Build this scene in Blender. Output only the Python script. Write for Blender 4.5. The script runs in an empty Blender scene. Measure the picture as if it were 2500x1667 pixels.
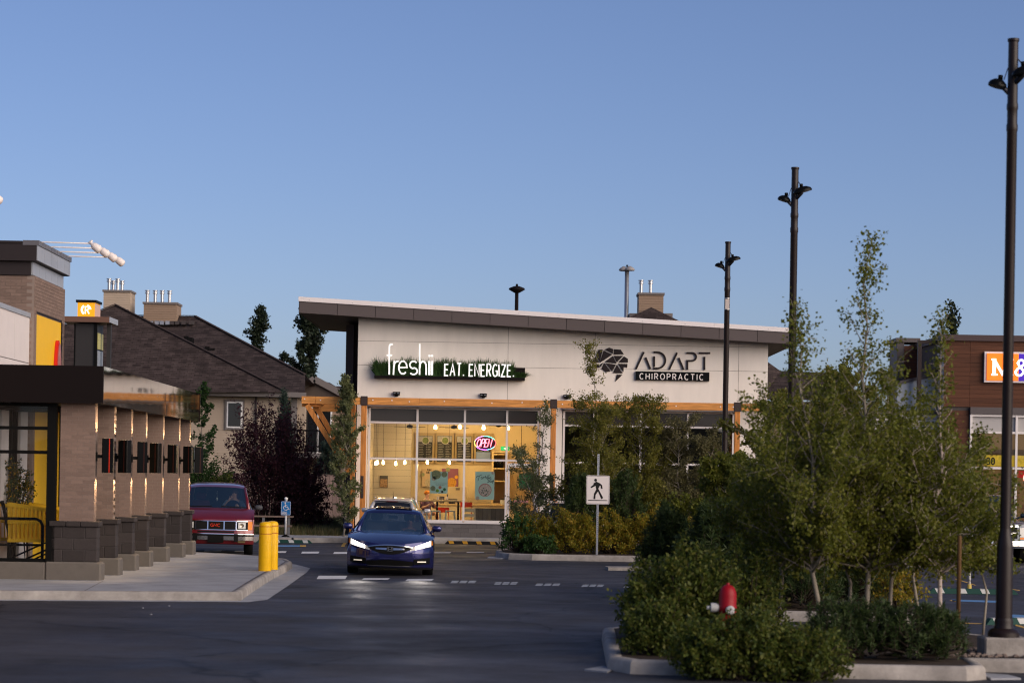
import bpy, bmesh, math, random
import numpy as np
from mathutils import Vector, Matrix
R = math.radians
sc = bpy.context.scene

# ---------------------------------------------------------------- camera
CAM_H = 2.15
cam = bpy.data.objects.new('camera', bpy.data.cameras.new('camera'))
sc.collection.objects.link(cam)
sc.camera = cam
cam.data.sensor_width = 36.0
cam.data.lens = 85.0
cam.data.shift_x = 0.00216
cam.data.shift_y = 0.1304
cam.data.clip_end = 3000
cam.data.clip_start = 0.5
cam.matrix_world = Matrix.Translation((0, 0, CAM_H)) @ Matrix.Rotation(R(90), 4, 'X') @ Matrix.Rotation(0.0166, 4, 'Z')
cam.data.dof.use_dof = True
cam.data.dof.focus_distance = 62.0
cam.data.dof.aperture_fstop = 2.4

# ---------------------------------------------------------------- sky, sun, exposure
SUN_EL, SUN_AZ = R(18.0), R(128.0)          # azimuth clockwise from +Y: the glow is behind the camera, to the right
wd = bpy.data.worlds.new('World'); sc.world = wd; wd.use_nodes = True
nt = wd.node_tree
bg = nt.nodes['Background']
sky = nt.nodes.new('ShaderNodeTexSky'); sky.sky_type = 'NISHITA'
sky.sun_disc = False; sky.sun_elevation = SUN_EL; sky.sun_rotation = SUN_AZ
sky.altitude = 500; sky.air_density = 0.75; sky.dust_density = 1.5; sky.ozone_density = 3.0
wb_ = nt.nodes.new('ShaderNodeMix'); wb_.data_type = 'RGBA'; wb_.blend_type = 'MULTIPLY'; wb_.inputs[0].default_value = 1.0
wb_.inputs[7].default_value = (1.12, 1.0, 1.10, 1)      # white balance of the whole sky
nt.links.new(sky.outputs[0], wb_.inputs[6]); nt.links.new(wb_.outputs[2], bg.inputs[0]); bg.inputs[1].default_value = 0.108
sun = bpy.data.objects.new('sun', bpy.data.lights.new('sun', 'SUN')); sc.collection.objects.link(sun)
sun.data.energy = 3.9; sun.data.angle = R(70); sun.data.color = (1.0, 0.85, 0.66)
sdir = Vector((math.sin(SUN_AZ) * math.cos(SUN_EL), math.cos(SUN_AZ) * math.cos(SUN_EL), math.sin(SUN_EL)))
sun.rotation_euler = sdir.to_track_quat('Z', 'Y').to_euler()
sc.view_settings.view_transform = 'Standard'
sc.view_settings.look = 'None'
sc.view_settings.gamma = 1.0
sc.view_settings.exposure = 0.0
sc.render.engine = 'CYCLES'
cy = sc.cycles
cy.use_denoising = True; cy.filter_width = 1.15
cy.max_bounces = 8; cy.transparent_max_bounces = 24; cy.glossy_bounces = 4; cy.diffuse_bounces = 4; cy.transmission_bounces = 6
cy.sample_clamp_indirect = 6.0
cy.caustics_reflective = False; cy.caustics_refractive = False

# ---------------------------------------------------------------- helpers
random.seed(7)
COL = sc.collection
F_, TH = 5903.0, 0.0166
def at(px, py, Y):
    """a point of the place at distance Y seen at (px, py) of the survey photograph"""
    a, b = px - 1250.0, py - 833.5
    return Vector(((a + b * TH) * Y / F_, Y, CAM_H - (-a * TH + b - 326.0) * Y / F_))
def gr(px, py, z=0.0):
    a, b = px - 1250.0, py - 833.5
    Y = (CAM_H - z) * F_ / (-a * TH + b - 326.0)
    return Vector(((a + b * TH) * Y / F_, Y, z))

MATS = {}
def mat(name, col, rough=0.6, metal=0.0, var=0.0, vs=3.0, bump=0.0, bs=40.0, spec=0.22, emit=None, es=0.0, rnd=0.0, coat=0.0, stretch=None):
    if name in MATS: return MATS[name]
    m = bpy.data.materials.new(name); MATS[name] = m
    m.use_nodes = True; n = m.node_tree; b = n.nodes['Principled BSDF']
    b.inputs['Base Color'].default_value = (*col, 1); b.inputs['Roughness'].default_value = rough
    b.inputs['Metallic'].default_value = metal; b.inputs['Specular IOR Level'].default_value = spec
    b.inputs['Coat Weight'].default_value = coat; b.inputs['Coat Roughness'].default_value = 0.05
    if emit: b.inputs['Emission Color'].default_value = (*emit, 1); b.inputs['Emission Strength'].default_value = es
    tc = None
    if var or bump:
        tc = n.nodes.new('ShaderNodeTexCoord')
        src = tc.outputs['Object']
        if stretch:
            mp = n.nodes.new('ShaderNodeMapping'); mp.inputs['Scale'].default_value = stretch
            n.links.new(src, mp.inputs[0]); src = mp.outputs[0]
    last = None
    if var:
        tx = n.nodes.new('ShaderNodeTexNoise'); tx.inputs['Scale'].default_value = vs; tx.inputs['Detail'].default_value = 6
        tx.inputs['Roughness'].default_value = 0.65
        n.links.new(src, tx.inputs['Vector'])
        r = n.nodes.new('ShaderNodeMapRange'); r.inputs[1].default_value = 0.25; r.inputs[2].default_value = 0.75
        r.inputs[3].default_value = 1 - var; r.inputs[4].default_value = 1 + var
        n.links.new(tx.outputs[0], r.inputs[0]); last = r.outputs[0]
    if rnd:
        oi = n.nodes.new('ShaderNodeObjectInfo')
        r2 = n.nodes.new('ShaderNodeMapRange'); r2.inputs[3].default_value = 1 - rnd; r2.inputs[4].default_value = 1 + rnd
        n.links.new(oi.outputs['Random'], r2.inputs[0])
        if last:
            mu = n.nodes.new('ShaderNodeMath'); mu.operation = 'MULTIPLY'
            n.links.new(last, mu.inputs[0]); n.links.new(r2.outputs[0], mu.inputs[1]); last = mu.outputs[0]
        else: last = r2.outputs[0]
    if last:
        hv = n.nodes.new('ShaderNodeHueSaturation'); hv.inputs['Color'].default_value = (*col, 1)
        n.links.new(last, hv.inputs['Value']); n.links.new(hv.outputs[0], b.inputs['Base Color'])
    if bump:
        t2 = n.nodes.new('ShaderNodeTexNoise'); t2.inputs['Scale'].default_value = bs; t2.inputs['Detail'].default_value = 4
        n.links.new(src, t2.inputs['Vector'])
        bm_ = n.nodes.new('ShaderNodeBump'); bm_.inputs['Strength'].default_value = bump; bm_.inputs['Distance'].default_value = 0.02
        n.links.new(t2.outputs[0], bm_.inputs['Height']); n.links.new(bm_.outputs[0], b.inputs['Normal'])
    return m

def leafmat(name, cols, trans=0.35, rough=0.55):
    if name in MATS: return MATS[name]
    m = bpy.data.materials.new(name); MATS[name] = m
    m.use_nodes = True; n = m.node_tree; b = n.nodes['Principled BSDF']; out = n.nodes['Material Output']
    g = n.nodes.new('ShaderNodeNewGeometry')
    ramp = n.nodes.new('ShaderNodeValToRGB'); e = ramp.color_ramp.elements
    for i, c in enumerate(cols):
        p = i / max(1, len(cols) - 1)
        el = e[i] if i < 2 else e.new(p)
        el.position = p; el.color = (*c, 1)
    if len(cols) > 2:
        for i, c in enumerate(cols): pass
    n.links.new(g.outputs['Random Per Island'], ramp.inputs[0])
    n.links.new(ramp.outputs[0], b.inputs['Base Color']); b.inputs['Roughness'].default_value = rough
    b.inputs['Specular IOR Level'].default_value = 0.3
    tr = n.nodes.new('ShaderNodeBsdfTranslucent'); n.links.new(ramp.outputs[0], tr.inputs[0])
    mx = n.nodes.new('ShaderNodeMixShader'); mx.inputs[0].default_value = trans
    n.links.new(b.outputs[0], mx.inputs[1]); n.links.new(tr.outputs[0], mx.inputs[2]); n.links.new(mx.outputs[0], out.inputs[0])
    return m

def glassmat(name, tint=(0.93, 0.95, 0.95), refl=0.1, rough=0.01, ior=1.5, gcol=(1, 1, 1)):
    if name in MATS: return MATS[name]
    m = bpy.data.materials.new(name); MATS[name] = m
    m.use_nodes = True; n = m.node_tree; out = n.nodes['Material Output']
    n.nodes.remove(n.nodes['Principled BSDF'])
    t = n.nodes.new('ShaderNodeBsdfTransparent'); t.inputs[0].default_value = (*tint, 1)
    gl = n.nodes.new('ShaderNodeBsdfGlossy'); gl.inputs['Roughness'].default_value = rough; gl.inputs[0].default_value = (*gcol, 1)
    fr = n.nodes.new('ShaderNodeFresnel'); fr.inputs[0].default_value = ior
    ad = n.nodes.new('ShaderNodeMath'); ad.operation = 'ADD'; ad.inputs[1].default_value = refl; ad.use_clamp = True
    n.links.new(fr.outputs[0], ad.inputs[0])
    mx = n.nodes.new('ShaderNodeMixShader')
    n.links.new(ad.outputs[0], mx.inputs[0]); n.links.new(t.outputs[0], mx.inputs[1]); n.links.new(gl.outputs[0], mx.inputs[2])
    n.links.new(mx.outputs[0], out.inputs[0])
    return m

def tag(o, label=None, cat=None, group=None, kind=None):
    if label: o['label'] = label
    if cat: o['category'] = cat
    if group: o['group'] = group
    if kind: o['kind'] = kind
    return o
def thing(name, label, cat, loc=(0, 0, 0), rotz=0.0, group=None):
    o = bpy.data.objects.new(name, None); COL.objects.link(o)
    o.location = loc; o.rotation_euler = (0, 0, rotz); o.empty_display_size = 0.2
    return tag(o, label, cat, group)
def wloc(o):
    v = Vector((0, 0, 0))
    while o is not None: v += Vector(o.location); o = o.parent
    return v
def link(name, me, parent=None, loc=None):
    o = bpy.data.objects.new(name, me); COL.objects.link(o)
    if parent is not None: o.parent = parent
    if loc is not None: o.location = loc
    return o
def copy_tree(o, parent=None):
    c = o.copy(); COL.objects.link(c)
    if parent is not None: c.parent = parent
    for ch in list(o.children):
        if ch.type != 'LIGHT' or True: copy_tree(ch, c)
    return c

class MB:
    def __init__(s): s.v = []; s.f = []
    def add(s, vs, fs):
        o = len(s.v); s.v += [tuple(p) for p in vs]; s.f += [tuple(i + o for i in f) for f in fs]; return s
    def box(s, x0, x1, y0, y1, z0, z1):
        return s.add([(x0, y0, z0), (x1, y0, z0), (x1, y1, z0), (x0, y1, z0), (x0, y0, z1), (x1, y0, z1), (x1, y1, z1), (x0, y1, z1)],
                     [(0, 3, 2, 1), (4, 5, 6, 7), (0, 1, 5, 4), (1, 2, 6, 5), (2, 3, 7, 6), (3, 0, 4, 7)])
    def hexa(s, p):      # eight corners: bottom four counter-clockwise, top four
        return s.add(p, [(0, 3, 2, 1), (4, 5, 6, 7), (0, 1, 5, 4), (1, 2, 6, 5), (2, 3, 7, 6), (3, 0, 4, 7)])
    def bbox(s, x0, x1, y0, y1, z0, z1, b=0.01):   # box with chamfered edges
        vs = []; 
        for x, sx in ((x0, 1), (x1, -1)):
            for y, sy in ((y0, 1), (y1, -1)):
                for z, sz in ((z0, 1), (z1, -1)):
                    vs += [(x, y + sy * b, z + sz * b), (x + sx * b, y, z + sz * b), (x + sx * b, y + sy * b, z)]
        bm = bmesh.new()
        for v in vs: bm.verts.new(v)
        r = bmesh.ops.convex_hull(bm, input=bm.verts[:])
        bmesh.ops.dissolve_limit(bm, angle_limit=0.02, verts=bm.verts[:], edges=bm.edges[:])
        bm.verts.index_update()
        s.add([v.co[:] for v in bm.verts], [[v.index for v in f.verts] for f in bm.faces]); bm.free(); return s
    def beam(s, p, q, w, h, up=(0, 0, 1)):
        p, q = Vector(p), Vector(q); d = (q - p).normalized(); u = Vector(up)
        side = d.cross(u).normalized(); u = side.cross(d).normalized()
        a, b = side * (w / 2), u * (h / 2)
        return s.hexa([p - a - b, p + a - b, q + a - b, q - a - b, p - a + b, p + a + b, q + a + b, q - a + b])
    def tube(s, pts, r, n=8, caps=True):
        pts = [Vector(p) for p in pts]; N = len(pts)
        rs = r if isinstance(r, (list, tuple)) else [r] * N
        o = len(s.v); ref = None
        for i in range(N):
            d = (pts[min(i + 1, N - 1)] - pts[max(i - 1, 0)])
            if d.length < 1e-9: d = Vector((0, 0, 1))
            d.normalize()
            if ref is None: ref = Vector((1, 0, 0)) if abs(d.x) < 0.9 else Vector((0, 1, 0))
            a = (ref - d * ref.dot(d))
            if a.length < 1e-6: a = d.orthogonal()
            a.normalize(); ref = a; b = d.cross(a)
            for k in range(n):
                t = 2 * math.pi * k / n
                s.v.append(tuple(pts[i] + (a * math.cos(t) + b * math.sin(t)) * rs[i]))
        for i in range(N - 1):
            for k in range(n):
                k2 = (k + 1) % n
                s.f.append((o + i * n + k, o + i * n + k2, o + (i + 1) * n + k2, o + (i + 1) * n + k))
        if caps:
            s.f.append(tuple(o + k for k in range(n))[::-1]); s.f.append(tuple(o + (N - 1) * n + k for k in range(n)))
        return s
    def lathe(s, prof, c=(0, 0, 0), n=16, axis='z'):
        o = len(s.v); cx, cy_, cz = c
        for (r, z) in prof:
            for k in range(n):
                t = 2 * math.pi * k / n; a, b = r * math.cos(t), r * math.sin(t)
                s.v.append((cx + a, cy_ + b, cz + z) if axis == 'z' else ((cx + a, cy_ + z, cz + b) if axis == 'y' else (cx + z, cy_ + a, cz + b)))
        for i in range(len(prof) - 1):
            for k in range(n):
                k2 = (k + 1) % n; q = (o + i * n + k, o + i * n + k2, o + (i + 1) * n + k2, o + (i + 1) * n + k)
                s.f.append(q if axis != 'y' else q[::-1])
        s.f.append(tuple(o + k for k in range(n))[::-1]); s.f.append(tuple(o + (len(prof) - 1) * n + k for k in range(n)))
        return s
    def prism(s, poly, y0, y1):          # polygon in XZ, extruded along Y (y0 nearer)
        n = len(poly); o = len(s.v)
        s.v += [(x, y0, z) for x, z in poly] + [(x, y1, z) for x, z in poly]
        s.f.append(tuple(o + i for i in range(n))); s.f.append(tuple(o + n + i for i in range(n))[::-1])
        for i in range(n):
            j = (i + 1) % n; s.f.append((o + j, o + i, o + n + i, o + n + j))
        return s
    def slab(s, poly, z0, z1):           # polygon in XY, extruded along Z
        n = len(poly); o = len(s.v)
        s.v += [(x, y, z0) for x, y in poly] + [(x, y, z1) for x, y in poly]
        s.f.append(tuple(o + i for i in range(n))[::-1]); s.f.append(tuple(o + n + i for i in range(n)))
        for i in range(n):
            j = (i + 1) % n; s.f.append((o + i, o + j, o + n + j, o + n + i))
        return s
    def grid(s, fn, nu, nv, skip=None):
        o = len(s.v)
        for i in range(nu + 1):
            for j in range(nv + 1): s.v.append(tuple(fn(i / nu, j / nv)))
        for i in range(nu):
            for j in range(nv):
                if skip and skip((i + .5) / nu, (j + .5) / nv): continue
                s.f.append((o + i * (nv + 1) + j, o + (i + 1) * (nv + 1) + j, o + (i + 1) * (nv + 1) + j + 1, o + i * (nv + 1) + j + 1))
        return s
    def ribbon(s, pts, w, y0, y1, closed=False):   # stroke in XZ of width w between depths y0 (near) and y1
        P = [Vector((x, z)) for x, z in pts]; n = len(P); Lf, Rt = [], []
        for i in range(n):
            a = P[i - 1] if (i or closed) else None; b = P[(i + 1) % n] if (i < n - 1 or closed) else None
            if a is None: t = (b - P[i]).normalized(); k = 1
            elif b is None: t = (P[i] - a).normalized(); k = 1
            else:
                t1, t2 = (P[i] - a).normalized(), (b - P[i]).normalized(); t = t1 + t2
                t = t.normalized() if t.length > 1e-4 else t1
                k = min(1.8, 1 / max(0.3, t.dot(t1)))
            nn = Vector((-t.y, t.x)) * (w / 2 * k); Lf.append(P[i] + nn); Rt.append(P[i] - nn)
        o = len(s.v)
        for i in range(n):
            s.v += [(Lf[i].x, y0, Lf[i].y), (Rt[i].x, y0, Rt[i].y), (Lf[i].x, y1, Lf[i].y), (Rt[i].x, y1, Rt[i].y)]
        for i in range(n if closed else n - 1):
            a, b = o + 4 * i, o + 4 * ((i + 1) % n)
            s.f += [(a, a + 1, b + 1, b), (a + 2, b + 2, b + 3, a + 3), (a, b, b + 2, a + 2), (a + 1, a + 3, b + 3, b + 1)]
        if not closed:
            e = o + 4 * (n - 1); s.f += [(o, o + 2, o + 3, o + 1), (e, e + 1, e + 3, e + 2)]
        return s
    def xf(s, M):
        s.v = [tuple(M @ Vector(p)) for p in s.v]; return s
    def build(s, name, m, parent=None, smooth=False, world=False, auto=None, loc=None):
        vs = s.v
        if world and parent is not None:
            w = wloc(parent); vs = [(x - w.x, y - w.y, z - w.z) for x, y, z in vs]
        me = bpy.data.meshes.new(name); me.from_pydata(vs, [], s.f); me.materials.append(m)
        if smooth:
            me.polygons.foreach_set('use_smooth', [True] * len(me.polygons))
            if auto:
                me.update()
                try: me.set_sharp_from_angle(angle=R(auto))
                except Exception: pass
        me.update()
        return link(name, me, parent, loc)

def arc(cx, cz, rx, rz, a0, a1, n=10):
    return [(cx + rx * math.cos(R(a0 + (a1 - a0) * i / n)), cz + rz * math.sin(R(a0 + (a1 - a0) * i / n))) for i in range(n + 1)]

# stroke letters in a unit box: (advance, strokes)
GL = {
 'A': (.62, [[(0, 0), (.31, 1), (.62, 0)], [(.12, .35), (.5, .35)]]),
 'C': (.6, [arc(.33, .5, .33, .5, 50, 310, 14)]),
 'D': (.6, [[(0, 0), (0, 1)], [(0, 1)] + arc(.2, .5, .4, .5, 90, -90, 10) + [(0, 0)]]),
 'E': (.5, [[(.5, 1), (0, 1), (0, 0), (.5, 0)], [(0, .52), (.42, .52)]]),
 'F': (.5, [[(.5, 1), (0, 1), (0, 0)], [(0, .52), (.42, .52)]]),
 'G': (.62, [arc(.33, .5, .33, .5, 50, 300, 14) + [(.62, .1), (.62, .45), (.38, .45)]]),
 'H': (.58, [[(0, 0), (0, 1)], [(.58, 0), (.58, 1)], [(0, .5), (.58, .5)]]),
 'I': (.02, [[(0.01, 0), (0.01, 1)]]),
 'K': (.55, [[(0, 0), (0, 1)], [(.52, 1), (.02, .45), (.55, 0)]]),
 'L': (.45, [[(0, 1), (0, 0), (.45, 0)]]),
 'M': (.75, [[(0, 0), (.06, 1), (.375, .25), (.69, 1), (.75, 0)]]),
 'N': (.6, [[(0, 0), (0, 1), (.6, 0), (.6, 1)]]),
 'O': (.7, [arc(.35, .5, .35, .5, 90, 450, 20)]),
 'P': (.52, [[(0, 0), (0, 1)] + arc(.28, .74, .24, .26, 90, -90, 8) + [(0.02, .48)]]),
 'Q': (.7, [arc(.35, .5, .35, .5, 90, 450, 20), [(.42, .25), (.68, -.05)]]),
 'R': (.55, [[(0, 0), (0, 1)] + arc(.28, .74, .24, .26, 90, -90, 8) + [(0.02, .48)], [(.25, .46), (.55, 0)]]),
 'S': (.52, [arc(.26, .75, .25, .25, 40, 250, 9) + arc(.26, .25, .26, .25, 80, -140, 9)]),
 'T': (.6, [[(0, 1), (.6, 1)], [(.3, 1), (.3, 0)]]),
 'U': (.58, [[(0, 1), (0, .3)] + arc(.29, .29, .29, .29, 180, 360, 8) + [(.58, 1)]]),
 'Z': (.55, [[(0, 1), (.55, 1), (0, 0), (.55, 0)]]),
 '.': (.12, [[(.06, 0), (.06, .1)]]),
 '-': (.3, [[(0, .45), (.3, .45)]]),
 '0': (.55, [arc(.275, .5, .275, .5, 90, 450, 16)]),
 '1': (.25, [[(0, .8), (.2, 1), (.2, 0)]]),
 '3': (.52, [arc(.24, .75, .25, .25, 140, -80, 9) + arc(.24, .26, .28, .26, 80, -140, 9)]),
 '8': (.55, [arc(.275, .75, .22, .25, 90, 450, 14), arc(.275, .26, .275, .26, 90, 450, 14)]),
}
def word(txt, x, z, h, w, y, th, m, parent, gap=0.22, name='letter', slant=0.0, sx=1.0, tilt=0.0, join=False, jit=0.0):
    """letters as raised strokes in the XZ plane facing -Y, each letter a mesh of its own; y is the near face"""
    rr = random.Random(txt); J = MB(); cx = x; outs = []
    for ch in txt:
        if ch == ' ': cx += h * 0.45 * sx; continue
        adv, strokes = GL[ch]; b = J if join else MB(); ang = rr.uniform(-jit, jit); hh = h * (1 + rr.uniform(-jit, jit))
        for k, stt in enumerate(strokes):
            pts = []
            for (px_, pz_) in stt:
                X_, Z_ = px_ * h * sx + slant * pz_ * hh, pz_ * hh
                X_, Z_ = X_ + Z_ * ang, Z_
                pts.append((cx + X_, z + Z_ + (cx + X_ - x) * tilt))
            closed = len(pts) > 3 and (Vector(pts[0]) - Vector(pts[-1])).length < 1e-5
            if closed: pts = pts[:-1]
            b.ribbon(pts, w, y - 0.002 * k, y + th, closed)
        if not join: outs.append(b.build(name, m, parent))
        cx += (adv * sx + gap) * h
    if join: outs.append(J.build(name, m, parent))
    return cx

# ---- vegetation -------------------------------------------------
def npmesh(name, V, Fq, m, parent=None, smooth=False):
    me = bpy.data.meshes.new(name); n = len(V); k = len(Fq); c = Fq.shape[1]
    me.vertices.add(n); me.vertices.foreach_set('co', np.asarray(V, dtype=np.float32).ravel())
    me.loops.add(k * c); me.loops.foreach_set('vertex_index', Fq.astype(np.int32).ravel())
    me.polygons.add(k); me.polygons.foreach_set('loop_start', np.arange(0, k * c, c, dtype=np.int32))
    me.materials.append(m); me.update(calc_edges=True)
    return link(name, me, parent)
def leaf_quads(P, size, rng, aspect=0.75, up=0.5, axis=None):
    n = len(P)
    if axis is None:
        a = rng.normal(size=(n, 3)); a[:, 2] -= 0.35
    else: a = axis + rng.normal(size=(n, 3)) * 0.35
    a /= np.linalg.norm(a, axis=1, keepdims=True) + 1e-9
    nr = rng.normal(size=(n, 3)); nr[:, 2] += up * 2
    s = np.cross(a, nr); s /= np.linalg.norm(s, axis=1, keepdims=True) + 1e-9
    L = (size * rng.uniform(.65, 1.25, n))[:, None]; Wd = L * aspect * .5
    V = np.empty((n, 4, 3)); V[:, 0] = P; V[:, 1] = P + a * L * .45 + s * Wd; V[:, 2] = P + a * L; V[:, 3] = P + a * L * .45 - s * Wd
    return V.reshape(-1, 3), np.arange(4 * n).reshape(n, 4)
def twig_points(branches, nleaf, rng, sub=5, sublen=0.3, spread=0.03, start=0.25):
    """leaf positions on side twigs of the given branch polylines (np arrays)"""
    lens = np.array([np.linalg.norm(np.diff(b, axis=0), axis=1).sum() for b in branches]); tw = []
    for b, L in zip(branches, lens):
        k = max(2, int(sub * L / max(lens.mean(), 1e-6)))
        for _ in range(k):
            s = start + (1 - start) * rng.random() ** .8; t = s * (len(b) - 1); i = min(int(t), len(b) - 2); p = b[i] + (b[i + 1] - b[i]) * (t - i)
            d = b[i + 1] - b[i]; d = d / (np.linalg.norm(d) + 1e-9)
            r = rng.normal(size=3); r[2] += .25; r /= np.linalg.norm(r)
            dd = d * .6 + r; dd /= np.linalg.norm(dd)
            tw.append((p, dd, sublen * L * rng.uniform(.5, 1.2) * (1.15 - .6 * s)))
        tw.append((b[-2], (b[-1] - b[-2]) / (np.linalg.norm(b[-1] - b[-2]) + 1e-9), np.linalg.norm(b[-1] - b[-2]) * 1.1))
    tl = np.array([t[2] for t in tw]) + .02; pick = rng.choice(len(tw), size=nleaf, p=tl / tl.sum())
    P0 = np.array([t[0] for t in tw])[pick]; D = np.array([t[1] for t in tw])[pick]
    P = P0 + D * (tl[pick] * rng.random(nleaf))[:, None] + rng.normal(size=(nleaf, 3)) * spread
    return P, D, tw
def curve_branch(p, d, L, rng, n=5, bend=0.12, lift=0.0):
    pts = [np.array(p, float)]; d = np.array(d, float)
    for i in range(n):
        d = d + rng.normal(size=3) * bend; d[2] += lift / n; d /= np.linalg.norm(d); pts.append(pts[-1] + d * L / n)
    return np.array(pts)
def tree(name, label, cat, base, H, Rr, c0, nb, nleaf, leaf, lm, bm_, tr=0.04, lean=(0, 0), prof=None, up=0.7, group=None, seed=1, sub=5, sublen=0.32, spread=0.03, aspect=.8, ragged=.35, leaders=None, bias=1.0):
    rng = np.random.default_rng(seed)
    t = thing(name, label, cat, base, 0, group)
    mb = MB(); br = []
    prof = prof or (lambda s: math.sin(math.pi * min(1, (s * .85 + .12))) )
    for (lx, ly, hh) in (leaders or [(lean[0], lean[1], 1.0)]):
        n = 9; led = np.array([[lx * (i / n) ** 1.3 + rng.normal() * .012 * H * (0 < i), ly * (i / n) ** 1.3 + rng.normal() * .012 * H * (0 < i), H * hh * i / n] for i in range(n + 1)])
        mb.tube(led, [tr * (1 - .88 * i / n) for i in range(n + 1)], 7)
        k_ = max(4, int(nb * hh / len(leaders or [1])))
        for k in range(k_):
            s = ((k + rng.random()) / k_) ** bias; q = c0 + (1 - c0) * s
            f = q * n; i = min(int(f), n - 1); p = led[i] + (led[i + 1] - led[i]) * (f - i)
            az = k * 2.4 + rng.random(); e = up * (.5 + .7 * s) + rng.normal() * .15
            L = Rr * prof(s) * rng.uniform(1 - ragged, 1 + ragged) * hh
            d = (math.cos(az) * math.cos(e), math.sin(az) * math.cos(e), math.sin(e))
            b = curve_branch(p, d, L, rng, 5, .13, .35)
            br.append(b); r0 = tr * (1 - .8 * q) * .55
            mb.tube(b, [max(.003, r0 * (1 - .85 * j / 5)) for j in range(6)], 5, False)
        br.append(led[-3:])
    P, D, tw = twig_points(br, nleaf, rng, sub, sublen, spread)
    for (p, d, L) in tw: mb.tube([p, p + d * L], [.004, .002], 3, False)
    mb.build('trunk', bm_, t, True)
    V, Q = leaf_quads(P, leaf, rng, aspect)
    npmesh('crown', V, Q, lm, t)
    return t
def bush(name, label, cat, base, rx, ry, H, nst, nleaf, leaf, lm, bm_, group=None, seed=1, sub=6, sublen=.3, spread=.03, aspect=.6, flat=.55, up=.5):
    rng = np.random.default_rng(seed); t = thing(name, label, cat, base, 0, group); mb = MB(); br = []
    for k in range(nst):
        az = k * 2.399 + rng.random() * .6; e = math.asin(min(1, (k + .5) / nst * .98))
        rad = rng.uniform(.78, 1.08)
        tip = np.array([math.cos(az) * math.cos(e) * rx * rad, math.sin(az) * math.cos(e) * ry * rad, (flat * .3 + (1 - flat * .3) * math.sin(e)) * H * rad])
        p0 = np.array([math.cos(az) * .12 * rx, math.sin(az) * .12 * ry, 0.]); d = tip - p0; L = np.linalg.norm(d); d0 = d / L; d0[2] += .35
        b = curve_branch(p0, d0 / np.linalg.norm(d0), L, rng, 5, .09, -.25); b = b + (tip - b[-1]) * np.linspace(0, 1, 6)[:, None]
        br.append(b); mb.tube(b, [.012 * (1 - .8 * j / 5) + .002 for j in range(6)], 4, False)
    P, D, tw = twig_points(br, nleaf, rng, sub, sublen, spread, .35)
    P[:, 2] = np.maximum(P[:, 2], .03)
    mb.build('trunk', bm_, t, True)
    V, Q = leaf_quads(P, leaf, rng, aspect, up)
    npmesh('crown', V, Q, lm, t)
    return t
def pine(name, label, cat, base, rx, ry, H, nsh, lm, bm_, seed=1, needle=.09, per=70, group=None, conic=0.0, wid=.012):
    """mugo-like pine: upright candles of needles over a mound"""
    rng = np.random.default_rng(seed); t = thing(name, label, cat, base, 0, group); mb = MB(); Ps = []; As = []
    for k in range(nsh):
        az = rng.random() * 6.283; q = math.sqrt(rng.random()); zz = rng.random() ** .7
        rr = q * (1 - conic * zz) if conic else math.sqrt(max(0, 1 - (zz * .9) ** 2)) * (.55 + .45 * q)
        p = np.array([math.cos(az) * rx * rr, math.sin(az) * ry * rr, H * zz * .92])
        d = np.array([math.cos(az) * .5 * (1 - zz), math.sin(az) * .5 * (1 - zz), 1.]) + rng.normal(size=3) * .18; d /= np.linalg.norm(d)
        L = rng.uniform(.14, .3) * (.6 + .4 * H); p1 = p + d * L
        mb.tube([p * (.25, .25, .6), p, p1], [.012, .008, .003], 4, False)
        s = rng.random(per); a = rng.normal(size=(per, 3)); a += d * .9; a /= np.linalg.norm(a, axis=1, keepdims=True)
        Ps.append(p + d * (L * s)[:, None]); As.append(a)
    mb.build('trunk', bm_, t, True)
    P = np.concatenate(Ps); A = np.concatenate(As); P[:, 2] = np.maximum(P[:, 2], .02)
    V, Q = leaf_quads(P, needle, rng, wid / needle, .3, A)
    npmesh('crown', V, Q, lm, t)
    return t
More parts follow.
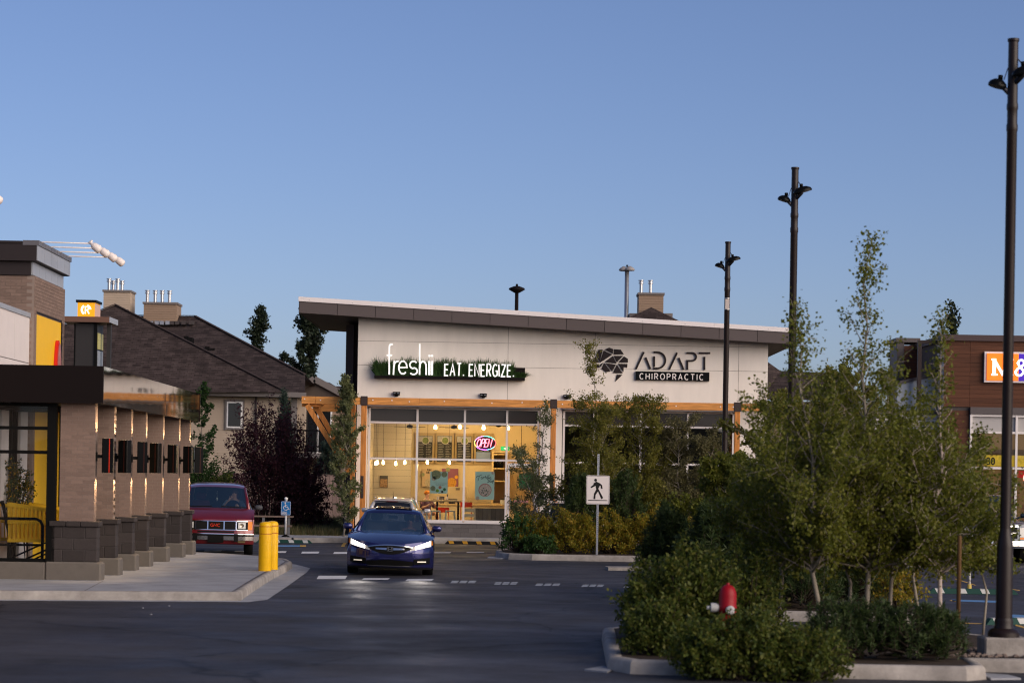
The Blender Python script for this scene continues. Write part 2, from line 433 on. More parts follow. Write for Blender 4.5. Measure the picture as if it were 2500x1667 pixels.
# ================================================================ materials
def asphalt_mat():
    m = bpy.data.materials.new('asphalt'); MATS['asphalt'] = m; m.use_nodes = True; n = m.node_tree; b = n.nodes['Principled BSDF']; L = n.links.new
    tc = n.nodes.new('ShaderNodeTexCoord')
    def noise(scale, detail=4, rough=.6, vec=None):
        t = n.nodes.new('ShaderNodeTexNoise'); t.inputs['Scale'].default_value = scale; t.inputs['Detail'].default_value = detail; t.inputs['Roughness'].default_value = rough
        L(vec or tc.outputs['Object'], t.inputs['Vector']); return t
    def rng_(src, a, b_, c, d):
        r = n.nodes.new('ShaderNodeMapRange'); r.inputs[1].default_value = a; r.inputs[2].default_value = b_; r.inputs[3].default_value = c; r.inputs[4].default_value = d; L(src, r.inputs[0]); return r.outputs[0]
    def mul(a, b_):
        k = n.nodes.new('ShaderNodeMath'); k.operation = 'MULTIPLY'; L(a, k.inputs[0]); L(b_, k.inputs[1]); return k.outputs[0]
    mp = n.nodes.new('ShaderNodeMapping'); mp.inputs['Scale'].default_value = (.10, .45, 1); mp.inputs['Rotation'].default_value = (0, 0, .25); L(tc.outputs['Object'], mp.inputs[0])
    patches = rng_(noise(.28, 3).outputs[0], .35, .65, .72, 1.28)
    streak = rng_(noise(1.6, 5, .7, mp.outputs[0]).outputs[0], .32, .68, .74, 1.26)
    grit = mul(rng_(noise(60, 2).outputs[0], .3, .7, .6, 1.45), rng_(noise(9, 4, .75).outputs[0], .3, .7, .75, 1.28))
    stain = rng_(noise(.9, 5, .7).outputs[0], .56, .68, 1.0, .55)
    wv = noise(.6, 4); va = n.nodes.new('ShaderNodeVectorMath'); va.operation = 'MULTIPLY_ADD'; va.inputs[1].default_value = (1.6, 1.6, 0); L(wv.outputs['Color'], va.inputs[0]); L(tc.outputs['Object'], va.inputs[2])
    vo = n.nodes.new('ShaderNodeTexVoronoi'); vo.feature = 'DISTANCE_TO_EDGE'; vo.inputs['Scale'].default_value = .16; L(va.outputs[0], vo.inputs['Vector'])
    crack = rng_(vo.outputs['Distance'], .0, .009, .3, 1.0)
    f = mul(mul(mul(patches, streak), mul(grit, stain)), crack)
    hv = n.nodes.new('ShaderNodeHueSaturation'); hv.inputs['Color'].default_value = (.038, .037, .044, 1); L(f, hv.inputs['Value']); L(hv.outputs[0], b.inputs['Base Color'])
    L(rng_(noise(.7, 4).outputs[0], .3, .7, .5, .8), b.inputs['Roughness']); b.inputs['Specular IOR Level'].default_value = .28
    bp = n.nodes.new('ShaderNodeBump'); bp.inputs['Strength'].default_value = .4; bp.inputs['Distance'].default_value = .01; L(noise(70, 2).outputs[0], bp.inputs['Height']); L(bp.outputs[0], b.inputs['Normal'])
    return m
asphalt = asphalt_mat()
concrete = mat('concrete', (0.315, 0.32, 0.345), 0.85, var=0.26, vs=1.6, bump=0.2, bs=60)
kerbm = mat('kerb_concrete', (0.33, 0.30, 0.275), 0.88, var=0.42, vs=2.4, bump=0.3, bs=30)
footm = mat('footing_concrete', (0.145, 0.128, 0.112), 0.9, var=0.10, vs=5, bump=0.2, bs=50)
dirt = mat('soil', (0.05, 0.035, 0.025), 0.95, var=0.4, vs=8, bump=0.6, bs=25)
drygrass = mat('dry_grass_ground', (0.17, 0.15, 0.075), 0.95, var=0.35, vs=6, bump=0.8, bs=30)
paintw = mat('road_paint_white', (0.62, 0.63, 0.65), 0.7, var=0.25, vs=14)
painty = mat('road_paint_yellow', (0.60, 0.36, 0.08), 0.7, var=0.2, vs=14)
paintb = mat('road_paint_blue', (0.12, 0.26, 0.48), 0.7, var=0.2, vs=14)
brickm = mat('taupe_brick', (0.215, 0.150, 0.122), 0.85, var=0.10, vs=25, rnd=0.13, bump=0.15, bs=120)
mortar = mat('mortar', (0.27, 0.21, 0.18), 0.9)
mortard = mat('mortar_dark', (0.075, 0.066, 0.064), 0.9)
cmu = mat('charcoal_block', (0.048, 0.040, 0.039), 0.85, var=0.15, vs=30, rnd=0.18, bump=0.3, bs=90)
cmug = mat('grey_block', (0.15, 0.135, 0.13), 0.85, var=0.12, vs=30, rnd=0.12, bump=0.3, bs=90)
darkbrown = mat('dark_brown_metal', (0.010, 0.007, 0.007), 0.5, spec=0.08)
blackm = mat('black_metal', (0.006, 0.006, 0.006), 0.5, spec=0.08)
gloss_black = mat('gloss_black', (0.005, 0.005, 0.005), 0.25, spec=0.12)
polished = mat('polished_metal', (0.42, 0.39, 0.37), 0.05, 1.0, bump=0.03, bs=1.1, stretch=(1, 1.0, 0.2))
ltmetal = mat('light_metal_panel', (0.42, 0.44, 0.48), 0.42, 0.3, rnd=0.05)
whitepaint = mat('white_paint', (0.78, 0.76, 0.75), 0.45)
galv = mat('galvanised_steel', (0.52, 0.52, 0.53), 0.38, 0.85)
yellowp = mat('yellow_panel', (0.86, 0.49, 0.010), 0.45, var=0.04, vs=2)
stucco = mat('white_stucco', (0.66, 0.60, 0.585), 0.9, var=0.04, vs=3, bump=0.15, bs=140)
redsign = mat('red_sign', (0.55, 0.02, 0.015), 0.3)
glass = glassmat('window_glass', refl=0.0, ior=1.32)
darkglass = mat('dark_glass', (0.012, 0.013, 0.015), 0.03, spec=0.7)

# ================================================================ ground and pavements
g = MB(); g.add([(-900, -400, -.02), (900, -400, -.02), (900, 1500, -.02), (-900, 1500, -.02)], [(0, 1, 2, 3)])
tag(g.build('ground', drygrass), kind='structure')
lot = MB(); lot.add([(-70, -45, 0), (70, -45, 0), (70, 83.9, 0), (-70, 83.9, 0)], [(0, 1, 2, 3)])
LOT = tag(lot.build('parking_lot', asphalt), kind='structure')
# broad dark hills with trees far behind the viewer (they show in the shop glass)
hb = MB(); rr = random.Random(3); hs = []
for i in range(81):
    x = -320 + 8 * i; hs.append((x, 6.5 + 3.6 * math.sin(x * .045 + 1) + 2.0 * math.sin(x * .13) + rr.uniform(-.7, .7)))
for i in range(80):
    (xa, za), (xb, zb) = hs[i], hs[i + 1]
    hb.add([(xa, -150, -1), (xb, -150, -1), (xb, -165, zb), (xa, -165, za), (xb, -230, -1), (xa, -230, -1)], [(0, 1, 2, 3), (3, 2, 4, 5)])
tag(hb.build('hills', mat('hill_green', (0.05, 0.05, 0.035), 0.95, var=0.4, vs=.2)), kind='structure')

def marking(pts, m, z=0.004, name='road_marking'):
    b = MB(); b.add([(p.x, p.y, z) for p in pts], [(0, 1, 2, 3)]); b.build(name, m, LOT)
# crosswalk dashes (near row), worn ones show a grid of gaps
near = [(778, 1405, 70, 8, 1), (888, 1411, 64, 3.5, 1), (995, 1413, 64, 4, 1), (1101, 1416.5, 64, 6.5, 2), (1208, 1420, 58, 6.5, 2), (1308, 1423.5, 62, 6, 2), (1421, 1426, 56, 6, 2), (1524, 1428, 50, 5.5, 2)]
for (x, y, w, h, worn) in near:
    nx = 1 if worn == 1 else 3; ny = 1 if worn == 1 else 2
    for i in range(nx):
        for j in range(ny):
            f0, f1 = i / nx + (.05 if worn > 1 else 0), (i + 1) / nx - (.02 if worn > 1 else 0)
            y0, y1 = y + h * (1 - j / ny), y + h * (1 - (j + 1) / ny) + (.5 if worn > 1 else 0)
            sk = 5
            marking([gr(x + w * f0 - sk * (y0 - y) / h, y0), gr(x + w * f1 - sk * (y0 - y) / h, y0), gr(x + w * f1 - sk * (y1 - y) / h, y1), gr(x + w * f0 - sk * (y1 - y) / h, y1)], paintw if worn == 1 else mat('worn_paint', (0.36, 0.38, 0.41), 0.75, var=0.5, vs=9))
for (x, y, w, h) in [(676, 1345, 24, 4), (738, 1346, 42, 4.5), (816, 1347, 34, 4.5), (1060, 1347.5, 42, 2), (1141, 1346.8, 42, 2), (500, 1343, 42, 2.5), (575, 1343.6, 40, 2.5)]:
    marking([gr(x - 3, y + h), gr(x + w - 3, y + h), gr(x + w, y), gr(x, y)], paintw)
marking([gr(679, 1334), gr(732, 1334), gr(732, 1330.5), gr(679, 1330.5)], paintb)
marking([gr(732.5, 1334), gr(747, 1334), gr(747, 1330.5), gr(732.5, 1330.5)], painty)
marking([gr(832, 1333.5), gr(841, 1333.5), gr(848, 1322), gr(841, 1322)], painty)
# lines on the lot at the right
for q in [[(2325, 1467), (2440, 1471), (2438, 1466), (2323, 1463)], [(2460, 1506), (2500, 1509), (2500, 1501), (2460, 1499)]]:
    marking([gr(*p) for p in q], paintb)
for q in [[(2290, 1519), (2420, 1524), (2420, 1522), (2290, 1517)], [(2318, 1466), (2334, 1468), (2336, 1464.5), (2322, 1464)], [(2330, 1412.5), (2380, 1428.5), (2384, 1428), (2334, 1412)], [(2462, 1437), (2490, 1442), (2490, 1440), (2462, 1436)], [(2478, 1527), (2500, 1533), (2500, 1529), (2480, 1524)]]:
    marking([gr(*p) for p in q], painty)

def pavement(name, poly, z, m, curb=0.16, cm=kerbm, ins=None):
    """raised pavement with its own kerb course; poly counter-clockwise"""
    n = len(poly); P = [Vector((x, y)) for x, y in poly]; inn = []
    for i in range(n):
        a, b, c = P[i - 1], P[i], P[(i + 1) % n]; t1, t2 = (b - a).normalized(), (c - b).normalized(); t = (t1 + t2)
        t = t.normalized() if t.length > 1e-4 else t1
        nn = Vector((-t.y, t.x)); k = 1 / max(.45, t.dot(t1)); inn.append(b + nn * curb * k)
    top = MB(); top.add([(p.x, p.y, z) for p in inn], [tuple(range(n))])
    o = tag(top.build(name, m), kind='structure')
    for i in range(n):
        j = (i + 1) % n; a, b, c, d = P[i], P[j], inn[j], inn[i]; L = (b - a).length; k = max(1, int(L / 3.0))
        for q in range(k):
            f0, f1 = q / k, (q + 1) / k - (.006 / max(L / k, .1) if k > 1 else 0)
            A, B = a.lerp(b, f0), a.lerp(b, f1); D, Cc = d.lerp(c, f0), d.lerp(c, f1); bt = .03
            nA = (D - A).normalized() * bt; nB = (Cc - B).normalized() * bt
            e = MB(); e.add([(A.x, A.y, 0), (B.x, B.y, 0), (B.x + nB.x * .4, B.y + nB.y * .4, z - bt), (A.x + nA.x * .4, A.y + nA.y * .4, z - bt), (B.x + nB.x * 1.4, B.y + nB.y * 1.4, z + .004), (A.x + nA.x * 1.4, A.y + nA.y * 1.4, z + .004), (Cc.x, Cc.y, z + .004), (D.x, D.y, z + .004), (Cc.x, Cc.y, z - .1), (D.x, D.y, z - .1)],
                           [(0, 1, 2, 3), (3, 2, 4, 5), (5, 4, 6, 7), (7, 6, 8, 9)])
            e.build('kerb', cm, o, True)
    return o
SW = pavement('sidewalk', [(-40, 38.6), (-8.2, 39.0), (-4.40, 39.85), (-4.5, 42.5), (-4.6, 45.5), (-4.68, 48.4), (-4.72, 51.5), (-4.80, 53.8), (-5.05, 55.3), (-5.45, 56.5), (-6.0, 57.3), (-6.9, 58.4), (-8.5, 59.5), (-14, 60.5), (-40, 61)], 0.15, concrete)
gut = MB(); gp = [(-40, 38.45), (-8.2, 38.8), (-4.25, 39.6), (-4.02, 40.4), (-4.08, 43), (-4.14, 45.6), (-4.22, 48.5), (-4.3, 51.5), (-4.42, 54.0), (-4.9, 55.9), (-5.8, 57.5), (-7.0, 58.8)]
gi = [(-40, 38.65), (-8.2, 39.05), (-4.45, 39.9), (-4.5, 40.6), (-4.55, 43), (-4.62, 45.6), (-4.70, 48.5), (-4.74, 51.5), (-4.82, 53.6), (-5.1, 55.2), (-5.9, 57.1), (-7.0, 58.4)]
for i in range(len(gp) - 1):
    e = MB(); a, b, c, d = gp[i], gp[i + 1], gi[i + 1], gi[i]; e.add([(*a, .004), (*b, .004), (*c, .012), (*d, .012)], [(0, 1, 2, 3)]); e.build('gutter', concrete, SW)
# slab joints in the sidewalk are grooves: thin recessed strips
for (xa, ya, xb, yb) in [(-6.9, 39.4, -7.2, 43.0), (-4.75, 45.0, -7.2, 45.1), (-4.85, 50.0, -7.4, 50.1), (-4.8, 41.8, -7.2, 41.9)]:
    e = MB(); d = Vector((xb - xa, yb - ya)).normalized(); nx, ny = -d.y * .008, d.x * .008
    e.add([(xa - nx, ya - ny, .1535), (xb - nx, yb - ny, .1535), (xb + nx, yb + ny, .1535), (xa + nx, ya + ny, .1535)], [(0, 1, 2, 3)]); e.build('joint', footm, SW)

FW = pavement('shopfront_pavement', [(-40, 72.9), (-6.5, 73.1), (-3.4, 74.6), (1.2, 75.1), (9.4, 75.2), (9.4, 84.0), (-5.3, 84.0), (-5.3, 76.2), (-40, 76.2)], 0.15, concrete)
lw = MB(); lw.add([(-40, 76.2, .14), (-5.3, 76.2, .14), (-5.3, 84, .2), (-40, 84, .2), (-5.3, 96, .35), (-40, 96, .35), (-5.3, 140, .5), (-90, 140, .5), (60, 84, .1), (60, 140, .5)], [(0, 1, 2, 3), (3, 2, 4, 5), (5, 4, 6, 7), (2, 8, 9, 6)])
tag(lw.build('lawn', drygrass), kind='structure')
pavement('planting_island_pavement', [(0.0, 61.8), (0.6, 61.45), (10.5, 61.2), (10.5, 68.5), (1.2, 68.5), (0.2, 67.3), (-.35, 64.5), (-.3, 62.6)], 0.15, dirt)
e = MB(); e.slab([(-.55, 62.2), (-.2, 61.9), (.0, 62.3), (-.25, 63.6), (-.5, 63.4)], 0, .02); tag(e.build('kerb_apron', concrete), kind='structure')
e = MB(); e.slab([(2.3, 55.6), (6.0, 56.4), (6.0, 57.4), (2.25, 56.3)], 0, .07); tag(e.build('kerb_strip', kerbm), kind='structure')
pavement('verge_pavement', [(1.12, 26.9), (1.35, 26.45), (1.9, 26.35), (5.0, 26.25), (5.26, 26.5), (5.30, 27.0), (5.33, 27.55), (7.5, 27.45), (7.5, 29.4), (5.6, 33.2), (2.0, 33.4), (1.25, 32.0)], 0.15, dirt)
pavement('planting_bed_pavement', [(2.3, 37.0), (6.0, 36.6), (6.5, 37.0), (6.9, 41.0), (6.9, 46.5), (2.6, 46.5), (2.2, 40.0)], 0.15, dirt)
e = MB(); e.slab([(.86, 26.75), (1.1, 26.5), (1.2, 27.0), (1.08, 27.3)], 0, .02); tag(e.build('kerb_apron', concrete), kind='structure')
e = MB(); e.slab([(5.3, 26.45), (5.65, 26.55), (5.6, 27.0), (5.3, 27.2)], 0, .02); tag(e.build('kerb_apron', concrete), kind='structure')
pavement('far_shop_pavement', [(11.0, 69.2), (40, 69.2), (40, 80), (11.0, 80)], 0.15, concrete)
# pebbles round the lamp base
pb = MB(); rr = random.Random(5)
for i in range(420):
    x, y = rr.uniform(4.7, 7.2), rr.uniform(27.7, 29.3)
    r = rr.uniform(.018, .045); pb.lathe([(r * .6, 0), (r, r * .4), (r * .55, r * .9)], (x, y, .15), 6)
tag(pb.build('gravel', mat('pebble', (0.17, 0.13, 0.11), 0.85, var=.5, vs=18)), 'tan and grey pebbles round the concrete lamp base', 'gravel', kind='stuff')

# ================================================================ supermarket (behind the colonnade)
ROT = 0.0125
ST = thing('supermarket', 'brick and white stucco supermarket with yellow panel and dark parapet', 'building', (-9.35, 47.2, 0), ROT)
b = MB(); b.box(-8, .012, -.012, 3.43, 0, 5.88); b.build('wall', mortar, ST)
BR = MB(); BR.box(-.105, .105, -.0, .05, .004, .061); BRME = None
bk = MB(); bk.box(-.100, .100, -.02, .03, .003, .0635); brme = bpy.data.meshes.new('brick'); brme.from_pydata(bk.v, [], bk.f); brme.materials.append(brickm)
bk = MB(); bk.box(-.03, .02, -.100, .100, .003, .0635); brmes = bpy.data.meshes.new('brick'); brmes.from_pydata(bk.v, [], bk.f); brmes.materials.append(brickm)
ST_B = MB(); cnt = 0
for c in range(78):
    z = .67 + c * .0668
    if z > 5.83: break
    for k in range(5):
        x = -.131 - .21 * k - (.105 if c % 2 else 0)
        if z > 5.05: link('brick', brme, ST, (x, .0, z)); cnt += 1
        else: ST_B.box(x - .1, x + .1, -.02, .03, z + .003, z + .0635)
    lim = .245 if z < 5.13 else 3.42
    iv = [(.21 * k, .21 * k + .2) for k in range(17)] if c % 2 == 0 else [(0, .095)] + [(.105 + .21 * k, .305 + .21 * k) for k in range(17)]
    if z < 5.13: iv += [(3.13, 3.22), (3.23, 3.42)]
    for (ya, yb) in iv:
        yb = min(yb, lim if ya < 3.1 or z > 5.13 else 3.42)
        if yb - ya < .03: continue
        if z > 5.13 and cnt < 296:
            if abs(yb - ya - .2) < 1e-6: link('brick', brmes, ST, (.0, (ya + yb) / 2, z))
            else: MB().box(-.03, .02, ya, yb, z + .003, z + .0635).build('brick', brickm, ST)
            cnt += 1
        else: ST_B.box(-.03, .02, ya, yb, z + .003, z + .0635)
tag(ST_B.build('bricks', brickm, ST), kind='stuff')
b = MB(); b.box(-.05, .016, .26, 3.02, .3, 5.16); b.build('yellow_panel', yellowp, ST)
b = MB(); b.box(-.06, .03, .24, 3.05, 5.165, 5.2); b.box(-.05, .03, 3.03, 3.12, .3, 5.165); b.build('panel_trim', darkbrown, ST)
b = MB(); b.box(-8, -.06, -.06, 3.4, 5.89, 6.16); b.build('parapet_base', mat('dark_taupe_metal', (0.035, 0.028, 0.029), 0.5, spec=.12), ST)
for k in range(5):
    b = MB(); b.box(-.055, -.02, .0 + .69 * k, .68 + .69 * k, 5.90, 6.15); b.build('panel', ltmetal, ST)
b = MB(); b.box(-8, .07, -.16, 3.56, 6.162, 6.50); b.build('parapet', MATS['dark_taupe_metal'], ST)
for k in range(5):
    b = MB(); b.box(.072, .095, -.15 + .745 * k, .585 + .745 * k, 6.17, 6.46); b.build('panel', ltmetal, ST)
for k in range(11):
    b = MB(); b.box(-.2, .115, -.17 + .345 * k, .155 + .345 * k, 6.465, 6.56); b.build('cap', mat('cap_metal', (.16, .15, .16), .4, .3), ST)
b = MB(); b.box(-8, -.21, -.18, 3.58, 6.50, 6.545); b.build('roof_edge', MATS['dark_taupe_metal'], ST)
# white stucco wing in front
for (ya, yb, za, zb) in [(-1.5, -.02, 4.18, 5.06), (-1.5, -.02, 3.35, 4.165), (-4.5, -1.515, 4.18, 5.06), (-4.5, -1.515, 3.35, 4.165), (-.75, -.02, .3, 3.345), (-2.6, -1.9, .3, 3.345)]:
    b = MB(); b.box(-.4, -.07, ya, yb, za, zb); b.build('panel', stucco, ST)
b = MB(); b.box(-.42, -.1, -4.5, -.025, 3.3, 5.05); b.build('wall', mortard, ST)
for k in range(9):
    b = MB(); b.box(-.45, -.045, -4.5 + .5 * k, -4.01 + .5 * k, 5.062, 5.15); b.build('cap', ltmetal, ST)
for (ya, yb) in [(-1.88, -.77), (-4.5, -2.62)]:
    b = MB(); b.box(-.22, -.2, ya, yb, .4, 3.3); b.build('window', darkglass, ST)
    b = MB()
    for y in (ya + .03, (ya + yb) / 2, yb - .03): b.box(-.2, -.12, y - .03, y + .03, .3, 3.3)
    for z in (.35, 2.2): b.box(-.195, -.13, ya, yb, z - .03, z + .03)
    b.build('window_frame', blackm, ST)
b = MB(); b.box(-8, -.43, -4.49, -.05, .0, 5.045); b.build('wall', stucco, ST)
b = MB(); b.box(-8, -.46, -4.5, -.05, 5.055, 5.10); b.build('roof', MATS['dark_taupe_metal'], ST)
b = MB(); b.box(-8, -.5, -9.2, -4.55, 0, 6.5); b.build('wall', mortar, ST)
b = MB(); b.box(-8.1, -.42, -9.3, -4.51, 6.502, 6.64); b.build('parapet', MATS['dark_taupe_metal'], ST)
# oval sign on the yellow wall
sg = thing('oval_sign', 'thick red oval sign standing off the yellow wall panel', 'sign', (-9.35, 47.2, 0), ROT)
b = MB(); pr = [(2.45 + .24 * math.cos(t * math.pi / 16), 4.0 + .76 * math.sin(t * math.pi / 16)) for t in range(32)]
b.prism(pr, .02, .085); b.xf(Matrix(((0, 1, 0, 0), (1, 0, 0, 0), (0, 0, 1, 0), (0, 0, 0, 1)))); b.f = [f[::-1] for f in b.f]; b.build('body', redsign, sg)
b = MB(); b.prism([(2.45 + (y - 2.45) * .9, 4.0 + (z - 4.0) * .93) for y, z in pr], .086, .1); b.xf(Matrix(((0, 1, 0, 0), (1, 0, 0, 0), (0, 0, 1, 0), (0, 0, 0, 1)))); b.f = [f[::-1] for f in b.f]; b.build('face', mat('sign_face', (.42, .05, .05), .12, coat=.6), sg)
# gooseneck sign lamps
lampw = mat('lamp_white', (0.80, 0.72, 0.68), 0.4)
GN = ['first gooseneck lamp on the parapet, its rod highest of the four', 'second gooseneck lamp on the parapet, below the highest rod', 'third gooseneck lamp on the parapet, above the lowest rod', 'fourth gooseneck lamp on the parapet, its rod lowest of all']
def gooseneck(x, y, z, label):
    t = thing('sign_lamp', label, 'lamp', (x, y, z), 0, 'white gooseneck sign lamps')
    b = MB(); b.tube([(0, 0, -.05), (0, 0, .0), (.1, 0, .012), (1.02, 0, 0)], .013, 8); b.build('arm', lampw, t, True)
    b = MB(); b.lathe([(.022, -.02), (.03, .05), (.06, .08), (.075, .12), (.08, .22), (.07, .25), (.03, .27)], n=16)
    b.xf(Matrix.Translation((1.0, 0, .02)) @ Matrix.Rotation(R(128), 4, 'Y')); b.build('head', lampw, t, True)
    b = MB(); b.tube([(.99, 0, .0), (1.05, 0, .06)], .022, 8); b.build('collar', lampw, t, True)
for k in range(4): gooseneck(-9.30 - .011 * k, 47.35 + 1.02 * k, 6.545 + .0 * k, GN[k])
gooseneck(-9.76, 40.3, 6.69, 'lone white gooseneck lamp cut off by the photo edge')

# ================================================================ colonnade / cart shelter
SH = thing('cart_shelter', 'covered cart walkway with brick columns, dark fascia and polished metal side', 'shelter', (-7.30, 43.0, 0), ROT)
cols = [43.26, 45.5, 47.7, 49.8, 52.5, 55.3, 57.3]
fb = MB(); fb.box(-.100, .100, -.0, .26, .003, .0635); fbm = bpy.data.meshes.new('brick'); fbm.from_pydata(fb.v, [], fb.f); fbm.materials.append(brickm)
fb = MB(); fb.box(-.0475, .0475, -.0, .26, .003, .0635); fbh = bpy.data.meshes.new('brick'); fbh.from_pydata(fb.v, [], fb.f); fbh.materials.append(brickm)
nb = 0
for ci, Y in enumerate(cols):
    s = Y - 43.0 - .08
    col = MB(); col.box(-.745, -.125, s + .0845, s + .3355, 1.15, 3.33); cobj = col.build('column', mortar, SH)
    st_ = MB()
    for c in range(32):
        z = 1.20 + c * .0668
        if z > 3.30: break
        parts = [(-.75 + .105 + .21 * k, 0) for k in range(3)] if c % 2 == 0 else [(-.75 + .0525, 1), (-.75 + .21, 0), (-.75 + .42, 0), (-.75 + .5775, 1)]
        for (x, half) in parts:
            if nb < 298 and z < 3.25: link('brick', fbh if half else fbm, cobj, (x, s + .08, z)); nb += 1
            else:
                hw = .0475 if half else .1; st_.box(x - hw, x + hw, s + .08, s + .34, z + .003, z + .0635)
    if st_.v: tag(st_.build('bricks', brickm, cobj), kind='stuff')
    # block base
    b = MB(); b.box(-.87, -.07, s + .05, s + .38, .45, 1.1); b.build('base_core', mortard, cobj)
    for c in range(3):
        z = .475 + c * .209
        xs = [(-.88, -.685), (-.675, -.28), (-.27, -.06)] if c % 2 == 0 else [(-.88, -.485), (-.475, -.06)]
        for (xa, xb) in xs:
            b = MB(); b.bbox(xa, xb, s + .04, s + .39, z + .004, z + .205, .008); b.build('block', cmu, cobj)
    for (xa, xb) in [(-.91, -.62), (-.612, -.36), (-.352, -.02)]:
        b = MB(); b.bbox(xa, xb, s + .005, s + .425, 1.104, 1.198, .01); b.build('cap_block', cmu, cobj)
    b = MB(); b.bbox(-.97, .03, s - .02, s + .44, .12, .472, .03); b.build('footing', footm, cobj)
# roof, fascia
b = MB(); b.box(-6, -.02, .03, 14.9, 3.36, 3.90); b.build('roof', darkbrown, SH)
b = MB(); b.box(-6, .05, -.04, .02, 3.30, 3.965); b.build('fascia', darkbrown, SH)
b = MB(); b.box(-6, -.0, .021, 14.9, 3.905, 3.95); b.build('roof_cap', darkbrown, SH)
yy = .022
for k in range(12):
    L = 1.235
    b = MB(); b.grid(lambda u, v: (.04 + .0012 * math.sin(u * 3.14) * math.sin(v * 3.14), yy + u * (L - .006), 3.30 + v * .665), 6, 6)
    b.build('metal_panel', polished, SH, True); yy += L
b = MB(); b.box(-.02, .03, .021, 14.85, 3.305, 3.96); b.build('fascia_core', darkbrown, SH)
b = MB(); b.box(-6, .05, 14.86, 14.92, 3.30, 3.965); b.build('fascia', darkbrown, SH)
# ceiling battens seen through the glass
for k in range(7):
    b = MB(); b.box(-5.5, -1.0, .9 + .35 * k, .96 + .35 * k, 3.2, 3.29); b.build('batten', darkbrown, SH)
# glazed end wall
b = MB(); b.box(-.975, -.815, .22, .38, .46, 3.30); b.build('post', blackm, SH)
for z in (.49, 2.42, 2.85, 3.27): 
    b = MB(); b.box(-5, -.976, .26, .34, z - .03, z + .03); b.build('glazing_bar', blackm, SH)
for (za, zb) in ((.52, 2.39), (2.45, 2.82), (2.88, 3.24)):
    b = MB(); b.box(-5, -.98, .295, .305, za, zb); b.build('pane', glass, SH)
b = MB(); b.bbox(-5, -.975, .16, .42, .12, .458, .012); b.build('kerb_wall', footm, SH)
b = MB(); b.tube([(-5, .62, 1.22), (-1.22, .62, 1.22), (-1.14, .62, 1.18), (-1.10, .62, 1.10), (-1.10, .62, .16)], .028, 10); b.tube([(-5, .62, .75), (-1.1, .62, .75)], .022, 8); b.build('guard_rail', blackm, SH, True)

# wall sconces on the columns, each throwing light up and down its column
SL = ['first', 'second', 'third', 'fourth', 'fifth', 'sixth', 'seventh']
sc_reflection = mat('red_strip', (.55, .03, .01), .25)  # red neon reflection, painted as a strip on the nearest housing
for i, Y in enumerate(cols):
    x = -7.42 - ROT * (Y - 43); w = .20; z0 = 1.96 if i else 2.02
    lab = 'black box wall lamp on the %s brick column from the camera' % SL[i]
    if i == 0: lab = 'black box wall lamp with a painted red reflection on the nearest brick column'
    t = thing('wall_lamp', lab, 'lamp', (x, Y + .13, 0), ROT + [.1, -.35, .15, -.3, -.1, -.15, .2][i], 'black wall lamps on the brick columns')
    b = MB(); b.box(.0, .02, -.06, .06, 2.28, 2.44); b.build('wall_plate', blackm, t)
    b = MB(); b.box(.021, .10, -.03, .03, 2.335, 2.395); b.build('arm', blackm, t)
    b = MB(); b.bbox(.101, .101 + w, -.09, .09, 2.07, 2.69, .012); h = b.build('housing', gloss_black, t)
    b = MB(); b.box(.101 + w * .62, .101 + w * .70, -.0925, -.0905, 2.075, 2.685); b.build('stripe', sc_reflection if i == 0 else mat('dim_reflection', (.05, .012, .008), .25), t)  # reflection put on as a coloured strip, dimmer beyond the first lamp
    for up_ in (0, 1):
        zz = 2.70 if up_ else 2.06
        b = MB(); b.box(.13, .27, -.06, .06, zz - .009 + .0185 * (1 - up_), zz - .0095 + .021 * (1 - up_)); b.build('lens', mat('warm_lens', (.9, .7, .5), .5, emit=(1, .72, .42), es=1.5), t)
        ld = bpy.data.lights.new('lamp_light', 'SPOT'); lo = bpy.data.objects.new('lamp_light', ld); COL.objects.link(lo); lo.parent = t
        ld.energy = 60; ld.color = (1, .68, .36); ld.spot_size = R(100); ld.spot_blend = .8; ld.shadow_soft_size = .04
        lo.location = (.14, 0, zz + (.02 if up_ else -.02)); lo.rotation_euler = Vector((.24, 0, -1.0 if up_ else 1.0)).to_track_quat('Z', 'Y').to_euler()

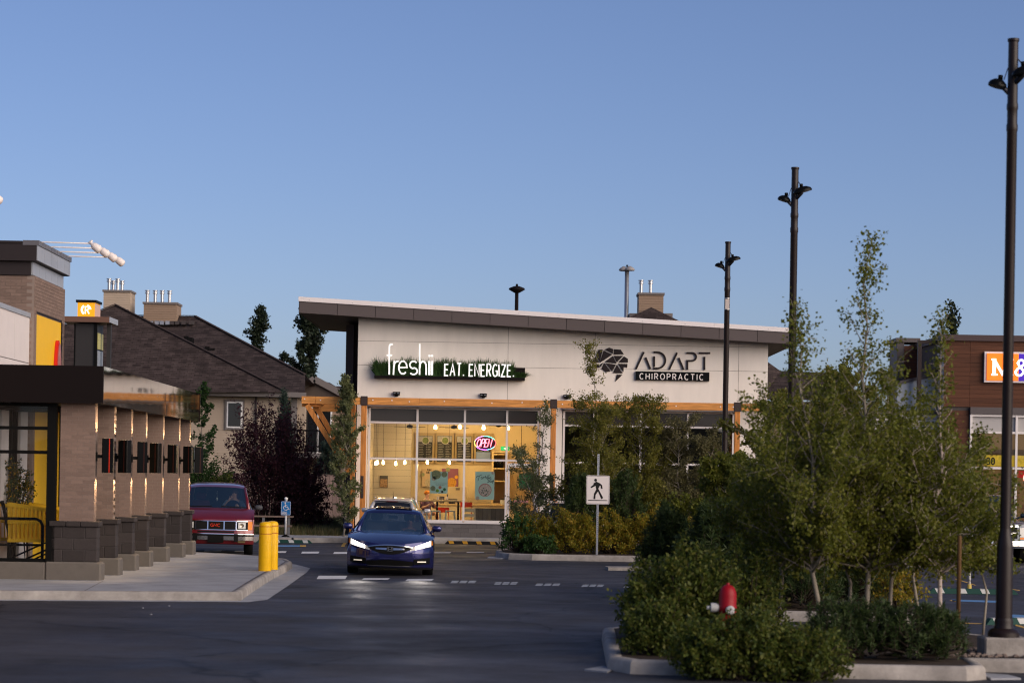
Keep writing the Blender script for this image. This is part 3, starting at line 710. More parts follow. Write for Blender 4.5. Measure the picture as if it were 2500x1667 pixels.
# yellow shopping carts
cy_ = mat('cart_yellow', (0.72, 0.40, 0.012), 0.45)
def cart(loc, rz, label):
    t = thing('shopping_cart', label, 'shopping cart', loc, rz, 'yellow shopping carts'); t.scale = (1.2, 1.2, 1.28)
    b = MB()
    for k in range(15):
        x = -.42 + .06 * k; zt = 1.02 - .12 * (k / 14)
        for y in (-.24, .24): b.beam((x, y, .52 + .0 * k), (x * 1.04, y * 1.08, zt), .026, .012, (0, 1, 0))
    for k in range(9):
        y = -.24 + .06 * k
        b.beam((-.43, y, .52), (-.45, y * 1.08, 1.02), .012, .026, (1, 0, 0)); b.beam((.42, y, .52), (.45, y * 1.08, .90), .012, .026, (1, 0, 0))
    b.build('basket_bars', cy_, t)
    b = MB()
    for (za, s_) in ((.52, 1.0), (.78, 1.05)):
        for y in (-.25 * s_, .25 * s_): b.beam((-.45, y, za), (.45, y, za), .02, .05)
        for x in (-.45, .45): b.beam((x, -.25 * s_, za), (x, .25 * s_, za), .02, .05)
    for y in (-.265, .265): b.beam((-.47, y, 1.03), (.47, y, .91), .035, .05)
    b.beam((.46, -.265, .91), (.46, .265, .91), .035, .05)
    b.build('basket_rim', cy_, t)
    b = MB(); b.box(-.42, .42, -.24, .24, .50, .52); b.build('basket_floor', cy_, t)
    b = MB(); b.tube([(-.56, -.28, 1.06), (-.56, .28, 1.06)], .02, 8); b.build('handle', blackm, t, True)
    b = MB()
    for y in (-.23, .23): b.tube([(-.55, y, 1.05), (-.42, y, .5), (-.40, y, .18), (.40, y, .16)], .014, 6); b.tube([(.38, y, .5), (-.3, y, .2)], .012, 6)
    b.build('frame', blackm, t, True)
    b = MB(); b.box(-.36, .38, -.2, .2, .19, .21); b.build('lower_tray', cy_, t)
    for (x, y) in ((-.36, -.23), (-.36, .23), (.36, -.2), (.36, .2)):
        b = MB(); b.lathe([(.06, -.015), (.06, .015)], (x, y, .06), 12, 'y'); b.build('wheel', blackm, t, True)
cart((-8.62, 44.35, .15), .15, 'yellow shopping cart nearest the glass end wall')
cart((-9.0, 45.0, .15), .15, 'yellow shopping cart nested second in the row behind the glass')
cart((-8.62, 45.7, .15), .1, 'yellow shopping cart farthest back under the covered walkway')
# potted yellow flowers beyond the glass
bush('flower_planter_shrub', 'bushy yellow flowers seen through the shelter glass', 'plant', (-9.25, 45.3, 1.2), .42, .5, 1.15, 26, 2600, .05, leafmat('yellow_flower_leaf', [(.02, .04, .01), (.03, .06, .015), (.03, .05, .01), (.55, .3, .01)]), mat('stem_brown', (.06, .04, .03), .9), seed=4)

# bollards
for (px, pb_, lab) in [(646.5, 1393, 'nearer of the two yellow bollards at the sidewalk edge'), (662.5, 1389.5, 'farther of the two yellow bollards, half hidden by its neighbour')]:
    p = gr(px, pb_, .15)
    t = thing('bollard', lab, 'bollard', p, 0, 'yellow bollards')
    b = MB(); b.lathe([(.132, 0), (.130, .90), (.125, .94), (.105, .97), (.06, .985), (.01, .99)], n=28); b.build('sleeve', mat('bollard_yellow', (.86, .48, .004), .34, var=.07, vs=9, coat=.2), t, True, auto=40)
    for z in (.74, .885):
        b = MB(); b.lathe([(.1325, z), (.1325, z + .012)], n=28); b.build('band', mat('red_tape', (.35, .03, .01), .5), t, True, auto=40)
# chips of concrete on the asphalt
for (px, py) in [(349, 1484), (369, 1500), (413, 1479)]:
    p = gr(px, py); b = MB(); b.lathe([(.015, 0), (.02, .008), (.008, .014)], n=7); o = b.build('litter_chip', concrete, None, loc=p)
    tag(o, 'tiny pale chip on the asphalt by the kerb', 'chip', 'pale chips on the asphalt')

# ================================================================ orange pylon sign
PY = thing('pylon_sign', 'tall dark pylon sign with an orange lit box on top', 'sign', (-13.2, 75, 0))
b = MB(); b.box(-.34, .33, 0, 1.1, 0, 6.62); b.build('post', mat('pylon_grey', (.035, .032, .032), .5), PY)
b = MB(); b.box(-.38, -.345, -.03, 1.1, 0, 6.62); b.box(.24, .335, -.03, -.001, 0, 6.62); b.build('post_trim', blackm, PY)
b = MB(); b.box(-.75, .74, -.25, 1.3, 6.66, 6.83); b.build('canopy', mat('canopy_brown', (.16, .085, .06), .5), PY)
b = MB(); b.box(.742, .76, -.25, 1.3, 6.66, 6.83); b.build('canopy_end', ltmetal, PY)
b = MB(); b.box(-.29, .24, .0, 1.0, 6.835, 7.28); b.build('light_box', mat('orange_lit', (.8, .33, .01), .5, emit=(1, .42, .02), es=.55), PY)
b = MB(); b.box(.241, .25, .02, .98, 6.86, 7.26); b.build('box_side', mat('pale_pink', (.62, .42, .36), .6), PY)
b = MB(); b.box(-.34, .29, -.05, 1.05, 7.282, 7.36); b.build('box_roof', blackm, PY)
wl = mat('lit_white', (.9, .9, .88), .5, emit=(1, .97, .9), es=.8)
b = MB(); b.ribbon(arc(-.025, 7.055, .135, .14, 120, 240, 10), .065, -.012, -.001); b.ribbon(arc(-.025, 7.055, .135, .14, 75, 5, 8), .055, -.012, -.001)
b.ribbon([(-.05, 6.93), (-.05, 7.15)] + arc(.0, 7.10, .05, .05, 90, -90, 6) + [(-.05, 7.05)], .035, -.014, -.001); b.ribbon([(.0, 7.045), (.07, 6.93)], .04, -.016, -.001); b.build('logo', wl, PY)
for k, c in enumerate([(.45, .42, .15), (.25, .28, .33), (.5, .35, .06), (.3, .12, .12), (.28, .30, .34), (.33, .36, .45)]):
    b = MB(); b.box(.331, .35, .08, 1.02, 6.35 - .55 * k - .5, 6.35 - .55 * k); b.build('tenant_panel', mat('tenant%d' % k, c, .4), PY)
b = MB(); b.box(.55, .68, .45, .6, 0, 6.66); b.build('support_pole', MATS['pylon_grey'], PY)
# ================================================================ restaurant / clinic building
panelw = mat('off_white_panel', (0.83, 0.765, 0.69), 0.75, var=0.07, vs=1.3, bump=0.05, bs=200, stretch=(1.6, 1, .35))
fasciam = mat('taupe_fascia', (0.105, 0.085, 0.083), 0.5, rnd=0.06)
flash = mat('white_flashing', (0.80, 0.74, 0.73), 0.4)
alum = mat('white_aluminium', (0.72, 0.67, 0.65), 0.4)
timber = mat('fir_timber', (0.62, 0.27, 0.075), 0.6, var=0.45, vs=3.0, bump=0.15, bs=8, stretch=(.6, 6, 6))
timberv = mat('fir_timber_upright', (0.56, 0.22, 0.055), 0.6, var=0.45, vs=3.0, bump=0.15, bs=8, stretch=(6, 6, .6))
spandrel = mat('spandrel_glass', (0.050, 0.044, 0.042), 0.04, spec=0.45)
bracket = mat('brown_bracket', (0.05, 0.035, 0.032), 0.55)
YF = 77.0
BD = thing('shop_building', 'low white panelled shop building with a sloping grey roof', 'building', (1.6, 77, 0))
def bb(name, m, *args, parent=None, bev=None):
    b = MB()
    (b.bbox(*args, bev) if bev else b.box(*args)); return b.build(name, m, parent or BD, world=True)
sof = lambda x: 7.151 - .0469 * (x + 6.71)
# roof: structural slab, fascia panels, flashing
b = MB(); b.hexa([(-6.69, 76.14, sof(-6.69) + .0), (8.91, 76.14, sof(8.91)), (8.91, 85.5, sof(8.91)), (-6.69, 85.5, sof(-6.69)), (-6.69, 76.14, sof(-6.69) + .45), (8.91, 76.14, sof(8.91) + .45), (8.91, 85.5, sof(8.91) + .45), (-6.69, 85.5, sof(-6.69) + .45)])
ROOF = b.build('roof', mat('soffit_brown', (.045, .034, .033), .6), BD, world=True)
for k in range(13):
    xa, xb = -6.71 + 1.203 * k, -6.71 + 1.203 * (k + 1) - .014
    b = MB(); b.hexa([(xa, 76.10, sof(xa) - .005), (xb, 76.10, sof(xb) - .005), (xb, 76.135, sof(xb) - .005), (xa, 76.135, sof(xa) - .005), (xa, 76.10, sof(xa) + .355), (xb, 76.10, sof(xb) + .355), (xb, 76.135, sof(xb) + .355), (xa, 76.135, sof(xa) + .355)])
    b.build('fascia_panel', fasciam, ROOF, world=True)
for xe in (-6.73, 8.93):
    b = MB(); b.box(min(xe, xe + .02), max(xe, xe + .02), 76.12, 85.5, sof(xe) - .005, sof(xe) + .355); b.build('fascia_panel', fasciam, ROOF, world=True)
for k in range(6):
    xa, xb = -6.74 + 2.62 * k, -6.74 + 2.62 * (k + 1) - .004
    b = MB(); b.hexa([(xa, 76.07, sof(xa) + .358), (xb, 76.07, sof(xb) + .358), (xb, 85.55, sof(xb) + .358), (xa, 85.55, sof(xa) + .358), (xa, 76.07, sof(xa) + .50), (xb, 76.07, sof(xb) + .50), (xb, 85.55, sof(xb) + .50), (xa, 85.55, sof(xa) + .50)])
    b.build('flashing', flash, ROOF, world=True)
    for q in (.35, 1.7):
        b = MB(); x = xa + q; b.lathe([(.012, 0), (.012, .006)], (x, 76.062, sof(x) + .41), 8, 'y'); b.build('rivet', galv, ROOF, world=True)
# upper wall: panels with open joints over a recessed core
b = MB(); b.prism([(-4.87, 4.3), (8.13, 4.3), (8.13, sof(8.13) + .02), (-4.87, sof(-4.87) + .02)], 77.02, 77.3); WALL = b.build('wall', mat('joint_tan', (.30, .25, .22), .9), BD, world=True)  # dark tan backing behind the panels
xs = [(-4.90, -.126), (-.114, 2.644), (2.656, 7.222), (7.234, 8.16)]
for (xa, xb) in xs:
    for (za, zb) in ((4.42, 5.572), (5.584, 6.338), (6.350, None)):
        b = MB(); b.prism([(xa, za), (xb, za), (xb, zb or sof(xb) + .01), (xa, zb or sof(xa) + .01)], 77.0, 77.019); b.build('wall_panel', panelw, WALL, world=True)
# sides and back, piers
bb('side_wall', panelw, -4.90, -4.7, 77.31, 85.0, .1, 6.9); bb('side_wall', panelw, 7.96, 8.16, 77.31, 85.0, .1, 6.4); bb('back_wall', panelw, -4.69, 7.95, 84.7, 85.0, .1, 6.4)
bb('pier', mat('pier_brown', (.075, .056, .052), .7), -5.45, -5.20, 79.4, 84.9, .1, 7.0)
bb('pier', MATS['soffit_brown'], -5.19, -4.91, 79.8, 84.9, .1, 7.0)
bb('party_wall', panelw, 1.16, 1.24, 77.35, 84.6, .16, 4.25)
for a in ((-4.90, -4.56, 77.0, 77.3, .16, 4.40), (.95, 1.64, 77.0, 77.3, .16, 4.40), (7.2, 8.16, 77.0, 77.3, .16, 4.40)): bb('pilaster', panelw, *a)
bb('header', galv, -4.55, .948, 76.90, 77.1, 4.27, 4.36); bb('header', galv, 1.642, 7.19, 76.90, 77.1, 4.27, 4.36)
# storefront framing
def frame_bay(xv, zv, y=77.04):
    for x in xv: bb('mullion', alum, x - .033, x + .033, y, y + .12, zv[-1], zv[0])
    for z in zv:
        for i in range(len(xv) - 1): bb('transom', alum, xv[i] + .034, xv[i + 1] - .034, y + .002, y + .118, z - .032, z + .032)
X1 = [-4.50, -2.97, -1.46, -.115, .89]; Z1 = [4.235, 3.765, 2.615, .66]
frame_bay(X1[:4], Z1)
bb('mullion', alum, .857, .923, 77.04, 77.16, .16, 4.235); bb('mullion', alum, -.115 - .033, -.115 + .033, 77.041, 77.159, .16, .62)
for z in (4.235, 3.765, 2.615): bb('transom', alum, -.08, .856, 77.042, 77.158, z - .032, z + .032)
X2 = [1.70, 2.66, 4.15, 5.65, 7.10]; Z2 = [4.235, 3.765, 2.58, .66]
frame_bay(X2, Z2)
def pane(m, xa, xb, za, zb): bb('window_pane', m, xa + .034, xb - .034, 77.095, 77.103, za + .033, zb - .033)
for (xv, zv) in ((X1, Z1), (X2, Z2)):
    for i in range(4):
        gm = glass if xv is X1 else glassmat('clinic_glass', (.75, .75, .76), .07, .01, 1.5); pane(spandrel, xv[i], xv[i + 1], zv[1], zv[0]); pane(gm, xv[i], xv[i + 1], zv[2], zv[1])
        if not (xv is X1 and i == 3): pane(gm, xv[i], xv[i + 1], zv[3], zv[2])
# block plinth
for (xa, xb) in ((-4.53, -.15), (1.67, 7.13)):
    bb('plinth_core', mortard, xa, xb, 77.09, 77.16, .14, .60)
    bb('sill', alum, xa, xb, 77.02, 77.2, .585, .626)
    for c in range(3):
        x = xa - (.25 if c % 2 else 0)
        while x < xb - .05:
            x0, x1 = max(x, xa), min(x + .494, xb)
            if x1 - x0 > .03: bb('block', cmug, x0, x1, 77.06, 77.088, .155 + c * .143, .155 + c * .143 + .138)
            x += .5
# shop door
DR = MB(); DR.box(-.07, .0, 77.05, 77.11, .17, 2.53); DR.box(.78, .85, 77.05, 77.11, .17, 2.53); DR.box(.001, .779, 77.05, 77.11, 2.40, 2.53); DR.box(.001, .779, 77.05, 77.11, .17, .38)
DRo = DR.build('door', alum, BD, world=True)
b = MB(); b.box(.001, .779, 77.078, 77.084, .381, 2.399); b.build('door_pane', glass, DRo, world=True)
b = MB(); b.tube([(.03, 77.05, 1.02), (.03, 76.98, 1.04), (.03, 76.98, 1.36), (.03, 77.05, 1.38)], .013, 8); b.build('handle', galv, DRo, True, world=True)
b = MB(); b.box(.12, .6, 77.07, 77.076, 1.28, 1.36); b.build('door_sticker', mat('red_white_sticker', (.6, .25, .24), .5), DRo, world=True)
b = MB(); b.box(.30, .85 - .08, 77.07, 77.0765, 1.75, 2.2); b.build('door_poster', mat('green_poster', (.01, .16, .05), .5), DRo, world=True)
# timber canopy in front of the glass
TB = thing('timber_canopy', 'orange fir timber beam, posts and brace across the shop front', 'canopy', (1.0, 76.3, 0))
for (xa, xb) in ((-6.60, -6.16), (-6.155, -4.74), (-4.52, -2.90), (-2.895, 1.24), (1.45, 7.02), (7.26, 8.0)):
    z0 = 4.29; b = MB(); b.bbox(xa, xb, 76.14, 76.30, z0, 4.525, .008); b.build('beam', timber, TB, world=True)
b = MB(); b.bbox(-6.60, -6.0, 76.32, 76.5, 4.20, 4.50, .008); b.build('beam', timber, TB, world=True)
b = MB(); b.bbox(-6.4, -4.93, 78.0, 78.16, 4.10, 4.36, .008); b.build('beam', timber, TB, world=True)
for x in (-6.1, 8.0):
    b = MB(); b.bbox(x - .07, x + .07, 76.52 if x < 0 else 76.31, 78.3 if x < 0 else 76.95, 4.3, 4.5, .008); b.build('joist', timber, TB, world=True)
for xc in (-4.63, 1.345, 7.14):
    b = MB(); b.bbox(xc - .085, xc + .085, 76.15, 76.31, .15, 4.27, .008); b.build('post', timberv, TB, world=True)
    b = MB(); b.box(xc - .105, xc + .105, 76.12, 76.32, 4.272, 4.56); b.build('post_cap', bracket, TB, world=True)
    b = MB(); b.box(xc - .06, xc + .03, 76.13, 76.149, 1.35, 2.05); b.build('conduit', bracket, TB, world=True)
b = MB(); b.bbox(-5.06, -4.93, 76.62, 76.9, .15, 4.3, .008); b.build('post', timberv, TB, world=True)
for (ya, dx) in ((76.16, 0), (76.7, .22)):
    b = MB(); b.beam((-6.42 + dx, ya, 4.25), (-5.05 + dx * .6, ya, 2.15), .15, .2, (0, 1, 0)); b.build('brace', timberv, TB, world=True)
for x in (-6.5, -6.0, -5.05, -4.35, -3.75, -3.2, -2.1, -.6, .35, 1.05, 1.62, 2.1, 5.2, 6.6, 7.0):
    b = MB(); b.lathe([(.022, 0), (.022, .008)], (x, 76.131, 4.41 + (.03 if int(x * 10) % 2 else 0)), 10, 'y'); b.build('bolt', flash, TB, world=True)
# four small wall lights over the beam
for i, (x, z) in enumerate(((-3.646, 4.675), (-.883, 4.67), (1.775, 4.674), (4.081, 4.673))):
    t = thing('wall_light', 'small black floodlight above the beam, %s from the shop corner' % ('first', 'second', 'third', 'fourth')[i], 'lamp', (x, 76.99, z), 0, 'black floodlights over the timber beam')
    b = MB(); b.hexa([(-.09, -.16, -.03), (.09, -.16, -.03), (.105, -.02, -.05), (-.105, -.02, -.05), (-.115, -.16, .06), (.115, -.16, .06), (.115, -.02, .06), (-.115, -.02, .06)]); b.build('housing', blackm, t)
    b = MB(); b.box(-.05, .05, -.1, 0, -.08, -.051); b.build('bracket', blackm, t)
    for s in (-1, 1):
        b = MB(); b.box(s * .06 - .03, s * .06 + .03, -.165, -.1605, .005, .02); b.build('lens', galv, t)

# ---- planter sign
SG = thing('planter_sign', 'white lettering reading freshii eat energize over a grass filled black planter', 'sign', (-2, 76.7, 5.1))
b = MB(); b.box(-4.35, .43, 76.93, 76.99, 5.16, 5.56); b.box(-4.35, .43, 76.66, 76.929, 5.155, 5.24); b.box(-.0, .43, 76.8, 76.929, 5.241, 5.56); b.build('planter', darkbrown, SG, world=True)
rng = np.random.default_rng(2); Vs = []; Fs = []
nbl = 5200
x = rng.uniform(-4.32, .40, nbl); z0 = 5.24; hgt = rng.uniform(.34, .66, nbl) * np.where(x > .02, .35, 1.0); y = rng.uniform(76.68, 76.9, nbl)
hgt *= .92 + .07 * np.sin(x * 5.3) + .09 * np.sin(x * 23)
dx = rng.normal(size=nbl) * .16 + np.where(x < -4.2, -.14, 0) + np.where(x > .1, .14, 0); dy = rng.normal(size=nbl) * .08 - .06
w = .011
for k, (t_, wd_) in enumerate(((0, 1), (.55, .8), (1, .1))):
    bx = x + dx * t_ ** 2; bz = z0 + hgt * (t_ - .25 * t_ ** 2 * np.abs(dx) * 5); by = y + dy * t_ ** 2
    Vs.append(np.stack([bx - w * wd_ / 1, by, bz], 1)); Vs.append(np.stack([bx + w * wd_ / 1, by, bz], 1))
V = np.stack(Vs, 1).reshape(-1, 3) - np.array(wloc(SG)); i0 = np.arange(nbl) * 6
Q = np.concatenate([np.stack([i0, i0 + 1, i0 + 3, i0 + 2], 1), np.stack([i0 + 2, i0 + 3, i0 + 5, i0 + 4], 1)])
tag(npmesh('grass', V, Q, leafmat('planter_grass', [(.012, .03, .008), (.03, .075, .018), (.06, .13, .03), (.04, .09, .02)], .4), SG), kind='stuff')
letw = mat('lit_letter', (.85, .85, .83), .5, emit=(1, .98, .93), es=.6)
def zp(x, y): p = at(880 + x / 5.6, 820 + y / 5.6, 76.55); return (p.x, p.z)
def strokes(parent, lst, w, m, y=76.55, th=.05, name='letter', conv=zp):
    b = MB()
    for k, stt in enumerate(lst): b.ribbon([conv(*p) for p in stt], w, y - .002 * k, y + th)
    w0 = b.build(name, m, parent, world=True); return w0
def ar(cx, cy, rx, ry, a0, a1, n=12): return [(cx + rx * math.cos(R(a0 + (a1 - a0) * i / n)), cy - ry * math.sin(R(a0 + (a1 - a0) * i / n))) for i in range(n + 1)]
W5 = .047
strokes(SG, [[(441, 113), (418, 113), (403, 122), (396, 140), (394, 170), (393, 527)], [(358, 263), (432, 263)]], W5, letw)
strokes(SG, [[(462, 338), (450, 530)], [(455, 425), (468, 370), (490, 350), (522, 343)]], W5, letw)
strokes(SG, [[(525, 432), (636, 430)] + ar(580, 430, 56, 88, 5, 315, 16)], W5, letw)
strokes(SG, [ar(725, 395, 50, 50, 35, 250, 9) + ar(725, 480, 52, 45, 75, -145, 10)], W5, letw)
strokes(SG, [[(810, 108), (808, 530)], [(810, 440), (818, 375), (845, 347), (875, 352), (895, 385), (898, 440), (897, 532)]], W5, letw)
for xx in (941, 977):
    strokes(SG, [[(xx + 1, 342), (xx - 1, 533)]], .07, letw)
    b = MB(); p = zp(xx + 2, 270); b.lathe([(.036, 0), (.036, .05)], (p[0], 76.55, p[1]), 16, 'y'); b.build('dot', letw, SG, world=True)
a0 = zp(1150, 540)
SGL = bpy.data.objects.new('tagline', None); COL.objects.link(SGL); SGL.parent = SG
w0 = wloc(SG)
word('EAT. ENERGIZE.', a0[0] - w0.x, a0[1] - w0.z, .375, .042, 76.55 - w0.y, .04, letw, SGL, gap=.175, sx=.60, jit=.05)

# ---- clinic sign
AS = thing('clinic_sign', 'dark lettering reading adapt chiropractic on the white wall', 'sign', (5, 76.9, 5.2))
dk = mat('sign_dark_brown', (.022, .014, .013), .35)
def za(x, y): p = at(1370 + x / 5.47, 800 + y / 5.47, 76.9); return (p.x, p.z)
for lst in ([[(1000, 550), (1105, 322)], [(1128, 395), (1193, 550)]],
            [[(1243, 380), (1243, 520)], [(1235, 325), (1280, 325)] + ar(1285, 433, 108, 108, 90, -90, 14) + [(1231, 541)]],
            [[(1445, 555), (1550, 332)], [(1570, 400), (1637, 557)]],
            [[(1675, 337), (1745, 335)] + ar(1750, 387, 54, 52, 90, -90, 10) + [(1687, 440), (1687, 557)]],
            [[(1838, 337), (1993, 337)], [(1915, 385), (1915, 562)]]):
    strokes(AS, lst, .058, dk, 76.945, .04, conv=za)
p, q = za(995, 583), za(1978, 715)
b = MB(); b.box(p[0], q[0], 76.90, 76.985, q[1] + .004, p[1] + .01); b.build('name_board', gloss_black, AS, world=True)
SB2 = bpy.data.objects.new('board_lettering', None); COL.objects.link(SB2); SB2.parent = AS
w0 = wloc(AS); a0 = za(1050, 688)
word('CHIROPRACTIC', a0[0] - w0.x, a0[1] - w0.z + .01, .178, .030, 76.885 - w0.y, .012, mat('board_white', (.75, .7, .68), .5), SB2, gap=.46, sx=1.05)
for poly in ([(500, 290), (558, 290), (515, 455), (465, 365)], [(580, 290), (642, 262), (697, 283), (690, 345)], [(708, 283), (797, 290), (838, 352), (702, 357)], [(568, 302), (685, 355), (575, 430), (513, 468)],
             [(690, 375), (742, 475), (582, 455)], [(702, 372), (828, 372), (745, 460)], [(840, 380), (893, 412), (893, 462), (765, 462)], [(425, 420), (462, 380), (508, 460), (412, 480)], [(425, 490), (505, 480), (518, 530), (470, 535)],
             [(518, 490), (565, 460), (528, 525)], [(575, 465), (660, 578), (597, 592), (540, 545)], [(590, 468), (733, 490), (683, 580)], [(745, 490), (822, 605), (692, 603)], [(758, 478), (888, 480), (882, 532), (838, 520), (833, 592)], [(745, 622), (820, 625), (725, 718)]):
    b = MB(); b.prism([za(*q) for q in poly], 76.968, 76.985); b.build('brain_facet', dk, AS, world=True)

# ================================================================ inside the restaurant
warmw = mat('warm_wall', (.68, .54, .33), .85, var=.05, vs=2)
shipl = mat('shiplap', (.36, .31, .25), .75)
b = MB(); b.box(-4.68, 1.15, 83.5, 83.6, .16, 4.0); tag(b.build('inner_wall_back', warmw), kind='structure')
b = MB(); b.box(1.06, 1.15, 77.4, 83.49, .16, 4.0); tag(b.build('inner_wall_right', warmw), kind='structure')
b = MB(); b.box(-4.69, -4.66, 77.4, 83.49, .16, 4.0); iw = tag(b.build('inner_wall_left', mortard), kind='structure')
for k in range(18):
    b = MB(); b.box(-4.659, -4.63, 77.4, 83.48, .17 + .21 * k, .17 + .21 * k + .204); b.build('board', shipl, iw)
b = MB(); b.box(-4.62, -3.35, 82.0, 82.05, .16, 3.98); iw2 = tag(b.build('inner_wall_left_return', mortard), kind='structure')
for k in range(18):
    b = MB(); b.box(-4.62, -3.352, 81.965, 81.999, .17 + .21 * k, .17 + .21 * k + .204); b.build('board', shipl, iw2)
b = MB(); b.box(-4.69, 1.15, 77.2, 83.6, 4.0, 4.05); tag(b.build('inner_ceiling', mat('tan_ceiling', (.40, .31, .2), .9)), kind='structure')
b = MB(); b.box(-4.69, 1.15, 77.2, 83.6, .152, .158); tag(b.build('inner_floor', mat('shop_floor', (.16, .13, .10), .5, var=.1)), kind='structure')
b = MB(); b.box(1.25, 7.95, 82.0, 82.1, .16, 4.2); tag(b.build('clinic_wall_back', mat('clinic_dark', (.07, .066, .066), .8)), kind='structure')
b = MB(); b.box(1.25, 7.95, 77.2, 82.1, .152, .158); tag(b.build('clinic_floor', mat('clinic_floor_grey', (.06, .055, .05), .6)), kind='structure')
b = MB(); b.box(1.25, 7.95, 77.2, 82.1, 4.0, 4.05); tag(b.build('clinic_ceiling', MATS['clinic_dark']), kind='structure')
def z7(x, y, Y): p = at(890 + x / 5.059, 990 + y / 5.059, Y); return (p.x, p.z)
def rect7(x0, y0, x1, y1, Y): a, c = z7(x0, y0, Y), z7(x1, y1, Y); return a[0], c[0], c[1], a[1]
bulb = mat('bulb_glow', (1, .8, .5), .4, emit=(1, .60, .22), es=26)
PB = [('far', 'row under the transom')]
def pendant(i, x, y, Y, label, li, r=.045):
    px_, pz = z7(x, y, Y)
    t = thing('pendant_lamp', label, 'lamp', (px_, Y, pz), 0, 'bare bulb pendants in the restaurant')
    b = MB(); b.tube([(0, 0, .14), (0, 0, 3.99 - pz)], .006, 5); b.build('cord', blackm, t)
    b = MB(); b.lathe([(.018, .09), (.018, .15)], n=8); b.build('socket', blackm, t)
    b = MB(); b.lathe([(.006, -.06), (r * .8, -.045), (r, -.01), (r * .85, .03), (.018, .085)], n=12); b.build('bulb', bulb, t, True)
    if li:
        ld = bpy.data.lights.new('bulb_light', 'POINT'); ld.energy = li * 2.2; ld.color = (1, .70, .33); ld.shadow_soft_size = .06
        lo = bpy.data.objects.new('bulb_light', ld); COL.objects.link(lo); lo.parent = t; lo.location = (0, 0, -.12)
for i, (x, y, Y, li) in enumerate([(140, 712, 79.6, 9), (160, 705, 80.6, 0), (230, 705, 79.2, 0), (385, 715, 81.0, 9), (498, 703, 79.4, 0), (775, 697, 79.6, 26), (1046, 702, 80.8, 24)]):
    pendant(i, x, y, Y, 'low hanging bare bulb, %s from the timber post side' % ('first', 'second', 'third', 'fourth', 'fifth', 'sixth', 'seventh')[i], li)
for i, (x, y, Y, li) in enumerate([(875, 268, 81.2, 30), (1178, 265, 81.2, 0), (1470, 275, 81.2, 34), (1772, 278, 81.2, 22)]):
    pendant(i, x, y, Y, 'high hanging bulb near the ceiling, %s from the menu side' % ('first', 'second', 'third', 'fourth')[i], li, .06)
for i, (x, y) in enumerate([(558, 280), (1105, 288), (1655, 265)]):
    X_, Z_ = z7(x, y, 80.2)
    t = thing('ceiling_fan', 'dark ceiling fan inside, %s of three behind the upper panes' % ('first', 'middle', 'last')[i], 'fan', (X_, 80.2, Z_), .5 * i, 'dark ceiling fans')
    b = MB(); b.lathe([(.03, .0), (.1, .02), (.1, .1), (.03, .12)], n=14); b.build('hub', blackm, t, True)
    b = MB(); b.tube([(0, 0, .12), (0, 0, 3.99 - Z_)], .015, 6); b.build('rod', blackm, t)
    for k in range(4):
        b = MB(); b.box(.09, .52, -.06, .06, .04, .055); b.xf(Matrix.Rotation(k * math.pi / 2, 4, 'Z')); b.build('blade', blackm, t)
menu = mat('menu_black', (.012, .012, .014), .3); menuf = mat('menu_frame', (.45, .32, .16), .6)
for i, (x0, y0, x1, y1) in enumerate([(655, 370, 835, 688), (900, 370, 1075, 692), (1140, 375, 1315, 692), (1380, 375, 1555, 695)]):
    xa, xb, zb_, zt = rect7(x0, y0, x1, y1, 83.3)
    t = thing('menu_board', 'tall black menu board on the back wall, %s in the row' % ('first', 'second', 'third', 'fourth and last')[i], 'menu', (0, 83.3, 0), 0, 'menu boards on the back wall')
    w_ = lambda b, n, m, par=t: b.build(n, m, par, world=True)
    w_(MB().box(xa - .1, xb + .1, 83.42, 83.49, zb_ - .08, zt + .1), 'frame', menuf)
    w_(MB().box(xa, xb, 83.36, 83.419, zb_, zt), 'board', menu)
    w_(MB().box(xa + .01, xb - .01, 83.35, 83.359, zt - (zt - zb_) * .24, zt - .01), 'picture', mat('food_grey', (.34, .32, .31), .5, var=.4, vs=9))
    w_(MB().lathe([(.135, 0), (.135, .006)], ((xa + xb) / 2 + .02, 83.343, zt - .16), 20, 'y'), 'bowl', mat('bowl_pale', (.45, .40, .36), .5))
    w_(MB().lathe([(.11, 0), (.11, .005)], ((xa + xb) / 2 + .02, 83.337, zt - .16), 18, 'y'), 'salad', mat('salad_green', (.16, .20, .05), .7, var=.7, vs=40))
    b = MB(); rr = random.Random(i)
    for c in range(2):
        for r_ in range(9):
            zz = zt - (zt - zb_) * (.32 + .066 * r_); x_ = xa + .04 + c * (xb - xa) * .49
            b.box(x_, x_ + (xb - xa) * rr.uniform(.25, .4), 83.352, 83.358, zz, zz + .013)
    tag(w_(b, 'menu_lines', mat('menu_text', (.32, .30, .28), .5)), kind='stuff')
    if i == 3: w_(MB().box(xa + .005, xb - .005, 83.351, 83.357, zb_ + .01, zb_ + .34), 'blue_panel', mat('menu_blue', (.22, .30, .50), .5))
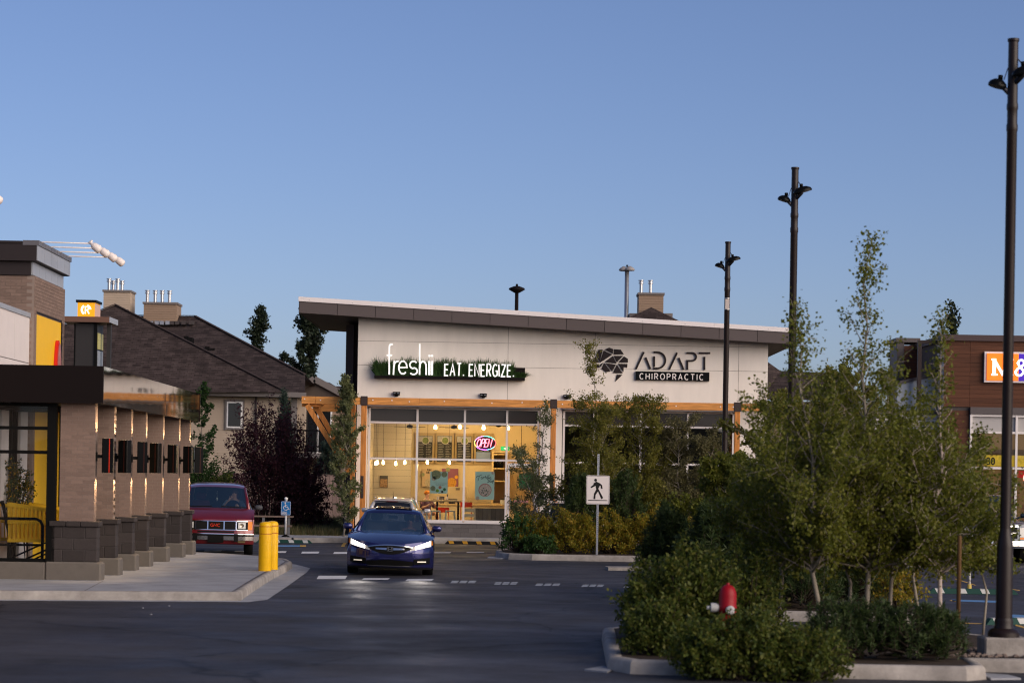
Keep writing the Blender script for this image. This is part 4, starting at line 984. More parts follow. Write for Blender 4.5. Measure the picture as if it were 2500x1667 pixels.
# posters: on the wall and on the window
def poster(name, label, r7, Y, m, th=.006):
    xa, xb, zb_, zt = rect7(*r7, Y)
    t = thing(name, label, 'poster', ((xa + xb) / 2, Y, zb_)); b = MB(); b.box(xa, xb, Y, Y + th, zb_, zt); b.build('sheet', m, t, world=True); return t
def disc(t, x, y, r, Y, m, k=1, name='print'):
    c = z7(x, y, Y); b = MB(); b.lathe([(r * Y / F_ / 5.059, 0), (r * Y / F_ / 5.059, .002)], (c[0], Y - .003 * k, c[1]), 22, 'y'); return b.build(name, m, t, world=True)
mint = mat('poster_mint', (.56, .80, .68), .5)
veg = mat('veg_print', (.28, .30, .16), .6, var=.8, vs=30); veg2 = mat('bowl_print', (.50, .42, .30), .6, var=.7, vs=25); rimm = mat('rim_print', (.55, .46, .36), .6)
t = poster('window_poster', 'mint poster with salad bowls taped inside the shop window', (810, 812, 1025, 1085), 77.13, mint)
for (x, y, r, m) in [(885, 850, 58, veg), (985, 848, 36, veg), (855, 900, 26, veg2), (845, 1020, 32, veg), (932, 1008, 19, mat('salmon_print', (.55, .22, .13), .6)), (900, 1048, 20, mat('lime_print', (.25, .42, .06), .6)), (988, 1033, 18, mat('green_print', (.06, .2, .06), .6)), (960, 1062, 15, mat('dark_print', (.03, .03, .02), .6))]: disc(t, x, y, r, 77.13, m)
def word7(t, txt, x, y, h, w, Y, m, gap=.2, sx=.8, slant=0.0, name='lettering'):
    e = bpy.data.objects.new(name, None); COL.objects.link(e); e.parent = t; c = z7(x, y, Y); w0 = wloc(t); s = Y / F_ / 5.059
    word(txt, c[0] - w0.x, c[1] - w0.z, h * s, w * s, Y - .006 - w0.y, .004, m, e, gap, 'letter', slant, sx)
pk = mat('print_black', (.02, .02, .02), .6)
b = MB()
for k, (x0, x1) in enumerate(((860, 1015), (868, 1010), (880, 985))):
    c0, c1 = z7(x0, 948 + 14 * k, 77.126), z7(x1, 952 + 14 * k, 77.126); b.box(c0[0], c1[0], 77.126, 77.129, c1[1], c0[1])
b.build('small_print', pk, t, world=True)
t = poster('window_poster', 'mint poster reading Tortilla Soup with a pink soup bowl', (1368, 812, 1600, 1160), 77.13, mint)
for (x, y, r, m, k) in [(1488, 1040, 82, mat('pink_print', (.50, .24, .22), .6), 1), (1490, 1042, 72, mat('soup_print', (.62, .50, .42), .6, var=.6, vs=28), 2), (1585, 830, 18, rimm, 1), (1395, 1140, 24, rimm, 1)]: disc(t, x, y, r, 77.13, m, k)
rr = random.Random(8)
for k in range(16):
    a_, r_ = rr.random() * 6.28, rr.random() * 60; disc(t, 1490 + r_ * math.cos(a_), 1042 + r_ * math.sin(a_), 7, 77.13, mat('olive_print', (.07, .10, .09), .6), 3)
def cur(lst, w, Y=77.13):
    b = MB()
    for k, s_ in enumerate(lst): b.ribbon([z7(x, y, Y) for x, y in s_], w * Y / F_ / 5.059, Y - .006 - .001 * k, Y - .002)
    return b
TS = [[(1378, 892), (1392, 870), (1425, 862), (1450, 850)], [(1420, 860), (1412, 890), (1400, 928)],  # T
      ar(1447, 893, 9, 12, 90, 450, 10), [(1463, 906), (1468, 880), (1484, 878)], [(1496, 862), (1486, 905)], [(1484, 880), (1503, 876)], [(1510, 880), (1506, 903)], [(1526, 850), (1516, 903)], [(1540, 848), (1530, 903)], ar(1552, 893, 9, 10, 40, 400, 10), [(1562, 882), (1560, 905), (1570, 902)],
      [(1550, 900), (1530, 897), (1518, 912), (1536, 922), (1532, 942), (1512, 940)], ar(1552, 932, 9, 11, 90, 450, 10), [(1566, 922), (1563, 938), (1572, 942), (1580, 922)], [(1588, 920), (1580, 958)], ar(1590, 927, 8, 9, 120, -120, 8)]
for s_ in TS: cur([s_], 5).build('letter', pk, t, world=True)
t = poster('wall_poster', 'cream poster with kale salad lettering on the back wall', (710, 780, 850, 1000), 83.4, mat('cream_poster', (.62, .45, .28), .6))
disc(t, 790, 955, 50, 83.4, veg2); disc(t, 720, 850, 22, 83.4, veg)
word7(t, 'KALE', 778, 800, 22, 6, 83.4, pk, .25, .7); word7(t, 'CAE', 765, 832, 22, 6, 83.4, pk, .25, .7)
t = poster('wall_poster', 'purple poster with an orange bowl on the back wall', (955, 775, 1155, 1000), 83.4, mat('purple_poster', (.25, .09, .14), .6))
disc(t, 1075, 950, 60, 83.4, mat('orange_print', (.55, .26, .04), .6, var=.6, vs=20)); disc(t, 1135, 880, 22, 83.4, mat('orange_flat', (.7, .33, .03), .6)); disc(t, 1030, 790, 28, 83.4, veg)
t = poster('wall_picture', 'dark framed food picture on the grey shiplap wall', (188, 862, 286, 1010), 81.94, mat('dark_picture', (.05, .045, .045), .5))
xa, xb, zb_, zt = rect7(192, 905, 282, 1006, 81.935); b = MB(); b.box(xa, xb, 81.93, 81.937, zb_, zt); b.build('print', mat('mosaic_print', (.22, .13, .07), .6, var=.9, vs=22), t, world=True)
# doorway, exit sign, shelf, counter
xa, xb, zb_, zt = rect7(405, 755, 530, 1130, 83.4)
t = thing('inner_door', 'dark brown door in the back wall of the restaurant', 'door', ((xa + xb) / 2, 83.4, .16)); b = MB(); b.box(xa, xb, 83.44, 83.495, .16, zt); b.build('leaf', mat('dark_door', (.035, .024, .018), .5), t, world=True)
b = MB(); b.box(xa - .06, xa - .002, 83.42, 83.496, .16, zt + .06); b.box(xb + .002, xb + .06, 83.42, 83.496, .16, zt + .06); b.build('frame', menuf, t, world=True)
xa, xb, zb_, zt = rect7(412, 550, 542, 752, 83.42); t = thing('transom_panel', 'olive panel on the wall above the inner door', 'panel', ((xa + xb) / 2, 83.45, zb_)); b = MB(); b.box(xa, xb, 83.45, 83.495, zb_ + .08, zt); b.build('board', mat('olive_board', (.16, .12, .05), .8), t, world=True)
xa, xb, zb_, zt = rect7(1682, 502, 1790, 554, 82.0); t = thing('exit_sign', 'green running figure exit sign inside the restaurant', 'sign', ((xa + xb) / 2, 82, zb_))
b = MB(); b.box(xa, xb, 82.0, 82.05, zb_, zt); b.build('body', mat('exit_green', (.01, .25, .09), .5, emit=(.02, .5, .2), es=.5), t, world=True)
b = MB(); xm = xa + (xb - xa) * .5; b.ribbon([(xm + .02, zb_ + .03), (xm - .02, zb_ + .07), (xm + .01, zt - .06)], .018, 81.994, 81.999); b.ribbon([(xm - .05, zt - .07), (xm + .05, zt - .05)], .015, 81.992, 81.999); b.box(xb - .09, xb - .06, 81.994, 81.999, zb_ + .02, zt - .02); b.build('figure', wl, t, world=True)
t = thing('wall_shelf', 'pale wooden shelving with dark bottles beside the exit sign', 'shelf', (0, 82.6, .16)); sw = mat('shelf_wood', (.55, .40, .20), .6)
xa, xb, _, zt = rect7(1585, 565, 1760, 900, 82.6)
for x_ in (xa, xb): b = MB(); b.box(x_ - .03, x_ + .03, 82.5, 83.4, .16, zt); b.build('upright', sw, t, world=True)
for yy_ in (572, 600, 775, 930, 1210):
    c = z7(1600, yy_, 82.6); b = MB(); b.box(xa + .031, xb - .031, 82.5, 83.4, c[1] - .02, c[1] + .02); b.build('board', sw, t, world=True)
for k in range(6):
    c = z7(1600 + 20 * k, 772, 82.7); t2 = thing('bottle', 'dark glass bottle on the middle shelf', 'bottle', (c[0], 82.75, c[1] + .021), 0, 'dark bottles on the shelf'); b = MB(); b.lathe([(.035, 0), (.035, .16), (.014, .2), (.014, .26)], n=10); b.build('body', gloss_black, t2, True)
t = thing('service_counter', 'pale service counter with a glass case at the back', 'counter', (-1.6, 82.3, .16)); b = MB(); b.box(-2.95, .8, 82.0, 82.7, .16, 1.1); b.build('body', warmw, t, world=True); b = MB(); b.box(-3.0, .85, 81.95, 82.75, 1.101, 1.15); b.build('top', sw, t, world=True)
xa, xb, zb_, zt = rect7(1030, 1000, 1262, 1160, 82.1); b = MB(); b.box(xa, xb, 82.1, 82.6, 1.151, zt); b.build('case', mat('case_tan', (.42, .33, .2), .4), t, world=True)
c = z7(1150, 1028, 82.0); b = MB(); b.box(c[0] - .07, c[0] + .07, 82.09, 82.099, c[1] - .04, c[1] + .04); b.build('notice', mat('notice_dark', (.12, .1, .08), .5), t, world=True)
t = thing('high_table', 'long high wooden table with stools behind the window', 'table', (-2.2, 79.3, .16)); xa, xb, zb_, zt = rect7(600, 1158, 1195, 1188, 79.3)
b = MB(); b.bbox(xa - .2, xb, 79.0, 79.6, zb_, zt, .01); b.build('table_top', sw, t, world=True)
for x_ in (xa + .1, xb - .1, (xa + xb) / 2): b = MB(); b.box(x_ - .03, x_ + .03, 79.25, 79.35, .16, zb_ - .002); b.build('leg', blackm, t, world=True)
stw = mat('stool_mint_white', (.48, .52, .47), .4)
def stool(x, Y, h, label):
    t = thing('stool', label, 'stool', (x, Y, .16), 0, 'pale metal stools at the high table')
    b = MB(); b.bbox(-.16, .16, -.16, .16, h - .04, h, .012); b.build('seat', stw, t)
    for sx in (-1, 1):
        for sy in (-1, 1):
            b = MB(); b.beam((sx * .13, sy * .13, h - .041), (sx * .2, sy * .2, 0), .045, .02, (0, 1, 0)); b.build('leg', stw, t)
    b = MB(); b.tube([(-.165, -.165, .3), (.165, -.165, .3), (.165, .165, .3), (-.165, .165, .3), (-.165, -.165, .3)], .012, 6); b.build('ring', stw, t)
for (x, lab) in [(880, 'pale metal stool left of its twin under the high table'), (1058, 'pale metal stool right of its twin under the high table'), (715, 'pale metal stool mostly hidden behind the parked white car')]:
    c = z7(x, 1292, 78.5); stool(c[0], 78.5, c[1] - .16, lab)
t = thing('folding_chair', 'cream slatted chair just inside the window', 'chair', (z7(1290, 1300, 78.0)[0], 78.0, .16)); cw = mat('cream_chair', (.55, .47, .34), .5)
b = MB(); b.bbox(-.2, .2, -.05, .35, .43, .46, .008); b.build('seat', cw, t)
for (za_, zb2) in ((.62, .72), (.78, .9)): b = MB(); b.bbox(-.2, .2, -.1, -.07, za_, zb2, .006); b.build('backrest', cw, t)
for sx in (-1, 1):
    b = MB(); b.beam((sx * .19, -.085, .92), (sx * .21, -.12, 0), .035, .03, (0, 1, 0)); b.build('leg', cw, t)
    b = MB(); b.beam((sx * .18, .3, .43), (sx * .2, .36, 0), .035, .03, (0, 1, 0)); b.build('leg', cw, t)
for sx, (x, y, c_) in enumerate([(970, 1255, (.55, .05, .02)), (1255, 1190, (.55, .06, .03))]):
    c = z7(x, y, 80.2); t = thing('dining_chair', ('red orange chair behind the two pale stools', 'red orange chair beside the cream chair')[sx], 'chair', (c[0], 80.2, .16), 0, 'red orange chairs')
    ro = mat('chair_red', c_, .35); b = MB(); b.grid(lambda u, v: ((u - .5) * .40, .2 - .06 * (1 - (2 * u - 1) ** 2), c[1] - .16 - .17 * (1 - v)), 8, 4); b.tube([(-.17, .17, .45), (-.19, .19, c[1] - .2)], .012, 6); b.tube([(.17, .17, .45), (.19, .19, c[1] - .2)], .012, 6); b.grid(lambda u, v: ((u - .5) * .44, -.22 + v * .42, .45 - .02 * math.sin(u * 3.14)), 8, 4); b.build('shell', ro, t, True)
    for q in ((-.18, -.18), (.18, -.18), (-.18, .18), (.18, .18)): b = MB(); b.tube([(q[0], q[1], .43), (q[0] * 1.2, q[1] * 1.2, 0)], .012, 6); b.build('leg', blackm, t)
t = thing('plank_bench', 'grey weathered plank planter box inside the shop window', 'planter', (z7(1540, 1330, 78.3)[0], 78.3, .16)); xa, xb, zb_, zt = rect7(1352, 1262, 1730, 1400, 78.3)
b = MB(); b.box(xa, xb, 78.33, 78.7, .16, zt - .01); b.build('core', mortard, t, world=True)
for k in range(7):
    w_ = (xb - xa) / 7; b = MB(); b.box(xa + w_ * k, xa + w_ * (k + 1) - .012, 78.29, 78.329, .17, zt); b.build('plank', mat('grey_plank', (.13, .115, .10), .8, var=.2, vs=8, rnd=.2, stretch=(8, 8, 1)), t, world=True)
# things on the counter and the high table
for i, (x, Y, z, r, h, c_, lab) in enumerate([(-2.55, 82.2, 1.15, .05, .12, (.7, .68, .62), 'white paper cup on the service counter'), (-2.3, 82.25, 1.15, .09, .22, (.12, .1, .09), 'dark blender jar on the service counter'), (-.2, 82.2, 1.15, .12, .16, (.5, .5, .48), 'steel pot on the service counter near the shelf'), (.25, 82.2, 1.15, .07, .2, (.25, .3, .1), 'green jar on the service counter near the shelf')]):
    t = thing(('paper_cup', 'blender_jar', 'steel_pot', 'storage_jar')[i], lab, ('cup', 'jar', 'pot', 'jar')[i], (x, Y, z)); b = MB(); b.lathe([(r * .8, 0), (r, h * .6), (r * .95, h)], n=14); b.build('body', mat('counter_item%d' % i, c_, .4), t, True, auto=40); b = MB(); b.lathe([(r * 1.02, h + .001), (r * 1.0, h + .02)], n=14); b.build('lid', blackm, t)
for i, (x, lab) in enumerate([(-2.35, 'white cup on the high table nearest the guest'), (-2.05, 'white cup on the high table past the first one')]):
    t = thing('table_cup', lab, 'cup', (x, 79.3, z7(900, 1158, 79.3)[1] + .001), 0, 'cups on the high table'); b = MB(); b.lathe([(.035, 0), (.045, .1), (.04, .1), (.03, .01)], n=14); b.build('body', whitepaint, t, True, auto=40)
t = thing('cash_register', 'black tilted screen till standing on the service counter', 'till', (-1.95, 82.15, 1.151)); b = MB(); b.hexa([(-.18, -.1, .08), (.18, -.1, .08), (.18, -.07, .06), (-.18, -.07, .06), (-.18, .05, .32), (.18, .05, .32), (.18, .08, .31), (-.18, .08, .31)]); b.build('screen', gloss_black, t); b = MB(); b.box(-.1, .1, -.08, .1, 0, .055); b.build('stand', blackm, t)
# neon OPEN sign
ON = thing('neon_sign', 'oval neon sign reading OPEN with a rainbow ring', 'sign', (z7(1490, 460, 77.3)[0], 77.3, z7(1490, 460, 77.3)[1])); s7 = 77.3 / F_ / 5.059
def neon(n, c, e): return mat(n, c, .4, emit=c, es=e)
b = MB(); b.lathe([(1, 0), (1, .02)], (0, .05, 0), 32, 'y'); b.xf(Matrix.Diagonal((128 * s7, 1, 80 * s7, 1))); b.build('backing', mat('neon_back', (.05, .012, .03), .4), ON)
segs = [(30, 100, (.15, .9, .55), 'neon_green'), (100, 165, (.95, .35, .85), 'neon_pink'), (165, 215, (.85, .8, .15), 'neon_yellow'), (215, 280, (.7, .2, .95), 'neon_violet'), (280, 330, (.25, .75, 1), 'neon_cyan'), (330, 390, (1, .12, .12), 'neon_red')]
for (a, c_, col, n) in segs:
    b = MB(); b.tube([(131 * s7 * math.cos(R(a + (c_ - a) * i / 10)), 0, 84 * s7 * math.sin(R(a + (c_ - a) * i / 10))) for i in range(11)], 4.2 * s7, 6); b.build('ring_tube', neon(n, col, 3.2), ON, True)
no = neon('neon_letters', (1, .20, .26), 4.5)
word('OPEN', -108 * s7, -48 * s7, 96 * s7, 11 * s7, .0, .015, no, ON, gap=.10, sx=.66, slant=.22)
# number on the door transom and white pendant shade behind it
t = thing('door_number', 'black 8-10 number on the glass above the shop door', 'sign', (z7(1870, 628, 77.08)[0], 77.08, z7(1870, 628, 77.08)[1])); s_ = 77.08 / F_ / 5.059
word('8-10', 0, 0, 58 * s_, 13 * s_, 0, .004, pk, t, gap=.22, sx=.85)
c = z7(1935, 560, 79.0); t = thing('pendant_shade_lamp', 'white enamel pendant shade hanging behind the door transom', 'lamp', (c[0], 79, c[1])); b = MB(); b.lathe([(.2, -.14), (.2, -.02), (.12, .08), (.03, .12)], n=20); b.build('shade', whitepaint, t, True, auto=40); b = MB(); b.tube([(0, 0, .12), (0, 0, 3.99 - c[1])], .008, 6); b.build('cord', blackm, t)
# ================================================================ houses behind
def shingle(name, c1, c2):
    m = bpy.data.materials.new(name); MATS[name] = m; m.use_nodes = True; n = m.node_tree; b = n.nodes['Principled BSDF']; b.inputs['Roughness'].default_value = .95
    b.inputs['Specular IOR Level'].default_value = .15
    tc = n.nodes.new('ShaderNodeTexCoord'); sp = n.nodes.new('ShaderNodeSeparateXYZ'); cb = n.nodes.new('ShaderNodeCombineXYZ')
    n.links.new(tc.outputs['Object'], sp.inputs[0]); n.links.new(sp.outputs['X'], cb.inputs['X']); n.links.new(sp.outputs['Z'], cb.inputs['Y'])
    br = n.nodes.new('ShaderNodeTexBrick'); br.inputs['Scale'].default_value = 1; br.inputs['Brick Width'].default_value = .34; br.inputs['Row Height'].default_value = .085; br.inputs['Mortar Size'].default_value = .009
    br.inputs['Color1'].default_value = (*c1, 1); br.inputs['Color2'].default_value = (*c2, 1); br.inputs['Mortar'].default_value = (c1[0] * .35, c1[1] * .35, c1[2] * .35, 1); br.offset = .37
    n.links.new(cb.outputs[0], br.inputs['Vector'])
    nz = n.nodes.new('ShaderNodeTexNoise'); nz.inputs['Scale'].default_value = 2.5; nz.inputs['Detail'].default_value = 5; n.links.new(tc.outputs['Object'], nz.inputs['Vector'])
    mr = n.nodes.new('ShaderNodeMapRange'); mr.inputs[1].default_value = .3; mr.inputs[2].default_value = .7; mr.inputs[3].default_value = .7; mr.inputs[4].default_value = 1.3; n.links.new(nz.outputs[0], mr.inputs[0])
    hv = n.nodes.new('ShaderNodeHueSaturation'); n.links.new(br.outputs['Color'], hv.inputs['Color']); n.links.new(mr.outputs[0], hv.inputs['Value']); n.links.new(hv.outputs[0], b.inputs['Base Color'])
    return m
shing = shingle('brown_shingle', (.066, .049, .047), (.034, .025, .025))
siding = mat('tan_siding', (.42, .335, .26), .7, var=.05, vs=1)
sidingd = mat('brown_siding', (.27, .19, .135), .7, var=.05, vs=1)
trimd = mat('dark_trim', (.06, .05, .05), .6); trimt = mat('grey_trim', (.17, .15, .145), .6)
def clap(mb, xa, xb, y, za, zb, h=.115):
    z = za
    while z < zb - .01:
        z1 = min(z + h, zb); mb.add([(xa, y - .022, z), (xb, y - .022, z), (xb, y, z1), (xa, y, z1), (xa, y, z), (xb, y, z)], [(0, 1, 2, 3), (0, 4, 5, 1)]); z += h
def chimney(parent, xa, xb, ya, yb, za, zb, flues, m=siding):
    b = MB(); clap(b, xa, xb, ya, za, zb, .112); b.build('chimney', m, parent, world=True)
    b = MB(); b.box(xa, xb, ya + .002, yb, za, zb); ch = b.build('chimney_core', m, parent, world=True)
    b = MB(); b.box(xa - .05, xb + .05, ya - .08, yb + .05, zb + .002, zb + .10); b.build('chimney_cap', trimt, parent, world=True)
    for (fx, fy, hh) in flues:
        b = MB(); b.lathe([(.075, 0), (.075, hh - .17), (.12, hh - .16), (.12, hh - .11), (.08, hh - .10), (.08, hh - .05), (.13, hh - .03), (.13, hh)], (fx, fy, zb + .101), 12); b.build('flue', galv, parent, True, world=True, auto=35)
HS = thing('apartment_house', 'large tan sided house with brown hip roof and chimneys behind the trees', 'house', (-14, 110, 0))
def P(px, py, Y): return tuple(at(px, py, Y))
A_, B_, C_, D_, E_ = P(60, 957, 109), P(745, 957, 109), P(745, 915, 110.7), P(476, 772, 117), P(200, 770, 117)
b = MB(); b.add([A_, B_, C_, D_, E_, (B_[0], 125, B_[2])], [(0, 1, 2, 3, 4), (3, 2, 5)]); RF = b.build('roof', shing, HS, world=True)
ap, wl_, wr_ = P(281, 744, 113), P(-260, 957, 107.6), P(700, 957, 108.7); bk_ = P(300, 752, 118)
b = MB(); b.add([ap, wl_, wr_, bk_, (wl_[0], 118, wl_[2])], [(0, 1, 2), (0, 2, 3), (0, 3, 4, 1)]); b.build('front_roof', shing, HS, world=True)
# ridge and hip caps, eaves
for (p, q) in ((ap, wr_), (D_, C_), (D_, E_), (ap, wl_)):
    b = MB(); b.beam(Vector(p) + Vector((0, -.02, .03)), Vector(q) + Vector((0, -.02, .03)), .16, .03); b.build('ridge_cap', mat('ridge_brown', (.052, .039, .038), .95, spec=.1), HS, world=True)
b = MB(); b.box(-22, B_[0] + .05, 108.88, 109.05, B_[2] - .24, B_[2] - .02); b.build('eave_gutter', trimt, HS, world=True)
b = MB(); b.box(-22, B_[0] + .02, 109.06, 110.4, B_[2] - .22, B_[2] - .2); b.build('eave_soffit', trimd, HS, world=True)
zE = B_[2] - .24
b = MB(); x0, x1 = P(430, 1000, 109.6)[0], P(693, 1000, 109.6)[0]; clap(b, -22, x1, 109.6, .3, zE); b.build('siding', siding, HS, world=True)
b = MB(); b.box(-22, x1, 109.62, 124, .2, zE); b.build('wall', siding, HS, world=True)
b = MB(); b.box(x1 - .005, x1 + .11, 109.56, 109.7, .3, zE); b.build('corner_board', whitepaint, HS, world=True)
xr = P(870, 1000, 111)[0]
b = MB(); clap(b, x1 + .11, xr, 111.2, .3, zE); b.build('siding', sidingd, HS, world=True)
b = MB(); b.box(x1 + .02, xr, 111.22, 124, .2, zE); b.build('wall', sidingd, HS, world=True)
b = MB(); b.box(P(640, 0, 111)[0], P(678, 0, 111)[0], 111.1, 111.18, 2.9, 4.95); b.build('balcony_door', mat('tan_door', (.5, .37, .27), .6), HS, world=True)
xp = P(718, 1000, 109.8)[0]; b = MB(); b.box(xp - .13, xp + .13, 109.7, 109.95, 2.9, zE); b.build('balcony_post', trimt, HS, world=True)
b = MB(); b.box(P(735, 0, 110)[0], P(760, 0, 110)[0], 110.3, 111.19, 2.9, zE); b.build('wall', siding, HS, world=True)
# window
wx0, wx1 = P(556, 1000, 109.5)[0], P(590, 1000, 109.5)[0]
b = MB(); b.box(wx0 - .12, wx1 + .12, 109.50, 109.57, 4.0, 5.35); wn = b.build('window', trimt, HS, world=True)
b = MB(); b.box(wx0 - .04, wx1 + .04, 109.47, 109.499, 4.08, 5.27); b.build('frame', whitepaint, wn, world=True)
b = MB(); b.box(wx0 + .03, wx1 - .03, 109.455, 109.469, 4.15, 5.2); b.build('pane', darkglass, wn, world=True)
# sliding door and balcony
sx0, sx1 = P(746, 1040, 110.9)[0], P(806, 1040, 110.9)[0]
b = MB(); b.box(sx0 - .07, sx1 + .07, 111.05, 111.17, 3.0, 5.12); sd = b.build('sliding_door', whitepaint, HS, world=True)
for (xa, xb) in ((sx0, (sx0 + sx1) / 2 - .04), ((sx0 + sx1) / 2 + .04, sx1)): b = MB(); b.box(xa, xb, 111.03, 111.049, 3.05, 5.05); b.build('pane', darkglass, sd, world=True)
b = MB(); b.box(P(700, 0, 110)[0], xr, 109.3, 111.1, 2.78, 3.0); b.build('balcony_floor', trimt, HS, world=True)
b = MB(); bx0, bx1 = P(715, 0, 109.4)[0], xr; b.box(bx0, bx1, 109.36, 109.42, 3.98, 4.05); b.box(bx0, bx1, 109.37, 109.41, 3.08, 3.13)
x_ = bx0
while x_ < bx1: b.box(x_, x_ + .025, 109.375, 109.405, 3.13, 3.98); x_ += .13
b.box(P(727, 0, 109.4)[0] - .09, P(727, 0, 109.4)[0] + .09, 109.34, 109.44, 3.0, 4.08)
b.build('balcony_railing', blackm, HS, world=True)
xd = P(625, 1000, 109.5)[0]; b = MB(); b.tube([(xd, 109.5, zE), (xd, 109.52, .3)], .05, 8); b.build('downpipe', trimd, HS, world=True)
xa, xb = P(257, 730, 117)[0], P(322, 730, 117)[0]
chimney(HS, xa, xb, 116.5, 118, P(257, 760, 116.5)[2] - .9, P(290, 713, 116.5)[2], [(P(278, 0, 117)[0], 117, .58), (P(299, 0, 117)[0], 117, .58), (P(281, 0, 117)[0] + .05, 117.5, .52), (P(303, 0, 117)[0] + .05, 117.5, .52)])
xa, xb = P(357, 760, 117)[0], P(437, 760, 117)[0]
chimney(HS, xa, xb, 116.2, 117.8, P(357, 790, 116)[2] - .4, P(390, 742, 116)[2], [(P(x, 0, 117)[0], 117, .62) for x in (372, 391, 408, 426)], sidingd)
for x in (371, 385, 397, 411, 422, 434, 450, 468):     # roof vents under the chimney
    p = P(x, 788, 115.9); b = MB(); b.box(p[0] - .10, p[0] + .10, 115.6, 116.2, p[2] - .10, p[2] + .07); b.build('roof_vent', galv if int(x) % 2 else trimd, RF, world=True)
for (x, y) in ((456, 828), (466, 831), (508, 853), (521, 857)):
    p = P(x, y, 113.6); b = MB(); b.box(p[0] - .1, p[0] + .1, 113.2, 114.0, p[2] - .12, p[2] + .12); b.build('roof_vent', blackm, RF, world=True)
# small gable between the house and the shop
GB = thing('gable_house', 'small dark roofed house gable beside the shop wall', 'house', (-8, 118, 0))
g0, g1, g2 = P(700, 965, 116), P(768, 925, 116), P(880, 985, 116)
b = MB(); b.add([g0, g1, g2, (g0[0], 126, g0[2]), (g1[0], 126, g1[2] + .2), (g2[0], 126, g2[2])], [(0, 1, 4, 3), (1, 2, 5, 4)]); b.build('roof', shing, GB, world=True)
b = MB(); b.beam(Vector(g1) + Vector((0, -.1, 0)), Vector(g2) + Vector((0, -.1, 0)), .12, .3); b.beam(Vector(g1) + Vector((0, -.1, 0)), Vector(g0) + Vector((0, -.1, 0)), .12, .3); b.build('rake_board', trimt, GB, world=True)
b = MB(); b.add([(g0[0], 116.05, .3), (g2[0], 116.05, .3), (g2[0], 116.05, g2[2]), (g1[0], 116.05, g1[2]), (g0[0], 116.05, g0[2])], [(0, 1, 2, 3, 4)]); b.build('wall', mat('gable_brown', (.09, .07, .06), .8), GB, world=True)
b = MB(); a1, a2 = P(790, 937, 120), P(900, 937, 120); b.add([(a1[0], 119, a1[2] - 2), (a2[0], 119, a2[2] - 2), (a2[0], 123, a2[2]), (a1[0], 123, a1[2])], [(0, 1, 2, 3)]); b.build('rear_roof', shing, GB, world=True)
# house behind the shop roof
H2 = thing('rear_house', 'brown roofed house with a sided chimney rising behind the shop roof', 'house', (9, 112, 0))
pk_ = P(1590, 750, 110); l_, r_ = P(1330, 870, 107), P(1880, 890, 107); rl, rr_ = P(1440, 830, 118), P(1760, 850, 118)
b = MB(); b.add([pk_, l_, r_, (l_[0], 122, l_[2]), (r_[0], 122, r_[2]), (pk_[0], 118, pk_[2])], [(0, 1, 2), (0, 5, 3, 1), (0, 2, 4, 5)]); b.build('roof', shing, H2, world=True)
q = [P(1870, 880, 108), P(1905, 905, 110), P(2078, 912, 110), P(2086, 978, 106.5), P(1860, 975, 106.5)]
b = MB(); b.add(q, [(0, 1, 2, 3, 4)]); b.build('side_roof', shing, H2, world=True)
b = MB(); b.box(l_[0], q[3][0], 107.5, 118, 0.3, q[3][2] - .05); b.build('wall', sidingd, H2, world=True)
p = P(1885, 963, 107.5); b = MB(); b.box(p[0] - .25, p[0] + .25, 107.3, 107.9, p[2] - .1, p[2] + .12); b.build('roof_vent', blackm, H2, world=True)
xa, xb = P(1558, 740, 112)[0], P(1618, 740, 112)[0]
chimney(H2, xa, xb, 111.5, 112.9, P(1590, 775, 111.5)[2] - .6, P(1590, 720, 111.5)[2], [(P(x, 0, 112)[0], 112.1, .62) for x in (1577, 1600)], sidingd)
for x in (1546, 1632): p = P(x, 768, 111); b = MB(); b.box(p[0] - .18, p[0] + .18, 110.8, 112.2, p[2] - .25, p[2] + .05); b.build('roof_vent', trimt, H2, world=True)
# board fence
FN = thing('board_fence', 'pale pink board fence behind the purple shrub', 'fence', (-7.5, 95, .3))
b = MB(); b.box(-11.5, -4.9, 95.03, 95.08, .75, .85); b.box(-11.5, -4.9, 95.03, 95.08, 1.7, 1.8); b.build('rail', mat('fence_rail', (.35, .24, .2), .8), FN, world=True)
fpl = bpy.data.meshes.new('plank'); m_ = MB(); m_.box(-.066, .066, 0, .025, 0, 1.72); fpl.from_pydata(m_.v, [], m_.f); fpl.materials.append(mat('fence_pink', (.46, .31, .26), .8, var=.1, vs=6, rnd=.08))
for k in range(46): link('plank', fpl, FN, (-11.45 + .143 * k + 7.5, 0, .0))
b = MB(); b.box(-11.5, -4.9, 94.98, 95.1, 2.025, 2.06); b.build('cap_rail', MATS['fence_rail'], FN, world=True)

